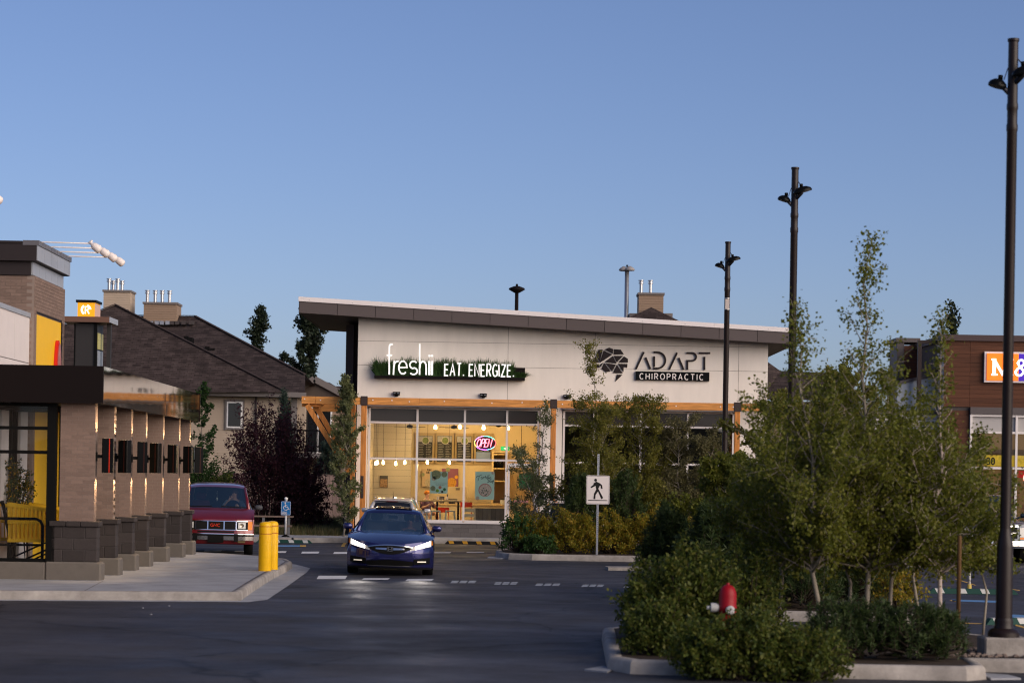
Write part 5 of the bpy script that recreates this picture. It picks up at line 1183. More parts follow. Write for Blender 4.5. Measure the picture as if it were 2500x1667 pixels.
# ================================================================ far street lamps
for (px, yt, Y, m, lab) in ((1262, 697, 96, darkbrown, 'slim dark street lamp behind the shop roof'), (1531, 650, 112, galv, 'tall grey street lamp behind the shop roof')):
    top = at(px, yt, Y); xb_ = at(px - 3, yt + 100, Y).x
    t = thing('street_lamp', lab, 'street lamp', (top.x, Y, 0), 0)
    b = MB(); b.lathe([(.13, 0), (.10, top.z * .5), (.07 if m is darkbrown else .1, top.z - .15)], n=10); b.build('pole', m, t, True)
    if m is darkbrown:
        b = MB(); b.lathe([(.05, -.2), (.2, -.12), (.33, -.04), (.3, .02), (.12, .09), (.04, .1)], (0, 0, top.z - .12), 18); b.build('head', m, t, True)
    else:
        b = MB(); b.lathe([(.05, .12), (.2, .02), (.24, -.06), (.2, -.1)], (.12, -.1, top.z - .12), 14); b.lathe([(.05, .12), (.2, .02), (.24, -.06), (.2, -.1)], (-.14, .1, top.z - .12), 14); b.build('head', mat('head_grey', (.3, .28, .28), .5), t, True)
    b = MB(); b.lathe([(.045, 0), (.045, .09)], (0, 0, top.z - .03), 8); b.build('photocell', blackm, t)

# ================================================================ frozen food shop at the right
MM = thing('wood_clad_shop', 'brown wood clad shop with an orange and blue lit sign', 'building', (14, 75, 0))
def mb_(name, m, *a, parent=None): b = MB(); b.box(*a); return b.build(name, m, parent or MM, world=True)
wood = mat('brown_cladding', (.092, .034, .017), .6, var=.35, vs=2.5, rnd=.18, stretch=(.5, 4, 10))
whb = mat('white_glazed_brick', (.62, .58, .57), .5, rnd=.06)
mb_('core_wall', mortard, 13.44, 24, 75.04, 86, 0, 6.54)
for k in range(15):
    z = 4.50 + .137 * k
    for (xa, xb) in ((13.42, 14.22), (14.226, 18.0), (18.006, 23.0)):
        if z + .13 < 6.57: mb_('plank', wood, xa, xb, 75.0, 75.035, z, z + .131)
for k in range(32): mb_('plank', wood, 13.42, 14.22, 75.0, 75.035, .16 + .1365 * k, .16 + .1365 * k + .131) if .16 + .1365 * (k + 1) < 4.5 else None
mb_('parapet_cap', mat('cap_brown', (.075, .05, .05), .5), 13.36, 24, 74.9, 86, 6.545, 6.73)
mb_('fascia_band', mat('band_grey', (.10, .085, .085), .5), 14.23, 24, 74.86, 75.0, 4.28, 4.495)
b = MB()
for c in range(52):
    z = .2 + c * .123
    if z > 6.4: break
    for k in range(4):
        y = 75.06 + .28 * k - (.14 if c % 2 else 0); b.box(13.405, 13.439, max(y, 75.04), y + .265, z, z + .108)
tag(b.build('bricks', whb, MM, world=True), kind='stuff')
# shop window wall
for x in (14.27, 15.68, 17.1, 18.5): mb_('mullion', alum, x - .035, x + .035, 74.9, 75.0, .16, 4.275)
for z in (4.24, 3.72, 2.62): mb_('transom', alum, 14.306, 18.46, 74.91, 74.99, z - .035, z + .035)
b = MB(); b.box(14.3, 18.5, 75.0, 75.03, 3.76, 4.2); b.build('upper_panel', mat('frosted_grey', (.42, .40, .39), .4), MM, world=True)
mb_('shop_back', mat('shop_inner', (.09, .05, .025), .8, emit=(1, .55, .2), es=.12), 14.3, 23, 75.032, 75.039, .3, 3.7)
for i in range(3):
    x = (14.305, 15.72, 17.14)[i]; mb_('window_pane', glass, x, x + 1.33, 74.95, 74.957, 2.66, 3.68); mb_('window_pane', glass, x, x + 1.33, 74.95, 74.957, .4, 2.58)
mb_('lit_shelf_graphic', mat('food_graphic', (.55, .38, .03), .5, var=.9, vs=5, emit=(.9, .55, .05), es=.35), 14.5, 18.4, 74.985, 74.998, 2.68, 3.02)
mb_('shelf_lip', mat('brown_lip', (.12, .06, .02), .6), 14.3, 18.4, 74.98, 74.999, 3.03, 3.2)
mb_('red_strip', mat('red_strip_shop', (.5, .02, .015), .4, emit=(.6, .02, .02), es=.25), 15.72, 18.4, 74.985, 74.998, 2.33, 2.55)
b = MB()
for k in range(7): b.box(14.4 + .5 * k, 14.8 + .5 * k, 74.97, 74.99, .9 + .25 * (k % 3), 1.5 + .25 * (k % 3))
b.build('freezer_graphics', mat('freezer_mix', (.30, .14, .06), .5, var=.9, vs=3), MM, world=True)
mb_('door_frame', alum, 14.306, 14.36, 74.91, 74.99, .2, 2.58); mb_('door_frame', alum, 15.3, 15.4, 74.91, 74.99, .2, 2.58)
nm = bpy.data.objects.new('unit_number', None); COL.objects.link(nm); nm.parent = MM; w0 = wloc(MM)
word('30', 14.78 - w0.x, 2.73 - w0.z, .2, .04, 74.97 - w0.y, .01, pk, nm, gap=.25, sx=.9)
nn = MB(); nn.ribbon(arc(16.05, 2.33, .13, .15, 0, 360, 20)[:-1], .025, 74.90, 74.91, True); nn.build('neon_letter', neon('neon_pale_red', (1, .3, .25), 3), MM, world=True)
# lower wing
mb_('wing_wall', mortard, 10.6, 13.39, 76.04, 84, 0, 4.28)
for k in range(23):
    z = .16 + .155 * k
    for (xa, xb) in ((10.6, 12.0), (12.006, 13.39)):
        if z < 3.6: mb_('plank', mat('tan_cladding', (.20, .115, .075), .7, var=.2, vs=3, rnd=.15, stretch=(.5, 4, 8)), xa, xb, 76.0, 76.035, z, z + .147)
for c in range(4):
    for k in range(11):
        xa = 10.6 + .28 * k - (.14 if c % 2 else 0); xb = min(xa + .268, 13.385); xa = max(xa, 10.6)
        if xb - xa > .05: mb_('brick', whb, xa, xb, 76.0, 76.035, 3.755 + c * .128, 3.755 + c * .128 + .116)
mb_('band', MATS['band_grey'], 10.55, 13.39, 75.95, 76.05, 4.282, 4.40)
b = MB(); b.prism([(12.15, 4.41), (13.38, 4.41), (13.38, 5.5), (12.15, 5.2)], 76.1, 76.4); b.build('pale_parapet', mat('pale_blue_panel', (.40, .44, .50), .4), MM, world=True)
b = MB(); b.beam((12.12, 76.08, 5.24), (13.38, 76.08, 5.54), .1, .1); b.build('parapet_trim', MATS['band_grey'], MM, world=True)
b = MB(); b.box(12.75, 12.98, 80.02, 81.5, 4, 6.75); b.box(12.7, 13.5, 79.95, 81.6, 6.76, 6.9); b.build('tower', MATS['band_grey'], MM, world=True)
for k in range(16): mb_('plank', wood, 12.985, 13.4, 80.0, 80.03, 4.6 + .137 * k, 4.6 + .137 * k + .131) if 4.6 + .137 * k < 6.65 else None
b = MB()
for c in range(18):
    for k in range(4): b.box(13.42 + .2 * k, 13.61 + .2 * k, 79.5, 79.53, 4.9 + .1 * c, 4.99 + .1 * c)
tag(b.build('bricks', whb, MM, world=True), kind='stuff')
b = MB(); b.box(12.70, 12.82, 75.6, 75.75, 4.3, 6.48); b.box(12.70, 13.40, 75.6, 75.75, 6.481, 6.58); b.box(12.83, 13.40, 75.6, 75.75, 5.60, 5.70); b.build('frame', bracket, MM, world=True)
# lit sign
LS = thing('lit_sign', 'orange and blue lit sign with a white M and ampersand', 'sign', (14.7, 74.9, 5.2))
lo_ = mat('sign_orange', (.85, .20, .02), .5, emit=(1, .20, .012), es=.75); lb_ = mat('sign_blue', (.05, .02, .35), .5, emit=(.06, .015, .38), es=.7); lw_ = mat('sign_white', (.9, .9, .9), .5, emit=(1, .97, .95), es=1.0)
def ls(name, m, *a): b = MB(); b.box(*a); b.build(name, m, LS, world=True)
ls('frame', flash, 14.64, 17.4, 74.86, 74.99, 5.27, 6.22); ls('orange_face', lo_, 14.71, 15.69, 74.82, 74.859, 5.33, 6.16); ls('blue_face', lb_, 15.692, 17.33, 74.82, 74.859, 5.33, 6.16)
def ml(x, w):
    b = MB(); z0, z1 = 5.48, 6.00; y = 74.80
    for k, s_ in enumerate(([(x + .06, z0), (x + .06, z1)], [(x + w - .07, z0), (x + w - .07, z1)])): b.ribbon(s_, .105, y - .002 * k, 74.819)
    b.ribbon([(x + .05, z1 - .02), (x + w / 2, z0 + .06), (x + w - .06, z1 - .02)], .09, y - .005, 74.819)
    for k, (xa, xb, zz) in enumerate(((x - .03, x + .17, z0 + .025), (x + w - .18, x + w + .03, z0 + .025), (x - .03, x + .12, z1 - .025), (x + w - .13, x + w + .03, z1 - .025))): b.ribbon([(xa, zz), (xb, zz)], .05, y - .007, 74.819)
    b.build('letter', lw_, LS, world=True)
ml(14.87, .62); ml(16.2, .62)
b = MB(); b.ribbon([(15.99, 5.50), (15.9, 5.56), (15.70, 5.80), (15.66, 5.87)] + arc(15.765, 5.88, .09, .09, 180, 0, 8) + [(15.84, 5.82), (15.66, 5.70), (15.60, 5.62)] + arc(15.71, 5.60, .12, .11, 180, 300, 8) + [(15.88, 5.62), (15.95, 5.75)], .07, 74.80, 74.819); b.ribbon([(15.87, 5.76), (16.02, 5.76)], .045, 74.797, 74.819); b.build('ampersand', lw_, LS, world=True)

# ================================================================ parking lot lamp posts
postm = mat('lamp_post_black', (.014, .007, .006), .42, spec=.35)
def lamp_post(x, y, label, zb=.36, base=True, rot=0.0, plate=False):
    t = thing('lamp_post', label, 'lamp post', (x, y, 0), rot, 'black parking lot lamp posts')
    if base:
        b = MB(); b.bbox(-.255, .255, -.2, .3, .0, zb, .02); b.build('concrete_base', kerbm, t)
    b = MB(); b.lathe([(.185, zb), (.185, zb + .05), (.16, zb + .085), (.12, zb + .10), (.105, zb + .14), (.11, zb + .18), (.10, zb + .22)], n=20); b.build('flange', postm, t, True, auto=35)
    b = MB(); b.lathe([(.097, zb + .2), (.094, 1.40), (.09, 1.46), (.07, 1.55), (.062, 1.62)], n=20); b.build('lower_sleeve', postm, t, True, auto=40)
    b = MB(); b.lathe([(.062, 1.6), (.060, 6.25), (.067, 6.27), (.067, 6.33), (.060, 6.35), (.060, 6.50), (.067, 6.52), (.067, 6.57), (.060, 6.59), (.058, 7.30), (.068, 7.31), (.068, 7.34)], n=20); b.build('pole', postm, t, True, auto=40)
    for (s, z, fy, L, cx_) in ((-1, 6.80, .04, .20, .17), (1, 6.93, -.15, .29, .11)):
        hd = MB(); n = 18
        hd.lathe([(.01, .07), (.07, .06), (.12, .03), (.135, .0), (.13, -.02)], n=n); hd.xf(Matrix.Translation((s * cx_, fy, z)) @ Matrix.Rotation(s * R(-16), 4, 'Y') @ Matrix.Diagonal((L / .24, .75, 1.1, 1)))
        h = hd.build('lamp_head', gloss_black, t, True, auto=50)
        b = MB(); b.tube([(s * .03, fy * .3, z - .1), (s * .1, fy * .7, z - .03), (s * cx_ * .9, fy, z + .0)], [.035, .03, .03], 8); b.build('bracket', mat('bracket_grey', (.10, .10, .12), .4, .6), t, True)
        b = MB(); b.lathe([(.028, 0), (.03, .05), (.024, .06)], (s * cx_ * .8, fy, z + .06), 10); b.build('photocell', gloss_black, t, True)
    b = MB(); b.tube([(-.058, 0, 7.0), (-.1, .02, 6.86)], .006, 5); b.tube([(.05, -.03, 7.1), (.13, -.1, 6.98)], .008, 5); b.build('cable', MATS['bracket_grey'], t)
    if plate:
        b = MB(); b.box(-.045, .045, -.075, -.066, 5.86, 6.08); b.build('number_plate', mat('plate_pale', (.55, .48, .45), .5), t)
        b = MB(); b.lathe([(.064, 5.85), (.064, 5.865)], n=16); b.lathe([(.064, 6.09), (.064, 6.105)], n=16); b.build('strap', galv, t)
    return t
lamp_post(5.80, 28.25, 'nearest black lamp post on a concrete base, cut by the frame edge')
lamp_post(4.66, 40.2, 'middle black lamp post rising between the leafy trees')
lamp_post(4.70, 53.0, 'farthest black lamp post with a small pale plate', plate=True)

# ================================================================ pedestrian sign
PS = thing('pedestrian_sign', 'white walking figure crossing sign on a perforated post', 'sign', tuple(at(1457, 1360, 62.0)))
PS.location.z = .15
X0 = PS.location.x
def lz(py): return at(1457, py, 62.0).z - .15
b = MB(); b.box(-.025, .025, 0, .004, 0, lz(1108)); b.box(-.027, -.0255, .004, .03, 0, lz(1108)); b.box(.0255, .027, .004, .03, 0, lz(1108)); b.build('post', galv, PS)
hz = lz(1108); k = 0
while k * .05 < hz - .05:
    b = MB(); b.lathe([(.009, 0), (.009, .002)], (0, -.003, .03 + k * .05), 8, 'y'); b.build('hole', blackm, PS); k += 1
def rrect(xa, xb, za_, zb_, r): return arc(xb - r, zb_ - r, r, r, 0, 90, 5) + arc(xa + r, zb_ - r, r, r, 90, 180, 5) + arc(xa + r, za_ + r, r, r, 180, 270, 5) + arc(xb - r, za_ + r, r, r, 270, 360, 5)
zc0, zc1 = lz(1230.5), lz(1160)
sw_ = mat('sign_sheet_white', (.74, .68, .66), .45); sk_ = mat('sign_sheet_black', (.012, .010, .010), .5)
b = MB(); b.prism(rrect(-.30, .30, zc0, zc1, .04)[::-1], -.016, -.006); b.build('plate', sw_, PS)
b = MB(); b.ribbon(rrect(-.285, .285, zc0 + .015, zc1 - .015, .03), .008, -.0185, -.0165, True); b.build('border', sk_, PS)
# figure measured on the sign: (u right, v down) in units of a 198 x 245 picture
def sgp(u, v): return (-.30 + .60 * u / 198, zc1 - (zc1 - zc0) * v / 245)
b = MB(); c = sgp(78, 40); b.lathe([(.036, 0), (.036, .003)], (c[0], -.0195, c[1]), 16, 'y'); b.build('figure_head', sk_, PS)
for poly in ([(62, 66), (84, 52), (118, 68), (118, 78), (102, 112), (145, 190), (128, 200), (100, 135), (80, 165), (78, 202), (62, 200), (66, 155), (85, 118), (78, 88), (42, 108), (36, 98), (60, 80)], [(112, 64), (134, 82), (138, 112), (124, 112), (122, 90), (108, 76)]):
    b = MB(); b.prism([sgp(*q) for q in poly][::-1], -.0195 - (.002 if len(poly) < 8 else 0), -.0165); b.build('figure', sk_, PS)
b = MB(); p0, p1 = sgp(18, 208), sgp(180, 214); b.box(p0[0], p1[0], -.0195, -.0165, p1[1], p0[1]); b.build('ground_line', sk_, PS)
# ================================================================ permit sign
q = gr(697, 1310, .15); DS = thing('permit_sign', 'blue wheelchair permit sign on a white post', 'sign', tuple(q))
Yq = q.y
def dz(py): return at(697, py, Yq).z - .15
b = MB(); b.lathe([(.13, 0), (.12, .03), (.05, .06), (.035, .08)], n=14); b.build('base', blackm, DS, True)
b = MB(); b.lathe([(.03, .08), (.03, dz(1216))], n=10); b.build('post', whitepaint, DS, True)
b = MB(); b.lathe([(.03, dz(1224) ), (.055, dz(1216)), (.055, dz(1215)), (.02, dz(1213))], n=10); b.build('post_cap', whitepaint, DS, True)
z0_, z1_ = dz(1257), dz(1223); hw = .148
b = MB(); b.prism(rrect(-hw, hw, z0_, z1_, .03)[::-1], -.045, -.032); b.build('plate', mat('sign_blue_sheet', (.02, .16, .42), .45), DS)
b = MB(); b.ribbon(rrect(-hw + .012, hw - .012, z0_ + .012, z1_ - .012, .02), .008, -.0475, -.0455, True); b.build('border', sw_, DS)
zz = z1_ - .05
b = MB(); b.lathe([(.022, 0), (.022, .003)], (-.02, -.049, zz), 12, 'y'); b.ribbon([(-.02, zz - .02), (-.015, zz - .12), (.055, zz - .12), (.085, zz - .19), (.11, zz - .18)], .018, -.0485, -.0455); b.ribbon([(-.017, zz - .065), (.04, zz - .065)], .014, -.0495, -.0455); b.ribbon(arc(.0, zz - .15, .07, .07, 115, 340, 14), .017, -.0505, -.0455); b.build('wheelchair_symbol', sw_, DS)
for (tx, zt_, sx_) in (('PERMIT', z0_ + .075, .75), ('REQUIRED', z0_ + .03, .60)):
    e = bpy.data.objects.new('lettering', None); COL.objects.link(e); e.parent = DS; word(tx, -.095 if tx == 'PERMIT' else -.118, zt_, .036, .007, -.0475, .002, sw_, e, gap=.28, sx=sx_)
# low timber rail
RL = thing('low_rail', 'low weathered timber rail on grey posts beside the permit sign', 'railing', (-7.4, 76.3, .15))
b = MB(); b.box(-8.6, -6.80, 76.25, 76.37, .70, .75); b.build('rail', mat('grey_timber', (.20, .14, .11), .8, var=.2, vs=5), RL, world=True)
b = MB(); b.box(-8.6, -6.85, 76.27, 76.33, .40, .46); b.build('rail', MATS['grey_timber'], RL, world=True)
for x in (-8.4, -7.75, -6.95): b = MB(); b.box(x - .04, x + .04, 76.28, 76.34, .13, .70); b.build('post', mat('post_grey', (.16, .16, .165), .6), RL, world=True)
# wheel stops
def wheel_stop(c, L, rz, body, stripe, label, n=4):
    t = thing('wheel_stop', label, 'wheel stop', c, rz, 'rubber wheel stops')
    b = MB(); b.hexa([(-L / 2, -.075, 0), (L / 2, -.075, 0), (L / 2, .075, 0), (-L / 2, .075, 0), (-L / 2 + .1, -.05, .1), (L / 2 - .1, -.05, .1), (L / 2 - .1, .05, .1), (-L / 2 + .1, .05, .1)]); b.build('body', body, t)
    for k in range(n):
        x = -L / 2 + L * (k + .5) / n - .05
        b = MB(); b.hexa([(x, -.0735, .012), (x + .15, -.0735, .012), (x + .15, -.07, .012), (x, -.07, .012), (x - .04, -.0535, .095), (x + .11, -.0535, .095), (x + .11, -.05, .097), (x - .04, -.05, .097)]); b.build('stripe', stripe, t)
        b = MB(); b.box(x - .04, x + .11, -.049, .049, .1005, .103); b.build('stripe', stripe, t)
grn = mat('stop_green', (.012, .055, .045), .7); sy = mat('stop_yellow', (.65, .33, .03), .6); swt = mat('stop_white', (.55, .55, .54), .6)
wheel_stop((-6.75, 72.7, 0), 1.7, 0, grn, swt, 'green wheel stop with white stripes below the permit sign')
wheel_stop((-1.13, 74.45, 0), 1.7, 0, mat('stop_black', (.015, .014, .014), .7), sy, 'black wheel stop with yellow stripes before the shop window')
wheel_stop(tuple(gr(2375, 1449)), 1.75, 0, grn, swt, 'green wheel stop with white stripes seen past the nearest lamp post')
wheel_stop(tuple(gr(2520, 1523)), 1.7, R(20), grn, swt, 'green wheel stop cut by the frame edge')
# pale post with bag-like top standing on the lot
q = gr(2366, 1440); t = thing('marker_post', 'short white marker post with a yellow foot on the lot', 'post', tuple(q)); b = MB(); b.lathe([(.03, .12), (.028, .95)], n=10); b.build('post', whitepaint, t, True); b = MB(); b.lathe([(.045, 0), (.045, .119)], n=10); b.build('foot', mat('foot_yellow', (.6, .45, .12), .6), t); b = MB(); b.lathe([(.03, .951), (.07, .99), (.075, 1.1), (.04, 1.16)], n=10); b.build('cap', galv, t, True)
# ================================================================ hydrant
HY = thing('fire_hydrant', 'red fire hydrant with white caps among the shrubs', 'hydrant', (2.51, 27.6, .13)); hr = mat('hydrant_red', (.27, .005, .012), .4)
b = MB(); b.lathe([(.15, 0), (.15, .04), (.10, .05), (.095, .5), (.105, .52), (.108, .56), (.10, .58), (.102, .69), (.094, .74), (.075, .78), (.045, .805), (.02, .812), (.018, .835)], n=22); b.build('barrel', hr, HY, True, auto=40)
for (s, ax, c) in ((1, 'y', (.02, -.17, .53)), (1, 'x', (-.19, .0, .55))):
    b = MB(); b.lathe([(.052, 0), (.055, .02), (.052, .06), (.04, .09)] if ax == 'x' else [(.03, 0), (.05, .01), (.052, .06), (.04, .09)], c, 16, ax); b.build('cap', mat('hydrant_cap', (.46, .46, .46), .5, var=.2, vs=20), HY, True, auto=40)
b = MB(); b.lathe([(.022, 0), (.022, .05)], (-.235, 0, .55), 6, 'x'); b.build('cap_nut', MATS['hydrant_cap'], HY)
# ================================================================ vehicles
tyre = mat('tyre_rubber', (.008, .008, .008), .8, spec=.08); rimt = mat('wheel_alloy', (.35, .35, .36), .35, .8); chrome = mat('chrome', (.75, .73, .72), .12, 1.0)
blackp = mat('black_plastic', (.007, .007, .007), .5, spec=.1); cabin = mat('cabin_dark', (.014, .014, .015), .8, spec=.05)
wsglass = glassmat('windscreen_glass', (.70, .74, .72), .24, .01, 1.5, (.85, 1, .92)); tinted = glassmat('tinted_glass', (.10, .11, .12), .06)
lampglass = mat('headlamp_clear', (.55, .54, .50), .1, coat=.5); amber = mat('amber_lens', (.75, .22, .01), .3)
def paint(n, c, rough=.3): return mat(n, c, rough, .25, coat=.8, spec=.5)
def lerp(a, b, t): return a + (b - a) * t
def car(name, label, loc, rz, roll, pm, p, group=None):
    t = thing(name, label, 'car' if name != 'van' and name != 'pickup_truck' else name.replace('_', ' '), loc, rz, group); t.rotation_euler = (0, roll, rz)
    W, L = p['W'], p['L']; nb, npw = p['nose']; zt0, zt1 = p['hz']; zb = p['zb']
    def yf(x, z): return nb * (abs(x) / W) ** npw + p.get('rake', .35) * max(0, z - .52) ** 1.2 + .3 * max(0, .36 - z)
    ztop = lambda x: zt0 + (zt1 - zt0) * (abs(x) / W) ** 1.5
    cy_, cz_ = p['cowl']; fw = p.get('fw', .985) * W
    belt = lambda y: lerp(p['belt'][0], p['belt'][1], max(0, min(1, (y - cy_) / (L - cy_ - .6)))) if y > cy_ else lerp(zt1, p['belt'][0], y / cy_)
    b = MB(); b.grid(lambda u, v: ((2 * u - 1) * fw, yf((2 * u - 1) * fw, lerp(zb, ztop((2 * u - 1) * fw), v)), lerp(zb, ztop((2 * u - 1) * fw), v)), 28, 12); b.build('front_bumper', pm, t, True)
    def hood(u, v):
        x = (2 * u - 1) * lerp(fw, W, v); s = abs(2 * u - 1); y0 = yf(x, ztop(x)); yc = cy_ + .05 - p.get('cb', .12) * (1 - s * s)
        zc = cz_ - (cz_ - p['belt'][0]) * s ** 3
        return (x, lerp(y0, yc, v), lerp(ztop(x), zc, v ** .85) + p.get('hb', .035) * math.sin(math.pi * v) * (1 - .5 * s * s) + .012 * math.sin(math.pi * min(1, max(0, (s - .62) / .3))) * v)
    b = MB(); b.grid(hood, 28, 12); b.build('bonnet', pm, t, True)
    wy, wr = p['wy'], p['wr']
    y0_ = yf(fw, .5)
    def wside(y, z):
        tp = 1 - .10 * max(0, (y - (L - .9)) / .9) ** 2 - (1 - p.get('fw', .985)) * max(0, 1 - (y - y0_) / .5) ** 2
        return W * tp * (1 - .05 * ((z - .55) / .45) ** 2)
    def skp(yy, zz):
        return any((yy - q) ** 2 + (zz - wr) ** 2 < (wr + .05) ** 2 for q in wy)
    for s in (-1, 1):
        f = lambda u, v: (s * wside(lerp(y0_, L - .05, u), lerp(zb, belt(lerp(y0_, L - .05, u)), v)), lerp(y0_, L - .05, u), lerp(zb, belt(lerp(y0_, L - .05, u)), v))
        b = MB(); b.grid(f, 72, 14, lambda u, v: skp(f(u, v)[1], f(u, v)[2])); b.build('side_panel', pm, t, True)
        b = MB(); b.box(min(s * .55, s * (W - .03)), max(s * .55, s * (W - .03)), y0_, L - .1, zb + .02, zb + .04); b.build('sill', blackp, t)
    zr = belt(L)
    b = MB(); b.grid(lambda u, v: ((2 * u - 1) * W * .9, L - .05 + .06 * (1 - (2 * u - 1) ** 2) - .25 * max(0, v - .6) ** 2, lerp(zb, zr, v)), 16, 10); b.build('rear_panel', pm, t, True)
    # deck, cabin
    rb = p['rwb']
    b = MB(); b.box(-W * .93, W * .93, cy_ + .05, rb[0], p['belt'][0] - .42, p['belt'][0] - .40); b.build('cabin_floor', cabin, t)
    b = MB(); b.box(-W * .88, W * .88, cy_ + .02, cy_ + .42, p['belt'][0] - .2, p['belt'][0] - .035); b.build('dashboard', cabin, t)
    if rb[0] < L - .3: b = MB(); b.grid(lambda u, v: ((2 * u - 1) * W * .95, lerp(rb[0] - .05, L - .06, v), lerp(rb[1] - .02, zr, v) - .06 * abs(2 * u - 1) ** 3), 16, 6); b.build('boot_lid', pm, t, True)
    # glasshouse
    wb, wt, (ty, tz) = p['ws'][0], p['ws'][1], p['ws'][2]; rt = p['rwt']
    zw = cz_ - .015
    def wsf(u, v):
        s = 2 * u - 1; return (s * lerp(wb, wt, v), lerp(cy_ + .06, ty, v) - lerp(p.get('cb', .12), .05, v) * (1 - s * s), lerp(zw - .05 * s * s, tz - .015 * s * s, v))
    b = MB(); b.grid(wsf, 14, 8); b.build('windscreen', p.get('glass', wsglass), t, True)
    def roof(u, v):
        s = 2 * u - 1; x = s * lerp(wt, rt[2], v) * 1.02
        return (x, lerp(ty, rt[0], v) - .05 * (1 - s * s) * (1 - v) - .0, lerp(tz, rt[1], v) + p.get('rc', .09) * (4 * v * (1 - v)) ** .5 * 1 - .015 * s * s - .035 * s ** 6 + .004)
    b = MB(); b.grid(roof, 18, 18); rf = b.build('roof', pm, t, True)
    def rwf(u, v):
        s = 2 * u - 1; return (s * lerp(rb[2], rt[2], v), lerp(rb[0], rt[0], v) + .05 * (1 - s * s), lerp(rb[1], rt[1], v) - .015 * s * s)
    b = MB(); b.grid(rwf, 12, 6); b.build('rear_window', p.get('rglass', tinted), t, True)
    for s in (-1, 1):
        b = MB(); b.tube([(s * (wb + .02), cy_ + .04, zw - .06), (s * lerp(wb, wt, .5) + s * .02, lerp(cy_ + .06, ty, .5), lerp(zw, tz, .5) - .03), (s * (wt + .01), ty, tz - .012)], [.05, .042, .038], 8); b.build('pillar', pm, t, True)
        b = MB(); b.tube([(s * (rb[2] + .02), rb[0], rb[1] - .02), (s * (rt[2] + .01), rt[0], rt[1] - .015)], [.07, .05], 8); b.build('pillar', pm, t, True)
        n_ = 10; b = MB()
        def sw__(u, v):
            y = lerp(cy_ + .15, rb[0] - .05, u); lo = (s * W * .955, y, belt(y) - .005)
            if u < .3: q = u / .3; e = (s * lerp(wb + .03, wt + .02, q), lerp(cy_ + .1, ty, q), lerp(zw - .03, tz - .03, q))
            elif u > .75: q = (u - .75) / .25; e = (s * lerp(rt[2] + .02, rb[2] + .03, q), lerp(rt[0], rb[0], q), lerp(rt[1] - .03, rb[1], q))
            else: q = (u - .3) / .45; e = (s * lerp(wt, rt[2], q) * 1.03, lerp(ty, rt[0], q), lerp(tz, rt[1], q) + p.get('rc', .09) * (4 * q * (1 - q)) ** .5 - .05)
            return tuple(lerp(lo[k], e[k], v) for k in range(3))
        b.grid(sw__, 20, 4); b.build('side_window', tinted, t, True)
        b = MB(); mx = p.get('mir', (W, cy_ + .25, p['belt'][0] + .09)); b.bbox(min(s * mx[0], s * (mx[0] + .2)), max(s * mx[0], s * (mx[0] + .2)), mx[1] - .06, mx[1] + .07, mx[2] - .065, mx[2] + .065, .035); b.tube([(s * (mx[0] + .05), mx[1], mx[2] - .03), (s * W * .9, mx[1] + .02, mx[2] - .09)], .03, 6); b.build('wing_mirror', p.get('mirm', pm), t, True, auto=50)
    for q in wy:
        for s in (-1, 1):
            xw = W - .13
            b = MB(); b.lathe([(wr * .62, -.1), (wr * .93, -.11), (wr, -.08), (wr, .08), (wr * .93, .11), (wr * .62, .1)], (s * xw, q, wr), 24, 'x'); wh = b.build('wheel', tyre, t, True, auto=40)
            b = MB(); b.lathe([(wr * .6, -.06), (wr * .62, .095), (wr * .5, .10), (.05, .085)] if s > 0 else [(.05, -.085), (wr * .5, -.10), (wr * .62, -.095), (wr * .6, .06)], (s * xw, q, wr), 20, 'x'); b.build('rim', rimt, wh, True, auto=40)
    b = MB(); b.box(-W * .8, W * .8, .35, L - .4, zb - .02, zb + .3); b.build('underbody', blackp, t)
    return t, yf
def patch(t, yf, name, m, xl, xr, zlo, zhi, off=.008, n=12, k=4, smooth=True):
    b = MB(); b.grid(lambda u, v: (lerp(xl, xr, u), yf(lerp(xl, xr, u), lerp(zlo(u), zhi(u), v)) - off, lerp(zlo(u), zhi(u), v)), n, k); return b.build(name, m, t, smooth)
def seat(t, x, y, z, m):
    b = MB(); b.bbox(x - .24, x + .24, y, y + .14, z - .45, z + .12, .05); b.bbox(x - .13, x + .13, y + .02, y + .12, z + .13, z + .32, .04); b.build('seat', m, t, True, auto=60)

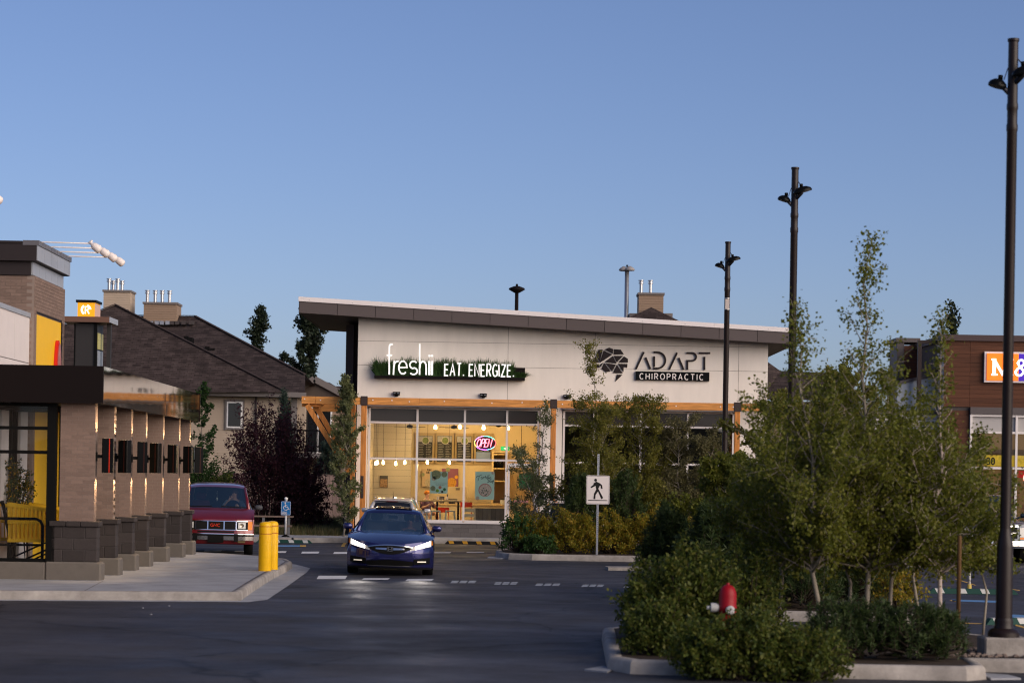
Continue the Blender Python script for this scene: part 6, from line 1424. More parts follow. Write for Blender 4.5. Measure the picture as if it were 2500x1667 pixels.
def person(name, label, loc, skin, shirt, hair, rz=0.0, hands=None, lean=0.0, head_turn=0.0, scale=1.0):
    """seated upper body, local: facing -y, origin at the seat"""
    t = thing(name, label, 'person', loc, rz); t.scale = (scale,) * 3
    V = [(0, 0, .08), (0, 0, .28), (0, -.01, .46), (0, -.02, .56), (0, -.035, .62), (0, -.045, .70), (0, -.035, .775)]
    Rr = [(.15, .11), (.14, .10), (.17, .10), (.055, .055), (.066, .075), (.072, .088), (.05, .06)]
    E = [(i, i + 1) for i in range(6)]
    def chain(start, pts):
        prev = start
        for (p, r) in pts: V.append(p); Rr.append(r if isinstance(r, tuple) else (r, r)); E.append((prev, len(V) - 1)); prev = len(V) - 1
        return prev
    ends = []
    for s in (-1, 1):
        h = hands[0 if s < 0 else 1]; el, wr = h
        a = chain(2, [((s * .17, 0, .475), .06), (el, .043), (wr, .03)])
        d = (Vector(wr) - Vector(el)).normalized(); sd = d.cross(Vector((0, 1, 0))).normalized() if abs(d.y) < .9 else Vector((1, 0, 0))
        pm_ = Vector(wr) + d * .06; pl = chain(a, [(tuple(pm_), (.034, .02))])
        for k in range(4):
            f0 = pm_ + sd * (.03 - .02 * k) + d * .02; ln = (.07, .08, .075, .055)[k]; cu = Vector((0, -.35, 0))
            chain(pl, [(tuple(f0), .009), (tuple(f0 + d * ln * .5 + cu * .02), .008), (tuple(f0 + (d + cu).normalized() * ln), .006)])
        tb = Vector(wr) + d * .02 + sd * .035; chain(a, [(tuple(tb), .011), (tuple(tb + (d + sd * .6).normalized() * .045), .009)])
        # thighs
        chain(0, [((s * .12, -.05, .06), .09), ((s * .14, -.38, .08), .07), ((s * .14, -.42, -.25), .05)])
    me = bpy.data.meshes.new('body'); me.from_pydata(V, E, []); me.materials.append(skin)
    o = link('body', me, t); md = o.modifiers.new('skin', 'SKIN'); md.use_smooth_shade = True
    for i, r in enumerate(Rr): me.skin_vertices[0].data[i].radius = r
    me.skin_vertices[0].data[0].use_root = True
    sb = o.modifiers.new('sub', 'SUBSURF'); sb.levels = 1; sb.render_levels = 1
    b = MB(); b.lathe([(.19, .02), (.175, .2), (.19, .36), (.185, .46), (.11, .53), (.07, .545)], n=16); b.v = [(x, y * .68, z) for x, y, z in b.v]
    for s in (-1, 1):
        el = Vector(hands[0 if s < 0 else 1][0]); sh = Vector((s * .17, 0, .475)); b.tube([sh, sh.lerp(el, .9)], [.075, .06], 10)
    b.build('shirt', shirt, t, True)
    b = MB(); b.lathe([(.083, .0), (.088, .05), (.075, .10), (.04, .13), (.005, .14)], (0, -.022, .70), 14); b.v = [(x, y * 1.12 + (.015 if y < -.05 and z < .74 else 0), z) for x, y, z in b.v]; b.build('hair', hair, t, True)
    b = MB(); b.lathe([(.004, -.02), (.012, 0), (.004, .02)], (0, -.125, .69), 8); b.build('nose', skin, t, True)
    for s in (-1, 1): b = MB(); b.lathe([(.011, 0), (.005, -.006)], (s * .03, -.118, .715), 8, 'y'); b.build('eye', blackp, t)
    b = MB(); b.tube([(-.022, -.118, .65), (0, -.123, .648), (.022, -.118, .65)], .005, 5); b.build('mouth', mat('lip', (.3, .1, .09), .6), t)
    return t
skin1 = mat('skin_tan', (.42, .22, .15), .55); skin2 = mat('skin_fair', (.50, .30, .22), .55)

# ---- blue coupe driving towards the camera
blue = mat('deep_blue_paint', (.016, .019, .115), .24, .6, coat=1.0, spec=.5)
P1 = dict(W=.925, L=4.80, nose=(.50, 3.2), rake=.55, hz=(.655, .775), zb=.17, cowl=(1.36, .925), belt=(.86, .95), ws=(.735, .585, (2.12, 1.285)), rwt=(3.35, 1.30, .56), rwb=(4.15, 1.02, .66), wy=(.93, 3.66), wr=.335, cb=.16, hb=.03, rc=.10, mir=(.86, 1.62, .985))
CAR, yf = car('blue_car', 'dark blue coupe with lit headlights driving towards the camera', (-2.49, 50.55, 0), R(1.5), R(1.1), blue, P1)
patch(CAR, yf, 'grille', blackp, -.46, .46, lambda u: .455 + .13 * abs(2 * u - 1) ** 2.2, lambda u: .655 - .045 * abs(2 * u - 1) ** 2, .012, 18, 5)
patch(CAR, yf, 'grille_trim', chrome, -.47, .47, lambda u: .640 - .045 * abs(2 * u - 1) ** 2, lambda u: .662 - .045 * abs(2 * u - 1) ** 2, .02, 18, 1)
for s in (-1, 1): patch(CAR, yf, 'grille_bar', chrome, s * .07, s * .30, lambda u: .545 + .012 * u, lambda u: .59 - .002 * u, .026, 6, 1)
em = MB(); y_ = yf(0, .57) - .04; em.ribbon([(-.062, .61), (.062, .61), (.05, .525), (-.05, .525)], .010, y_, y_ + .02, True); em.ribbon([(-.036, .605), (-.028, .53)], .017, y_ - .002, y_ + .02); em.ribbon([(.036, .605), (.028, .53)], .017, y_ - .002, y_ + .02); em.ribbon([(-.028, .563), (.028, .563)], .012, y_ - .004, y_ + .02); em.build('emblem', chrome, CAR)
hl = mat('headlamp_lit', (1, .95, .9), .3, emit=(1, .93, .88), es=5)
for s in (-1, 1):
    patch(CAR, yf, 'headlamp_housing', lampglass, s * .86, s * .42, lambda u: lerp(.63, .535, u), lambda u: lerp(.765, .60, u ** .8), .006, 12, 4)
    patch(CAR, yf, 'headlamp', hl, s * .835, s * .53, lambda u: lerp(.645, .565, u), lambda u: lerp(.745, .635, u), .014, 10, 4)
    patch(CAR, yf, 'side_marker', amber, s * .885, s * .862, lambda u: .66, lambda u: .75, .01, 2, 2)
    patch(CAR, yf, 'fog_recess', blackp, s * .84, s * .50, lambda u: lerp(.27, .245, u), lambda u: lerp(.40, .36, u), .008, 8, 4)
    patch(CAR, yf, 'fog_lamp', mat('led_dim', (.7, .65, .55), .3, emit=(1, .85, .65), es=.5), s * .76, s * .58, lambda u: .30, lambda u: .325, .018, 5, 1)
    patch(CAR, yf, 'bumper_winglet', blue, s * .86, s * .42, lambda u: lerp(.195, .215, u), lambda u: lerp(.255, .225, u), .03, 8, 2)
    ld = bpy.data.lights.new('headlamp_beam', 'SPOT'); ld.energy = 70; ld.color = (1, .90, .82); ld.spot_size = R(24); ld.spot_blend = .9; ld.shadow_soft_size = .08
    lo = bpy.data.objects.new('headlamp_beam', ld); COL.objects.link(lo); lo.parent = CAR; lo.location = (s * .64, .12, .66); lo.rotation_euler = Vector((.02 * s, 1, .125)).to_track_quat('Z', 'Y').to_euler()
patch(CAR, yf, 'lower_intake', blackp, -.49, .49, lambda u: .20 , lambda u: .345 - .03 * abs(2 * u - 1), .01, 14, 3)
patch(CAR, yf, 'intake_trim', chrome, -.46, .46, lambda u: .205, lambda u: .222, .02, 14, 1)
patch(CAR, yf, 'front_lip', blackp, -.88, .88, lambda u: .145, lambda u: .185, .004, 20, 1)
beige = mat('beige_leather', (.30, .25, .20), .6)
for x in (-.36, .36): seat(CAR, x, 2.35, .98, beige)
b = MB(); b.bbox(-.6, .6, 3.3, 3.42, .6, 1.08, .04); b.build('rear_seat', beige, CAR)
b = MB(); b.box(-.10, .10, 1.98, 2.0, 1.17, 1.23); b.build('interior_mirror', blackp, CAR)
b = MB(); b.grid(lambda u, v: ((2 * u - 1) * .40, 2.35 + .75 * v, 1.385 + .03 * (1 - (2 * u - 1) ** 2) + .016), 6, 4); b.build('sunroof', gloss_black, CAR, True)
pd = person('person', 'driver of the blue coupe, both hands on the wheel', (0, 0, 0), skin1, mat('shirt_grey', (.08, .08, .09), .8), mat('hair_dark', (.012, .009, .008), .6), 0, [((-.27, -.16, .28), (-.14, -.38, .38)), ((.27, -.16, .28), (.14, -.38, .38))])
pd.location = CAR.matrix_basis @ Vector((.36, 2.22, .42)); pd.rotation_euler = CAR.rotation_euler

# ---- parked hatchbacks (tails to the camera)
P2 = dict(W=.86, L=4.2, nose=(.4, 3), rake=.4, hz=(.72, .80), zb=.22, cowl=(1.1, .98), belt=(.92, .98), ws=(.70, .58, (1.85, 1.36)), rwt=(3.80, 1.30, .53), rwb=(4.02, 1.02, .63), wy=(.82, 3.36), wr=.31, rc=.10, mir=(.84, 1.4, 1.03), rglass=darkglass)
def hatch(label, loc, pm, nm):
    t, y2 = car(nm, label, loc, math.pi, 0, pm, P2, 'cars parked nose in at the shop')
    b = MB(); b.bbox(-.17, .17, 3.78, 3.86, 1.315, 1.335, .006); b.build('brake_light', mat('brake_red', (.16, .01, .012), .3), t)
    b = MB(); b.bbox(-.52, .52, 3.60, 3.84, 1.337, 1.36, .008); b.build('spoiler', pm, t, True)
    for s in (-1, 1):
        b = MB(); b.bbox(min(s * .62, s * .80), max(s * .62, s * .80), 4.02, 4.16, .72, 1.0, .03); b.build('tail_lamp', mat('brake_red', (.16, .01, .012), .3), t)
        b = MB(); b.tube([(s * .54, 2.0, 1.435), (s * .545, 3.3, 1.43)], .015, 6); b.build('roof_rail', chrome, t, True)
    b = MB(); b.tube([(0, 3.2, 1.42), (0, 3.42, 1.62)], [.008, .003], 5); b.lathe([(.03, 0), (.012, .05)], (0, 3.2, 1.42), 8); b.build('aerial', blackp, t)
    b = MB(); b.box(-.16, .16, 4.16, 4.175, .74, .86); b.build('number_plate', whitepaint, t)
    return t
hatch('white hatchback parked facing the shop behind the blue coupe', (-3.42, 74.5, 0), paint('pearl_white_paint', (.62, .60, .60), .3), 'white_car')
hatch('grey hatchback parked beside the shop door behind the bushes', (1.75, 74.3, 0), paint('silver_grey_paint', (.22, .22, .23), .3), 'grey_car')

# ---- red van
red = paint('dark_red_paint', (.16, .008, .012), .28)
P3 = dict(W=.965, L=4.5, nose=(.16, 5), rake=.14, hz=(.92, .92), zb=.30, cowl=(.80, 1.20), belt=(1.16, 1.16), ws=(.80, .69, (1.42, 1.72)), rwt=(4.3, 1.74, .64), rwb=(4.4, 1.15, .74), wy=(.78, 3.6), wr=.35, cb=.07, hb=.02, rc=.10, fw=.99, mir=(.97, 1.0, 1.22), mirm=mat('grey_plastic', (.06, .062, .07), .5))
VAN, vf = car('van', 'dark red van with black three part grille waiting at the kerb', (-7.40, 61.0, 0), R(6.5), R(.6), red, P3)
for (xa, xb) in ((-.50, -.215), (-.195, .195), (.215, .50)):
    patch(VAN, vf, 'grille', blackp, xa, xb, lambda u: .655, lambda u: .875, .014, 4, 2)
    for (a0_, a1_, z0_, z1_) in ((xa - .01, xb + .01, .868, .882), (xa - .01, xb + .01, .648, .662), (xa - .012, xa + .004, .662, .868), (xb - .004, xb + .012, .662, .868)): patch(VAN, vf, 'grille_trim', chrome, a0_, a1_, lambda u: z0_, lambda u: z1_, .022, 4, 1)
e = bpy.data.objects.new('badge', None); COL.objects.link(e); e.parent = VAN
word('GMC', -.135, .735, .07, .018, vf(0, .76) - .03, .012, mat('badge_red', (.45, .03, .01), .4), e, gap=.22, sx=1.5)
for s in (-1, 1):
    patch(VAN, vf, 'headlamp_housing', blackp, s * .52, s * .80, lambda u: .655, lambda u: .875, .012, 4, 3)
    patch(VAN, vf, 'headlamp', lampglass, s * .56, s * .745, lambda u: .69, lambda u: .845, .026, 5, 4)
    b = MB(); b.lathe([(.055, 0), (.04, .02), (.015, .03)], (s * .65, vf(.65, .77) - .035, .77), 14, 'y'); b.build('reflector', mat('warm_reflector', (.6, .5, .38), .2, .6), VAN, True)
    for (a0_, a1_, z0_, z1_) in ((.52, .80, .868, .882), (.52, .80, .648, .662), (.51, .525, .662, .868)): patch(VAN, vf, 'headlamp_trim', chrome, s * a0_, s * a1_, lambda u: z0_, lambda u: z1_, .022, 4, 1)
    patch(VAN, vf, 'indicator', amber, s * .805, s * .915, lambda u: .66, lambda u: .87, .018, 5, 3)
    patch(VAN, vf, 'bumper_guard', blackp, s * .46, s * .56, lambda u: .36, lambda u: .56, .10, 2, 3)
    patch(VAN, vf, 'lower_lamp', mat('dull_lamp', (.16, .12, .06), .3), s * .56, s * .74, lambda u: .335, lambda u: .385, .03, 3, 2)
    b = MB(); b.tube([(s * .74, .78, 1.215), (s * .12, .70, 1.235), ], .012, 5); b.build('wiper', blackp, VAN)
patch(VAN, vf, 'slot_panel', blackp, -.46, .46, lambda u: .585, lambda u: .625, .012, 6, 1)
patch(VAN, vf, 'bumper', mat('dark_chrome', (.30, .29, .29), .2, .9), -.95, .95, lambda u: .40, lambda u: .50, .07, 20, 3)
patch(VAN, vf, 'bumper_strip', blackp, -.96, .96, lambda u: .50, lambda u: .545, .085, 20, 2)
patch(VAN, vf, 'bumper_trim', chrome, -.95, .95, lambda u: .546, lambda u: .562, .08, 20, 1)
patch(VAN, vf, 'plate_holder', blackp, -.20, .20, lambda u: .33, lambda u: .53, .095, 3, 3)
maroon = mat('maroon_cloth', (.07, .012, .018), .9)
for x in (-.42, .42): seat(VAN, x, 1.75, 1.25, maroon)
b = MB(); b.tube([(0, 1.30, 1.62), (0, 1.28, 1.44)], .003, 4); b.lathe([(.005, -.05), (.03, 0), (.022, .05)], (0, 1.28, 1.40), 10); b.build('hanging_charm', mat('charm_pale', (.6, .65, .62), .5), VAN, True)
b = MB(); b.lathe([(.18, -.012), (.2, 0), (.18, .012)], (.42, 1.18, 1.2), 20, 'y'); b.build('steering_wheel', blackp, VAN, True)
pv = person('person', 'driver of the red van resting a hand against the face', (0, 0, 0), skin2, mat('shirt_pale_blue', (.26, .34, .42), .8), mat('hair_brown', (.05, .03, .02), .6), 0, [((-.26, -.24, .36), (-.10, -.22, .56)), ((.3, -.2, .28), (.12, -.42, .38))])
pv.location = VAN.matrix_basis @ Vector((.44, 1.62, .86)); pv.rotation_euler = VAN.rotation_euler

# ---- dark pickup at the right
navy = paint('navy_paint', (.012, .025, .05), .3)
P4 = dict(W=.98, L=5.6, nose=(.16, 4), rake=.12, hz=(1.08, 1.05), zb=.42, cowl=(1.30, 1.20), belt=(1.15, 1.15), ws=(.78, .66, (1.95, 1.80)), rwt=(3.4, 1.80, .68), rwb=(3.6, 1.2, .78), wy=(.95, 4.4), wr=.38, cb=.08, hb=.03, rc=.06, mir=(1.0, 1.55, 1.28))
TR, tf = car('pickup_truck', 'dark blue pickup truck with chrome grille half hidden by leaves', (13.05, 64.6, 0), R(2), 0, navy, P4)
patch(TR, tf, 'grille', blackp, -.55, .55, lambda u: .68, lambda u: 1.0, .012, 8, 3); patch(TR, tf, 'grille_trim', chrome, -.58, .58, lambda u: .985, lambda u: 1.035, .03, 8, 1); patch(TR, tf, 'grille_bar', chrome, -.55, .55, lambda u: .80, lambda u: .84, .025, 8, 1); patch(TR, tf, 'bumper', chrome, -.97, .97, lambda u: .48, lambda u: .62, .09, 14, 2)
for s in (-1, 1): patch(TR, tf, 'headlamp', lampglass, s * .62, s * .93, lambda u: .72, lambda u: .97, .014, 4, 3); patch(TR, tf, 'indicator', amber, s * .62, s * .93, lambda u: .66, lambda u: .71, .014, 4, 1)

# ---- guest inside the restaurant
c = z7(765, 1085, 80.9)
person('person', 'restaurant guest with orange hair and dark top at the high table', (c[0], 80.9, c[1] - .72), skin2, mat('shirt_plum', (.07, .03, .05), .8), mat('hair_orange', (.42, .14, .015), .6), R(40), [((-.28, -.12, .24), (-.15, -.34, .34)), ((.28, -.12, .24), (.14, -.34, .34))])
# ================================================================ planting
bark = mat('pale_aspen_bark', (.27, .235, .19), .8, var=.3, vs=14); barkd = mat('dark_bark', (.06, .045, .035), .9, var=.3, vs=10); barkw = mat('white_aspen_bark', (.46, .38, .34), .8, var=.25, vs=12)
aspen = leafmat('aspen_leaf', [(.085, .105, .014), (.135, .155, .020), (.185, .20, .028), (.16, .175, .024), (.235, .215, .040)], .5)
aspen2 = leafmat('aspen_leaf_olive', [(.11, .115, .018), (.16, .165, .026), (.21, .195, .034), (.24, .20, .045)], .5)
aspen_g = leafmat('aspen_leaf_grey', [(.11, .13, .05), (.17, .19, .08), (.23, .25, .12), (.13, .15, .055)], .5)
dogw = leafmat('dogwood_leaf', [(.025, .055, .014), (.045, .10, .024), (.075, .14, .035)], .45)
shrubg = leafmat('shrub_leaf', [(.03, .055, .010), (.065, .095, .016), (.11, .14, .022), (.15, .15, .030), (.08, .11, .018)], .45)
spirea = leafmat('spirea_leaf', [(.14, .16, .018), (.24, .23, .022), (.34, .26, .024), (.40, .24, .03), (.20, .21, .02)], .5)
purple = leafmat('purple_leaf', [(.06, .024, .028), (.11, .04, .046), (.18, .06, .07), (.08, .028, .034)], .4)
needle = leafmat('pine_needle', [(.024, .045, .014), (.045, .075, .020), (.07, .10, .028)], .3)
needle2 = leafmat('pine_needle_green', [(.03, .06, .012), (.06, .10, .02), (.10, .14, .03)], .3)
willow = leafmat('olive_willow_leaf', [(.095, .092, .042), (.14, .13, .058), (.185, .165, .072), (.125, .115, .05)], .5)
poplar = leafmat('poplar_leaf', [(.012, .02, .012), (.022, .034, .018), (.035, .05, .026)], .3)
# --- near verge: aspens
GA = 'young aspens on the near verge'
def leader(px, pt, Y, zb=.15): p = at(px, pt, Y); return p.z - zb
def aspen_tree(px_base, Y, px_top, y_top, Rr, nb, nl, seed, label, tr=.034, c0=.30, lm=aspen, bk=bark, leaf=.046, leaders=None, up=.85, sub=9):
    nl = int(nl * 2.2); nb = int(nb * 1.5); c0 = max(.14, .9 / (at(px_top, y_top, Y).z))
    x0 = at(px_base, 1500, Y).x; top = at(px_top, y_top, Y); H = top.z - .15
    return tree('aspen_tree', label, 'tree', (x0, Y, .15), H, Rr, c0, nb, nl, leaf, lm, bk, tr, ((top.x - x0), .15), up=up, group=GA, seed=seed, sub=sub, leaders=leaders, bias=2.1, sublen=.42, spread=.05, ragged=.5,
                prof=lambda s: (1.0 if s < .4 else max(.10, 1 - (s - .4) * 2.1)) * (.8 + .2 * math.sin(9 * s)))
aspen_tree(1991, 29.6, 1945, 760, 1.15, 44, 9500, 11, 'leaning aspen with a grey trunk, first behind the front shrub', c0=.26)
aspen_tree(2074, 30.4, 2000, 930, 1.0, 34, 7000, 12, 'shorter brown stemmed aspen beside the tall one', .026, .28)
aspen_tree(2106, 30.0, 2113, 580, 1.1, 52, 9000, 13, 'tallest aspen whose thin tip stands above all the trees', .036, .26)
aspen_tree(2182, 30.6, 2175, 900, 1.0, 34, 7000, 14, 'straight pale stemmed aspen next to the tallest one', .030, .28)
aspen_tree(2290, 29.8, 2300, 790, .9, 40, 6500, 15, 'white stemmed aspen nearest the lamp post', .034, .30, bk=barkw)
aspen_tree(1900, 31.8, 1880, 950, 1.0, 30, 6500, 16, 'low aspen at the edge of the clump over the pines', .026, .30)
aspen_tree(2240, 33.0, 2255, 960, .95, 28, 5500, 17, 'aspen standing behind the white stemmed one', .026, .30)
aspen_tree(2400, 31.2, 2395, 1060, .5, 20, 2200, 18, 'thin young aspen sapling behind the lamp post', .018, .25)
t = thing('tree_stake', 'brown wooden tree stake beside the lamp base', 'stake', tuple(at(2338, 1590, 28.8))); t.location.z = .15
b = MB(); b.lathe([(.026, 0), (.026, 1.35), (.02, 1.37)], n=8); b.build('stake', mat('stake_brown', (.14, .075, .03), .8), t, True)
# long thin shoots of the front-most tree reaching towards the shop
bush('dogwood_shrub', 'broad green shrub behind the red hydrant', 'shrub', (2.12, 28.9, .15), .80, .75, 1.18, 80, 15000, .062, shrubg, barkd, 'shrubs on the near verge', 21, sub=8, sublen=.28, aspect=.55)
bush('dogwood_shrub', 'green shrub spilling over the kerb in front of the hydrant', 'shrub', (2.52, 25.95, .0), .78, .45, .72, 90, 16000, .055, shrubg, barkd, 'shrubs on the near verge', 22, sub=8, sublen=.28, aspect=.55)
bush('dogwood_shrub', 'dense green shrub at the foot of the front spilling shrub', 'shrub', (3.2, 25.95, .0), .52, .42, .62, 40, 4200, .055, shrubg, barkd, 'shrubs on the near verge', 23, sub=8, aspect=.55)
bush('dogwood_shrub', 'low green shrub at the rounded kerb corner of the verge', 'shrub', (1.70, 27.4, .12), .42, .40, .60, 44, 5200, .055, shrubg, barkd, 'shrubs on the near verge', 25, sub=8, aspect=.55)
bush('dogwood_shrub', 'green shrub overhanging the road side kerb of the verge', 'shrub', (1.82, 30.2, .12), .42, .75, .85, 50, 6500, .058, shrubg, barkd, 'shrubs on the near verge', 26, sub=8, aspect=.55)
bush('dogwood_shrub', 'dark green shrub between the hydrant and the aspen stems', 'shrub', (2.95, 29.6, .15), .6, .6, 1.15, 40, 5000, .06, shrubg, barkd, 'shrubs on the near verge', 24, sub=8, aspect=.55)
for i, (px, rx, h, lab) in enumerate([(2035, .34, .50, 'low dark mugo pine at the kerb, nearest the front shrub'), (2130, .40, .52, 'low dark mugo pine at the kerb below the tallest aspen'), (2225, .38, .50, 'low dark mugo pine at the kerb below the white stem'), (2295, .30, .46, 'low dark mugo pine at the end of the kerb row')]):
    pine('mugo_pine', lab, 'shrub', (at(px, 1620, 27.1).x, 27.15 + .1 * (i % 2), .15), rx, .34, h, 90, needle, barkd, 30 + i, .075, 60, 'low mugo pines on the near verge')
# --- dark pines on the second bed
for i, (x, y, rx, h, lab) in enumerate([(3.35, 39.0, .95, 1.45, 'dark tall pine left of the trunks behind the hydrant'), (4.55, 38.6, .95, 1.45, 'dark pine filling the gap behind the aspen trunks'), (5.55, 39.2, .8, 1.2, 'dark pine at the end of the second bed'), (3.9, 43.2, 1.1, 1.75, 'tallest dark pine deep in the second bed'), (3.0, 44.5, .8, 1.3, 'dark pine deep in the second bed nearest the road')]):
    pine('mountain_pine', lab, 'tree', (x, y, .15), rx, rx, h, 240, needle, barkd, 40 + i, .12, 90, 'dark pines on the second bed', conic=.75, wid=.016)
for i, (x, lab) in enumerate([(2.9, 'low dark pine at the front of the second bed, road side'), (3.7, 'low dark pine at the front of the second bed, middle'), (4.6, 'low dark pine at the front of the second bed, lot side')]):
    pine('mugo_pine', lab, 'shrub', (x, 37.4, .12), .5, .4, .6, 110, needle, barkd, 50 + i, .09, 60, 'low pines on the second bed')
bush('dogwood_shrub', 'yellowish shrub by the kerb corner on the second bed', 'shrub', (6.05, 37.6, .15), .45, .4, .8, 26, 2200, .06, spirea, barkd, 'shrubs on the second bed', 46, aspect=.55)
tree('aspen_tree', 'olive aspen behind the middle lamp post', 'tree', (5.1, 45.2, .15), 3.6, 1.05, .2, 50, 15000, .06, aspen2, bark, .035, group='aspens on the second bed', seed=47)
tree('aspen_tree', 'olive aspen on the second bed nearest the road', 'tree', (3.75, 41.8, .15), 2.3, .8, .22, 44, 13000, .06, aspen, bark, .03, group='aspens on the second bed', seed=48)
tree('aspen_tree', 'olive aspen on the second bed farthest from the road', 'tree', (5.9, 42.5, .15), 3.9, 1.15, .22, 44, 14000, .06, aspen2, bark, .032, group='aspens on the second bed', seed=49)
# --- island with the pedestrian sign
def bx(px, Y): return at(px, 1300, Y).x
GI = 'shrubs on the sign island'
for i, (px, Y, rx, h, lab) in enumerate([(1300, 63.0, .62, 1.0, 'orange tinged shrub nearest the dogwood on the sign island'), (1392, 62.7, .75, 1.18, 'orange tinged shrub just short of the sign post'), (1490, 62.9, .75, 1.12, 'orange tinged shrub just past the sign post'), (1590, 62.9, .85, 1.25, 'golden shrub farther along the sign island'), (1672, 63.4, .6, 1.0, 'golden shrub at the hidden end of the sign island')]):
    bush('spirea_shrub', lab, 'shrub', (bx(px, Y), Y, .15), rx, .6, h, 60, 9000, .06, spirea, barkd, GI, 60 + i, sub=7, aspect=.6)
bush('dogwood_shrub', 'glossy green shrub at the tip of the sign island', 'shrub', (bx(1265, 62.8), 62.8, .15), .58, .5, .98, 34, 1900, .10, dogw, barkd, GI, 66, sub=6, aspect=.5)
bush('dogwood_shrub', 'small low green shrub hugging the island kerb', 'shrub', (bx(1318, 62.2), 62.2, .15), .5, .35, .5, 24, 1300, .09, dogw, barkd, GI, 67, sub=6, aspect=.5)
def itree(px, Y, px_top, y_top, Rr, nb, nl, seed, label, lm, c0=.25, leaf=.052, tr=.035, leaders=None, bk=bark, up=.5):
    nl = int(nl * 3.0); nb = int(nb * 1.4)
    x0 = bx(px, Y); tp = at(px_top, y_top, Y)
    return tree('aspen_tree', label, 'tree', (x0, Y, .15), tp.z - .15, Rr, c0, nb, nl, leaf, lm, bk, tr, (tp.x - x0, 0), up=up, group='aspens on the sign island', seed=seed, leaders=leaders, bias=1.8, sublen=.42, spread=.05, ragged=.5,
                prof=lambda s: (1.0 if s < .68 else max(.2, 1 - (s - .68) * 2.3)) * (.8 + .2 * math.sin(9 * s)))
itree(1330, 66.0, 1258, 1100, .75, 26, 2300, 71, 'grey green aspen screening the shop door', aspen_g, .22)
itree(1300, 67.0, 1335, 985, .5, 18, 900, 72, 'slim grey aspen rising past the timber post', aspen_g, .3)
itree(1500, 65.5, 1455, 990, 1.15, 64, 12000, 73, 'broad olive aspen right behind the pedestrian sign', aspen2, .22)
itree(1570, 66.2, 1560, 985, 1.05, 54, 9500, 74, 'upright olive aspen behind the golden shrubs', aspen2, .25)
itree(1480, 66.5, 1432, 838, .34, 22, 800, 75, 'tall thin aspen whose tip crosses the clinic logo', aspen2, .45, tr=.022)
itree(1660, 66.0, 1650, 1030, 1.0, 60, 13000, 76, 'brownish willow like tree before the clinic windows', willow, .12, .05)
itree(1745, 66.0, 1740, 1055, .85, 46, 9000, 77, 'brownish willow like tree beside the farthest lamp post', willow, .12, .05)
for i, (px, Y, rx, h, c_, lab) in enumerate([(1415, 64.4, .62, 1.9, needle, 'dark pine left of the sign plate'), (1525, 64.2, .75, 2.0, needle, 'dark pine right of the sign plate'), (1625, 64.8, .6, 1.2, needle, 'dark pine behind the golden shrubs'), (1790, 58.0, .9, 2.6, needle2, 'bright green pine before the end of the shop wall'), (1860, 54.0, .9, 2.0, needle2, 'lower green pine beneath the leaning aspen'), (1745, 57.0, .8, 1.05, needle, 'dark low pine at the end of the sign island')]):
    pine('mountain_pine', lab, 'tree', (bx(px, Y), Y, .15 if Y > 61 else 0.0), rx, .6, h, 190, c_, barkd, 80 + i, .11, 80, 'pines round the sign island', conic=.7, wid=.018)
# --- by the shop and the houses
bush('purple_plum_shrub', 'big dark purple leaved shrub beside the red van', 'shrub', (-8.15, 82.0, .15), 1.75, 1.5, 4.55, 120, 21000, .095, purple, barkd, None, 91, sub=8, sublen=.28, spread=.05, aspect=.55, flat=.2)
bush('purple_plum_shrub', 'lower purple shrub in front of the pink board fence', 'shrub', (-7.0, 81.4, .15), 1.0, 1.0, 2.6, 70, 13000, .09, purple, barkd, None, 92, sub=8, spread=.05, aspect=.55, flat=.2)
tree('columnar_aspen', 'narrow columnar aspen in front of the timber brace', 'tree', (at(838, 1300, 75.6).x, 75.7, .15), at(838, 935, 75.7).z - .15, .62, .06, 80, 13000, .065, aspen_g, bark, .035, (-.05, 0), prof=lambda s: .55 + .5 * math.sin(3.1 * s), up=1.05, seed=93, sub=8)
bush('roadside_shrub', 'green leafy shrub behind the red van roof', 'shrub', (at(500, 1200, 80).x, 80, .15), 1.0, 1.0, 2.9, 50, 7000, .085, dogw, barkd, None, 94, aspect=.6, flat=.2, spread=.05)
bush('roadside_shrub', 'yellow green shrub between the van and the purple shrub', 'shrub', (at(548, 1200, 79).x, 79, .15), .6, .7, 2.1, 36, 4000, .08, shrubg, barkd, None, 95, aspect=.6, flat=.2, spread=.05)
tree('aspen_tree', 'slender green aspen before the tan house wall', 'tree', (at(490, 1200, 82).x, 82, .15), 4.9, .75, .35, 30, 2600, .095, dogw, bark, .03, seed=96)
pine('spruce_tree', 'small blue green spruce by the house balcony', 'tree', (at(690, 1200, 100).x, 100, .4), .8, .8, 4.9, 200, leafmat('spruce_needle', [(.02, .04, .03), (.035, .06, .045), (.05, .08, .06)], .15), barkd, 97, .14, 70, None, .95, .02)
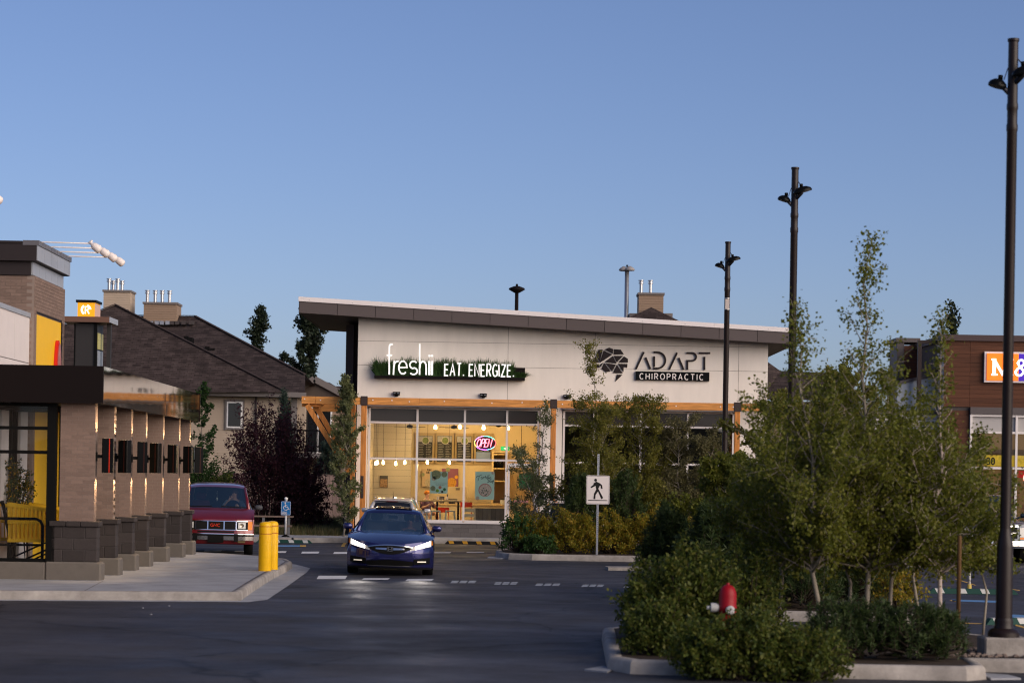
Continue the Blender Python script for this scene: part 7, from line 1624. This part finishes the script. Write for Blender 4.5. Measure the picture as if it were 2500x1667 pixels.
pine('spruce_tree', 'dark spruce under the balcony by the fence', 'tree', (at(800, 1200, 98).x, 98, .4), 1.1, 1.0, 2.9, 170, MATS['spruce_needle'], barkd, 98, .14, 70, None, .8, .02)
pop = lambda s: .6 + .5 * math.sin(3.0 * s)
tree('poplar_tree', 'broad dark poplar behind the house and shop roof', 'tree', (at(755, 900, 135).x, 135, 0), at(752, 775, 135).z, 1.15, .25, 90, 14000, .17, poplar, barkd, .12, prof=pop, up=1.0, seed=101, group='poplars behind the houses', spread=.08)
tree('poplar_tree', 'thin poplar tip behind the house ridge', 'tree', (at(632, 900, 138).x, 138, 0), at(632, 757, 138).z, .42, .3, 60, 6500, .16, poplar, barkd, .09, prof=pop, up=1.1, seed=102, group='poplars behind the houses', spread=.07)
tree('poplar_tree', 'poplar tip above the wood clad shop roof', 'tree', (at(2322, 900, 95).x, 95, 0), at(2322, 765, 95).z, .75, .5, 26, 1500, .13, poplar, barkd, .08, prof=pop, up=1.1, seed=103, group='poplars behind the houses', spread=.05)
tree('poplar_tree', 'slim poplar at the corner of the wood clad shop', 'tree', (at(2190, 900, 85).x, 85, 0), at(2190, 845, 85).z, .5, .3, 34, 2600, .11, poplar, barkd, .07, prof=pop, up=1.1, seed=104, group='poplars behind the houses', spread=.05)
# dry grass tufts on the bank
rng = np.random.default_rng(9); n = 9000
gx = rng.uniform(-11, -5.4, n); gy = rng.uniform(76.4, 92, n); gz = .14 + (gy - 76) * .0105; hh = rng.uniform(.08, .3, n); a = rng.normal(size=(n, 2)) * .08
Pg = np.stack([gx, gy, gz], 1); w = .02
V = np.stack([Pg + [-w, 0, 0], Pg + [w, 0, 0], Pg + np.stack([a[:, 0], a[:, 1], hh], 1)], 1).reshape(-1, 3); Q = np.arange(3 * n).reshape(n, 3)
tag(npmesh('grass', V, Q, leafmat('dry_grass_blade', [(.10, .09, .03), (.19, .16, .07), (.07, .09, .03)], .3)), 'dry yellow grass on the bank by the shop corner', 'grass', kind='stuff')
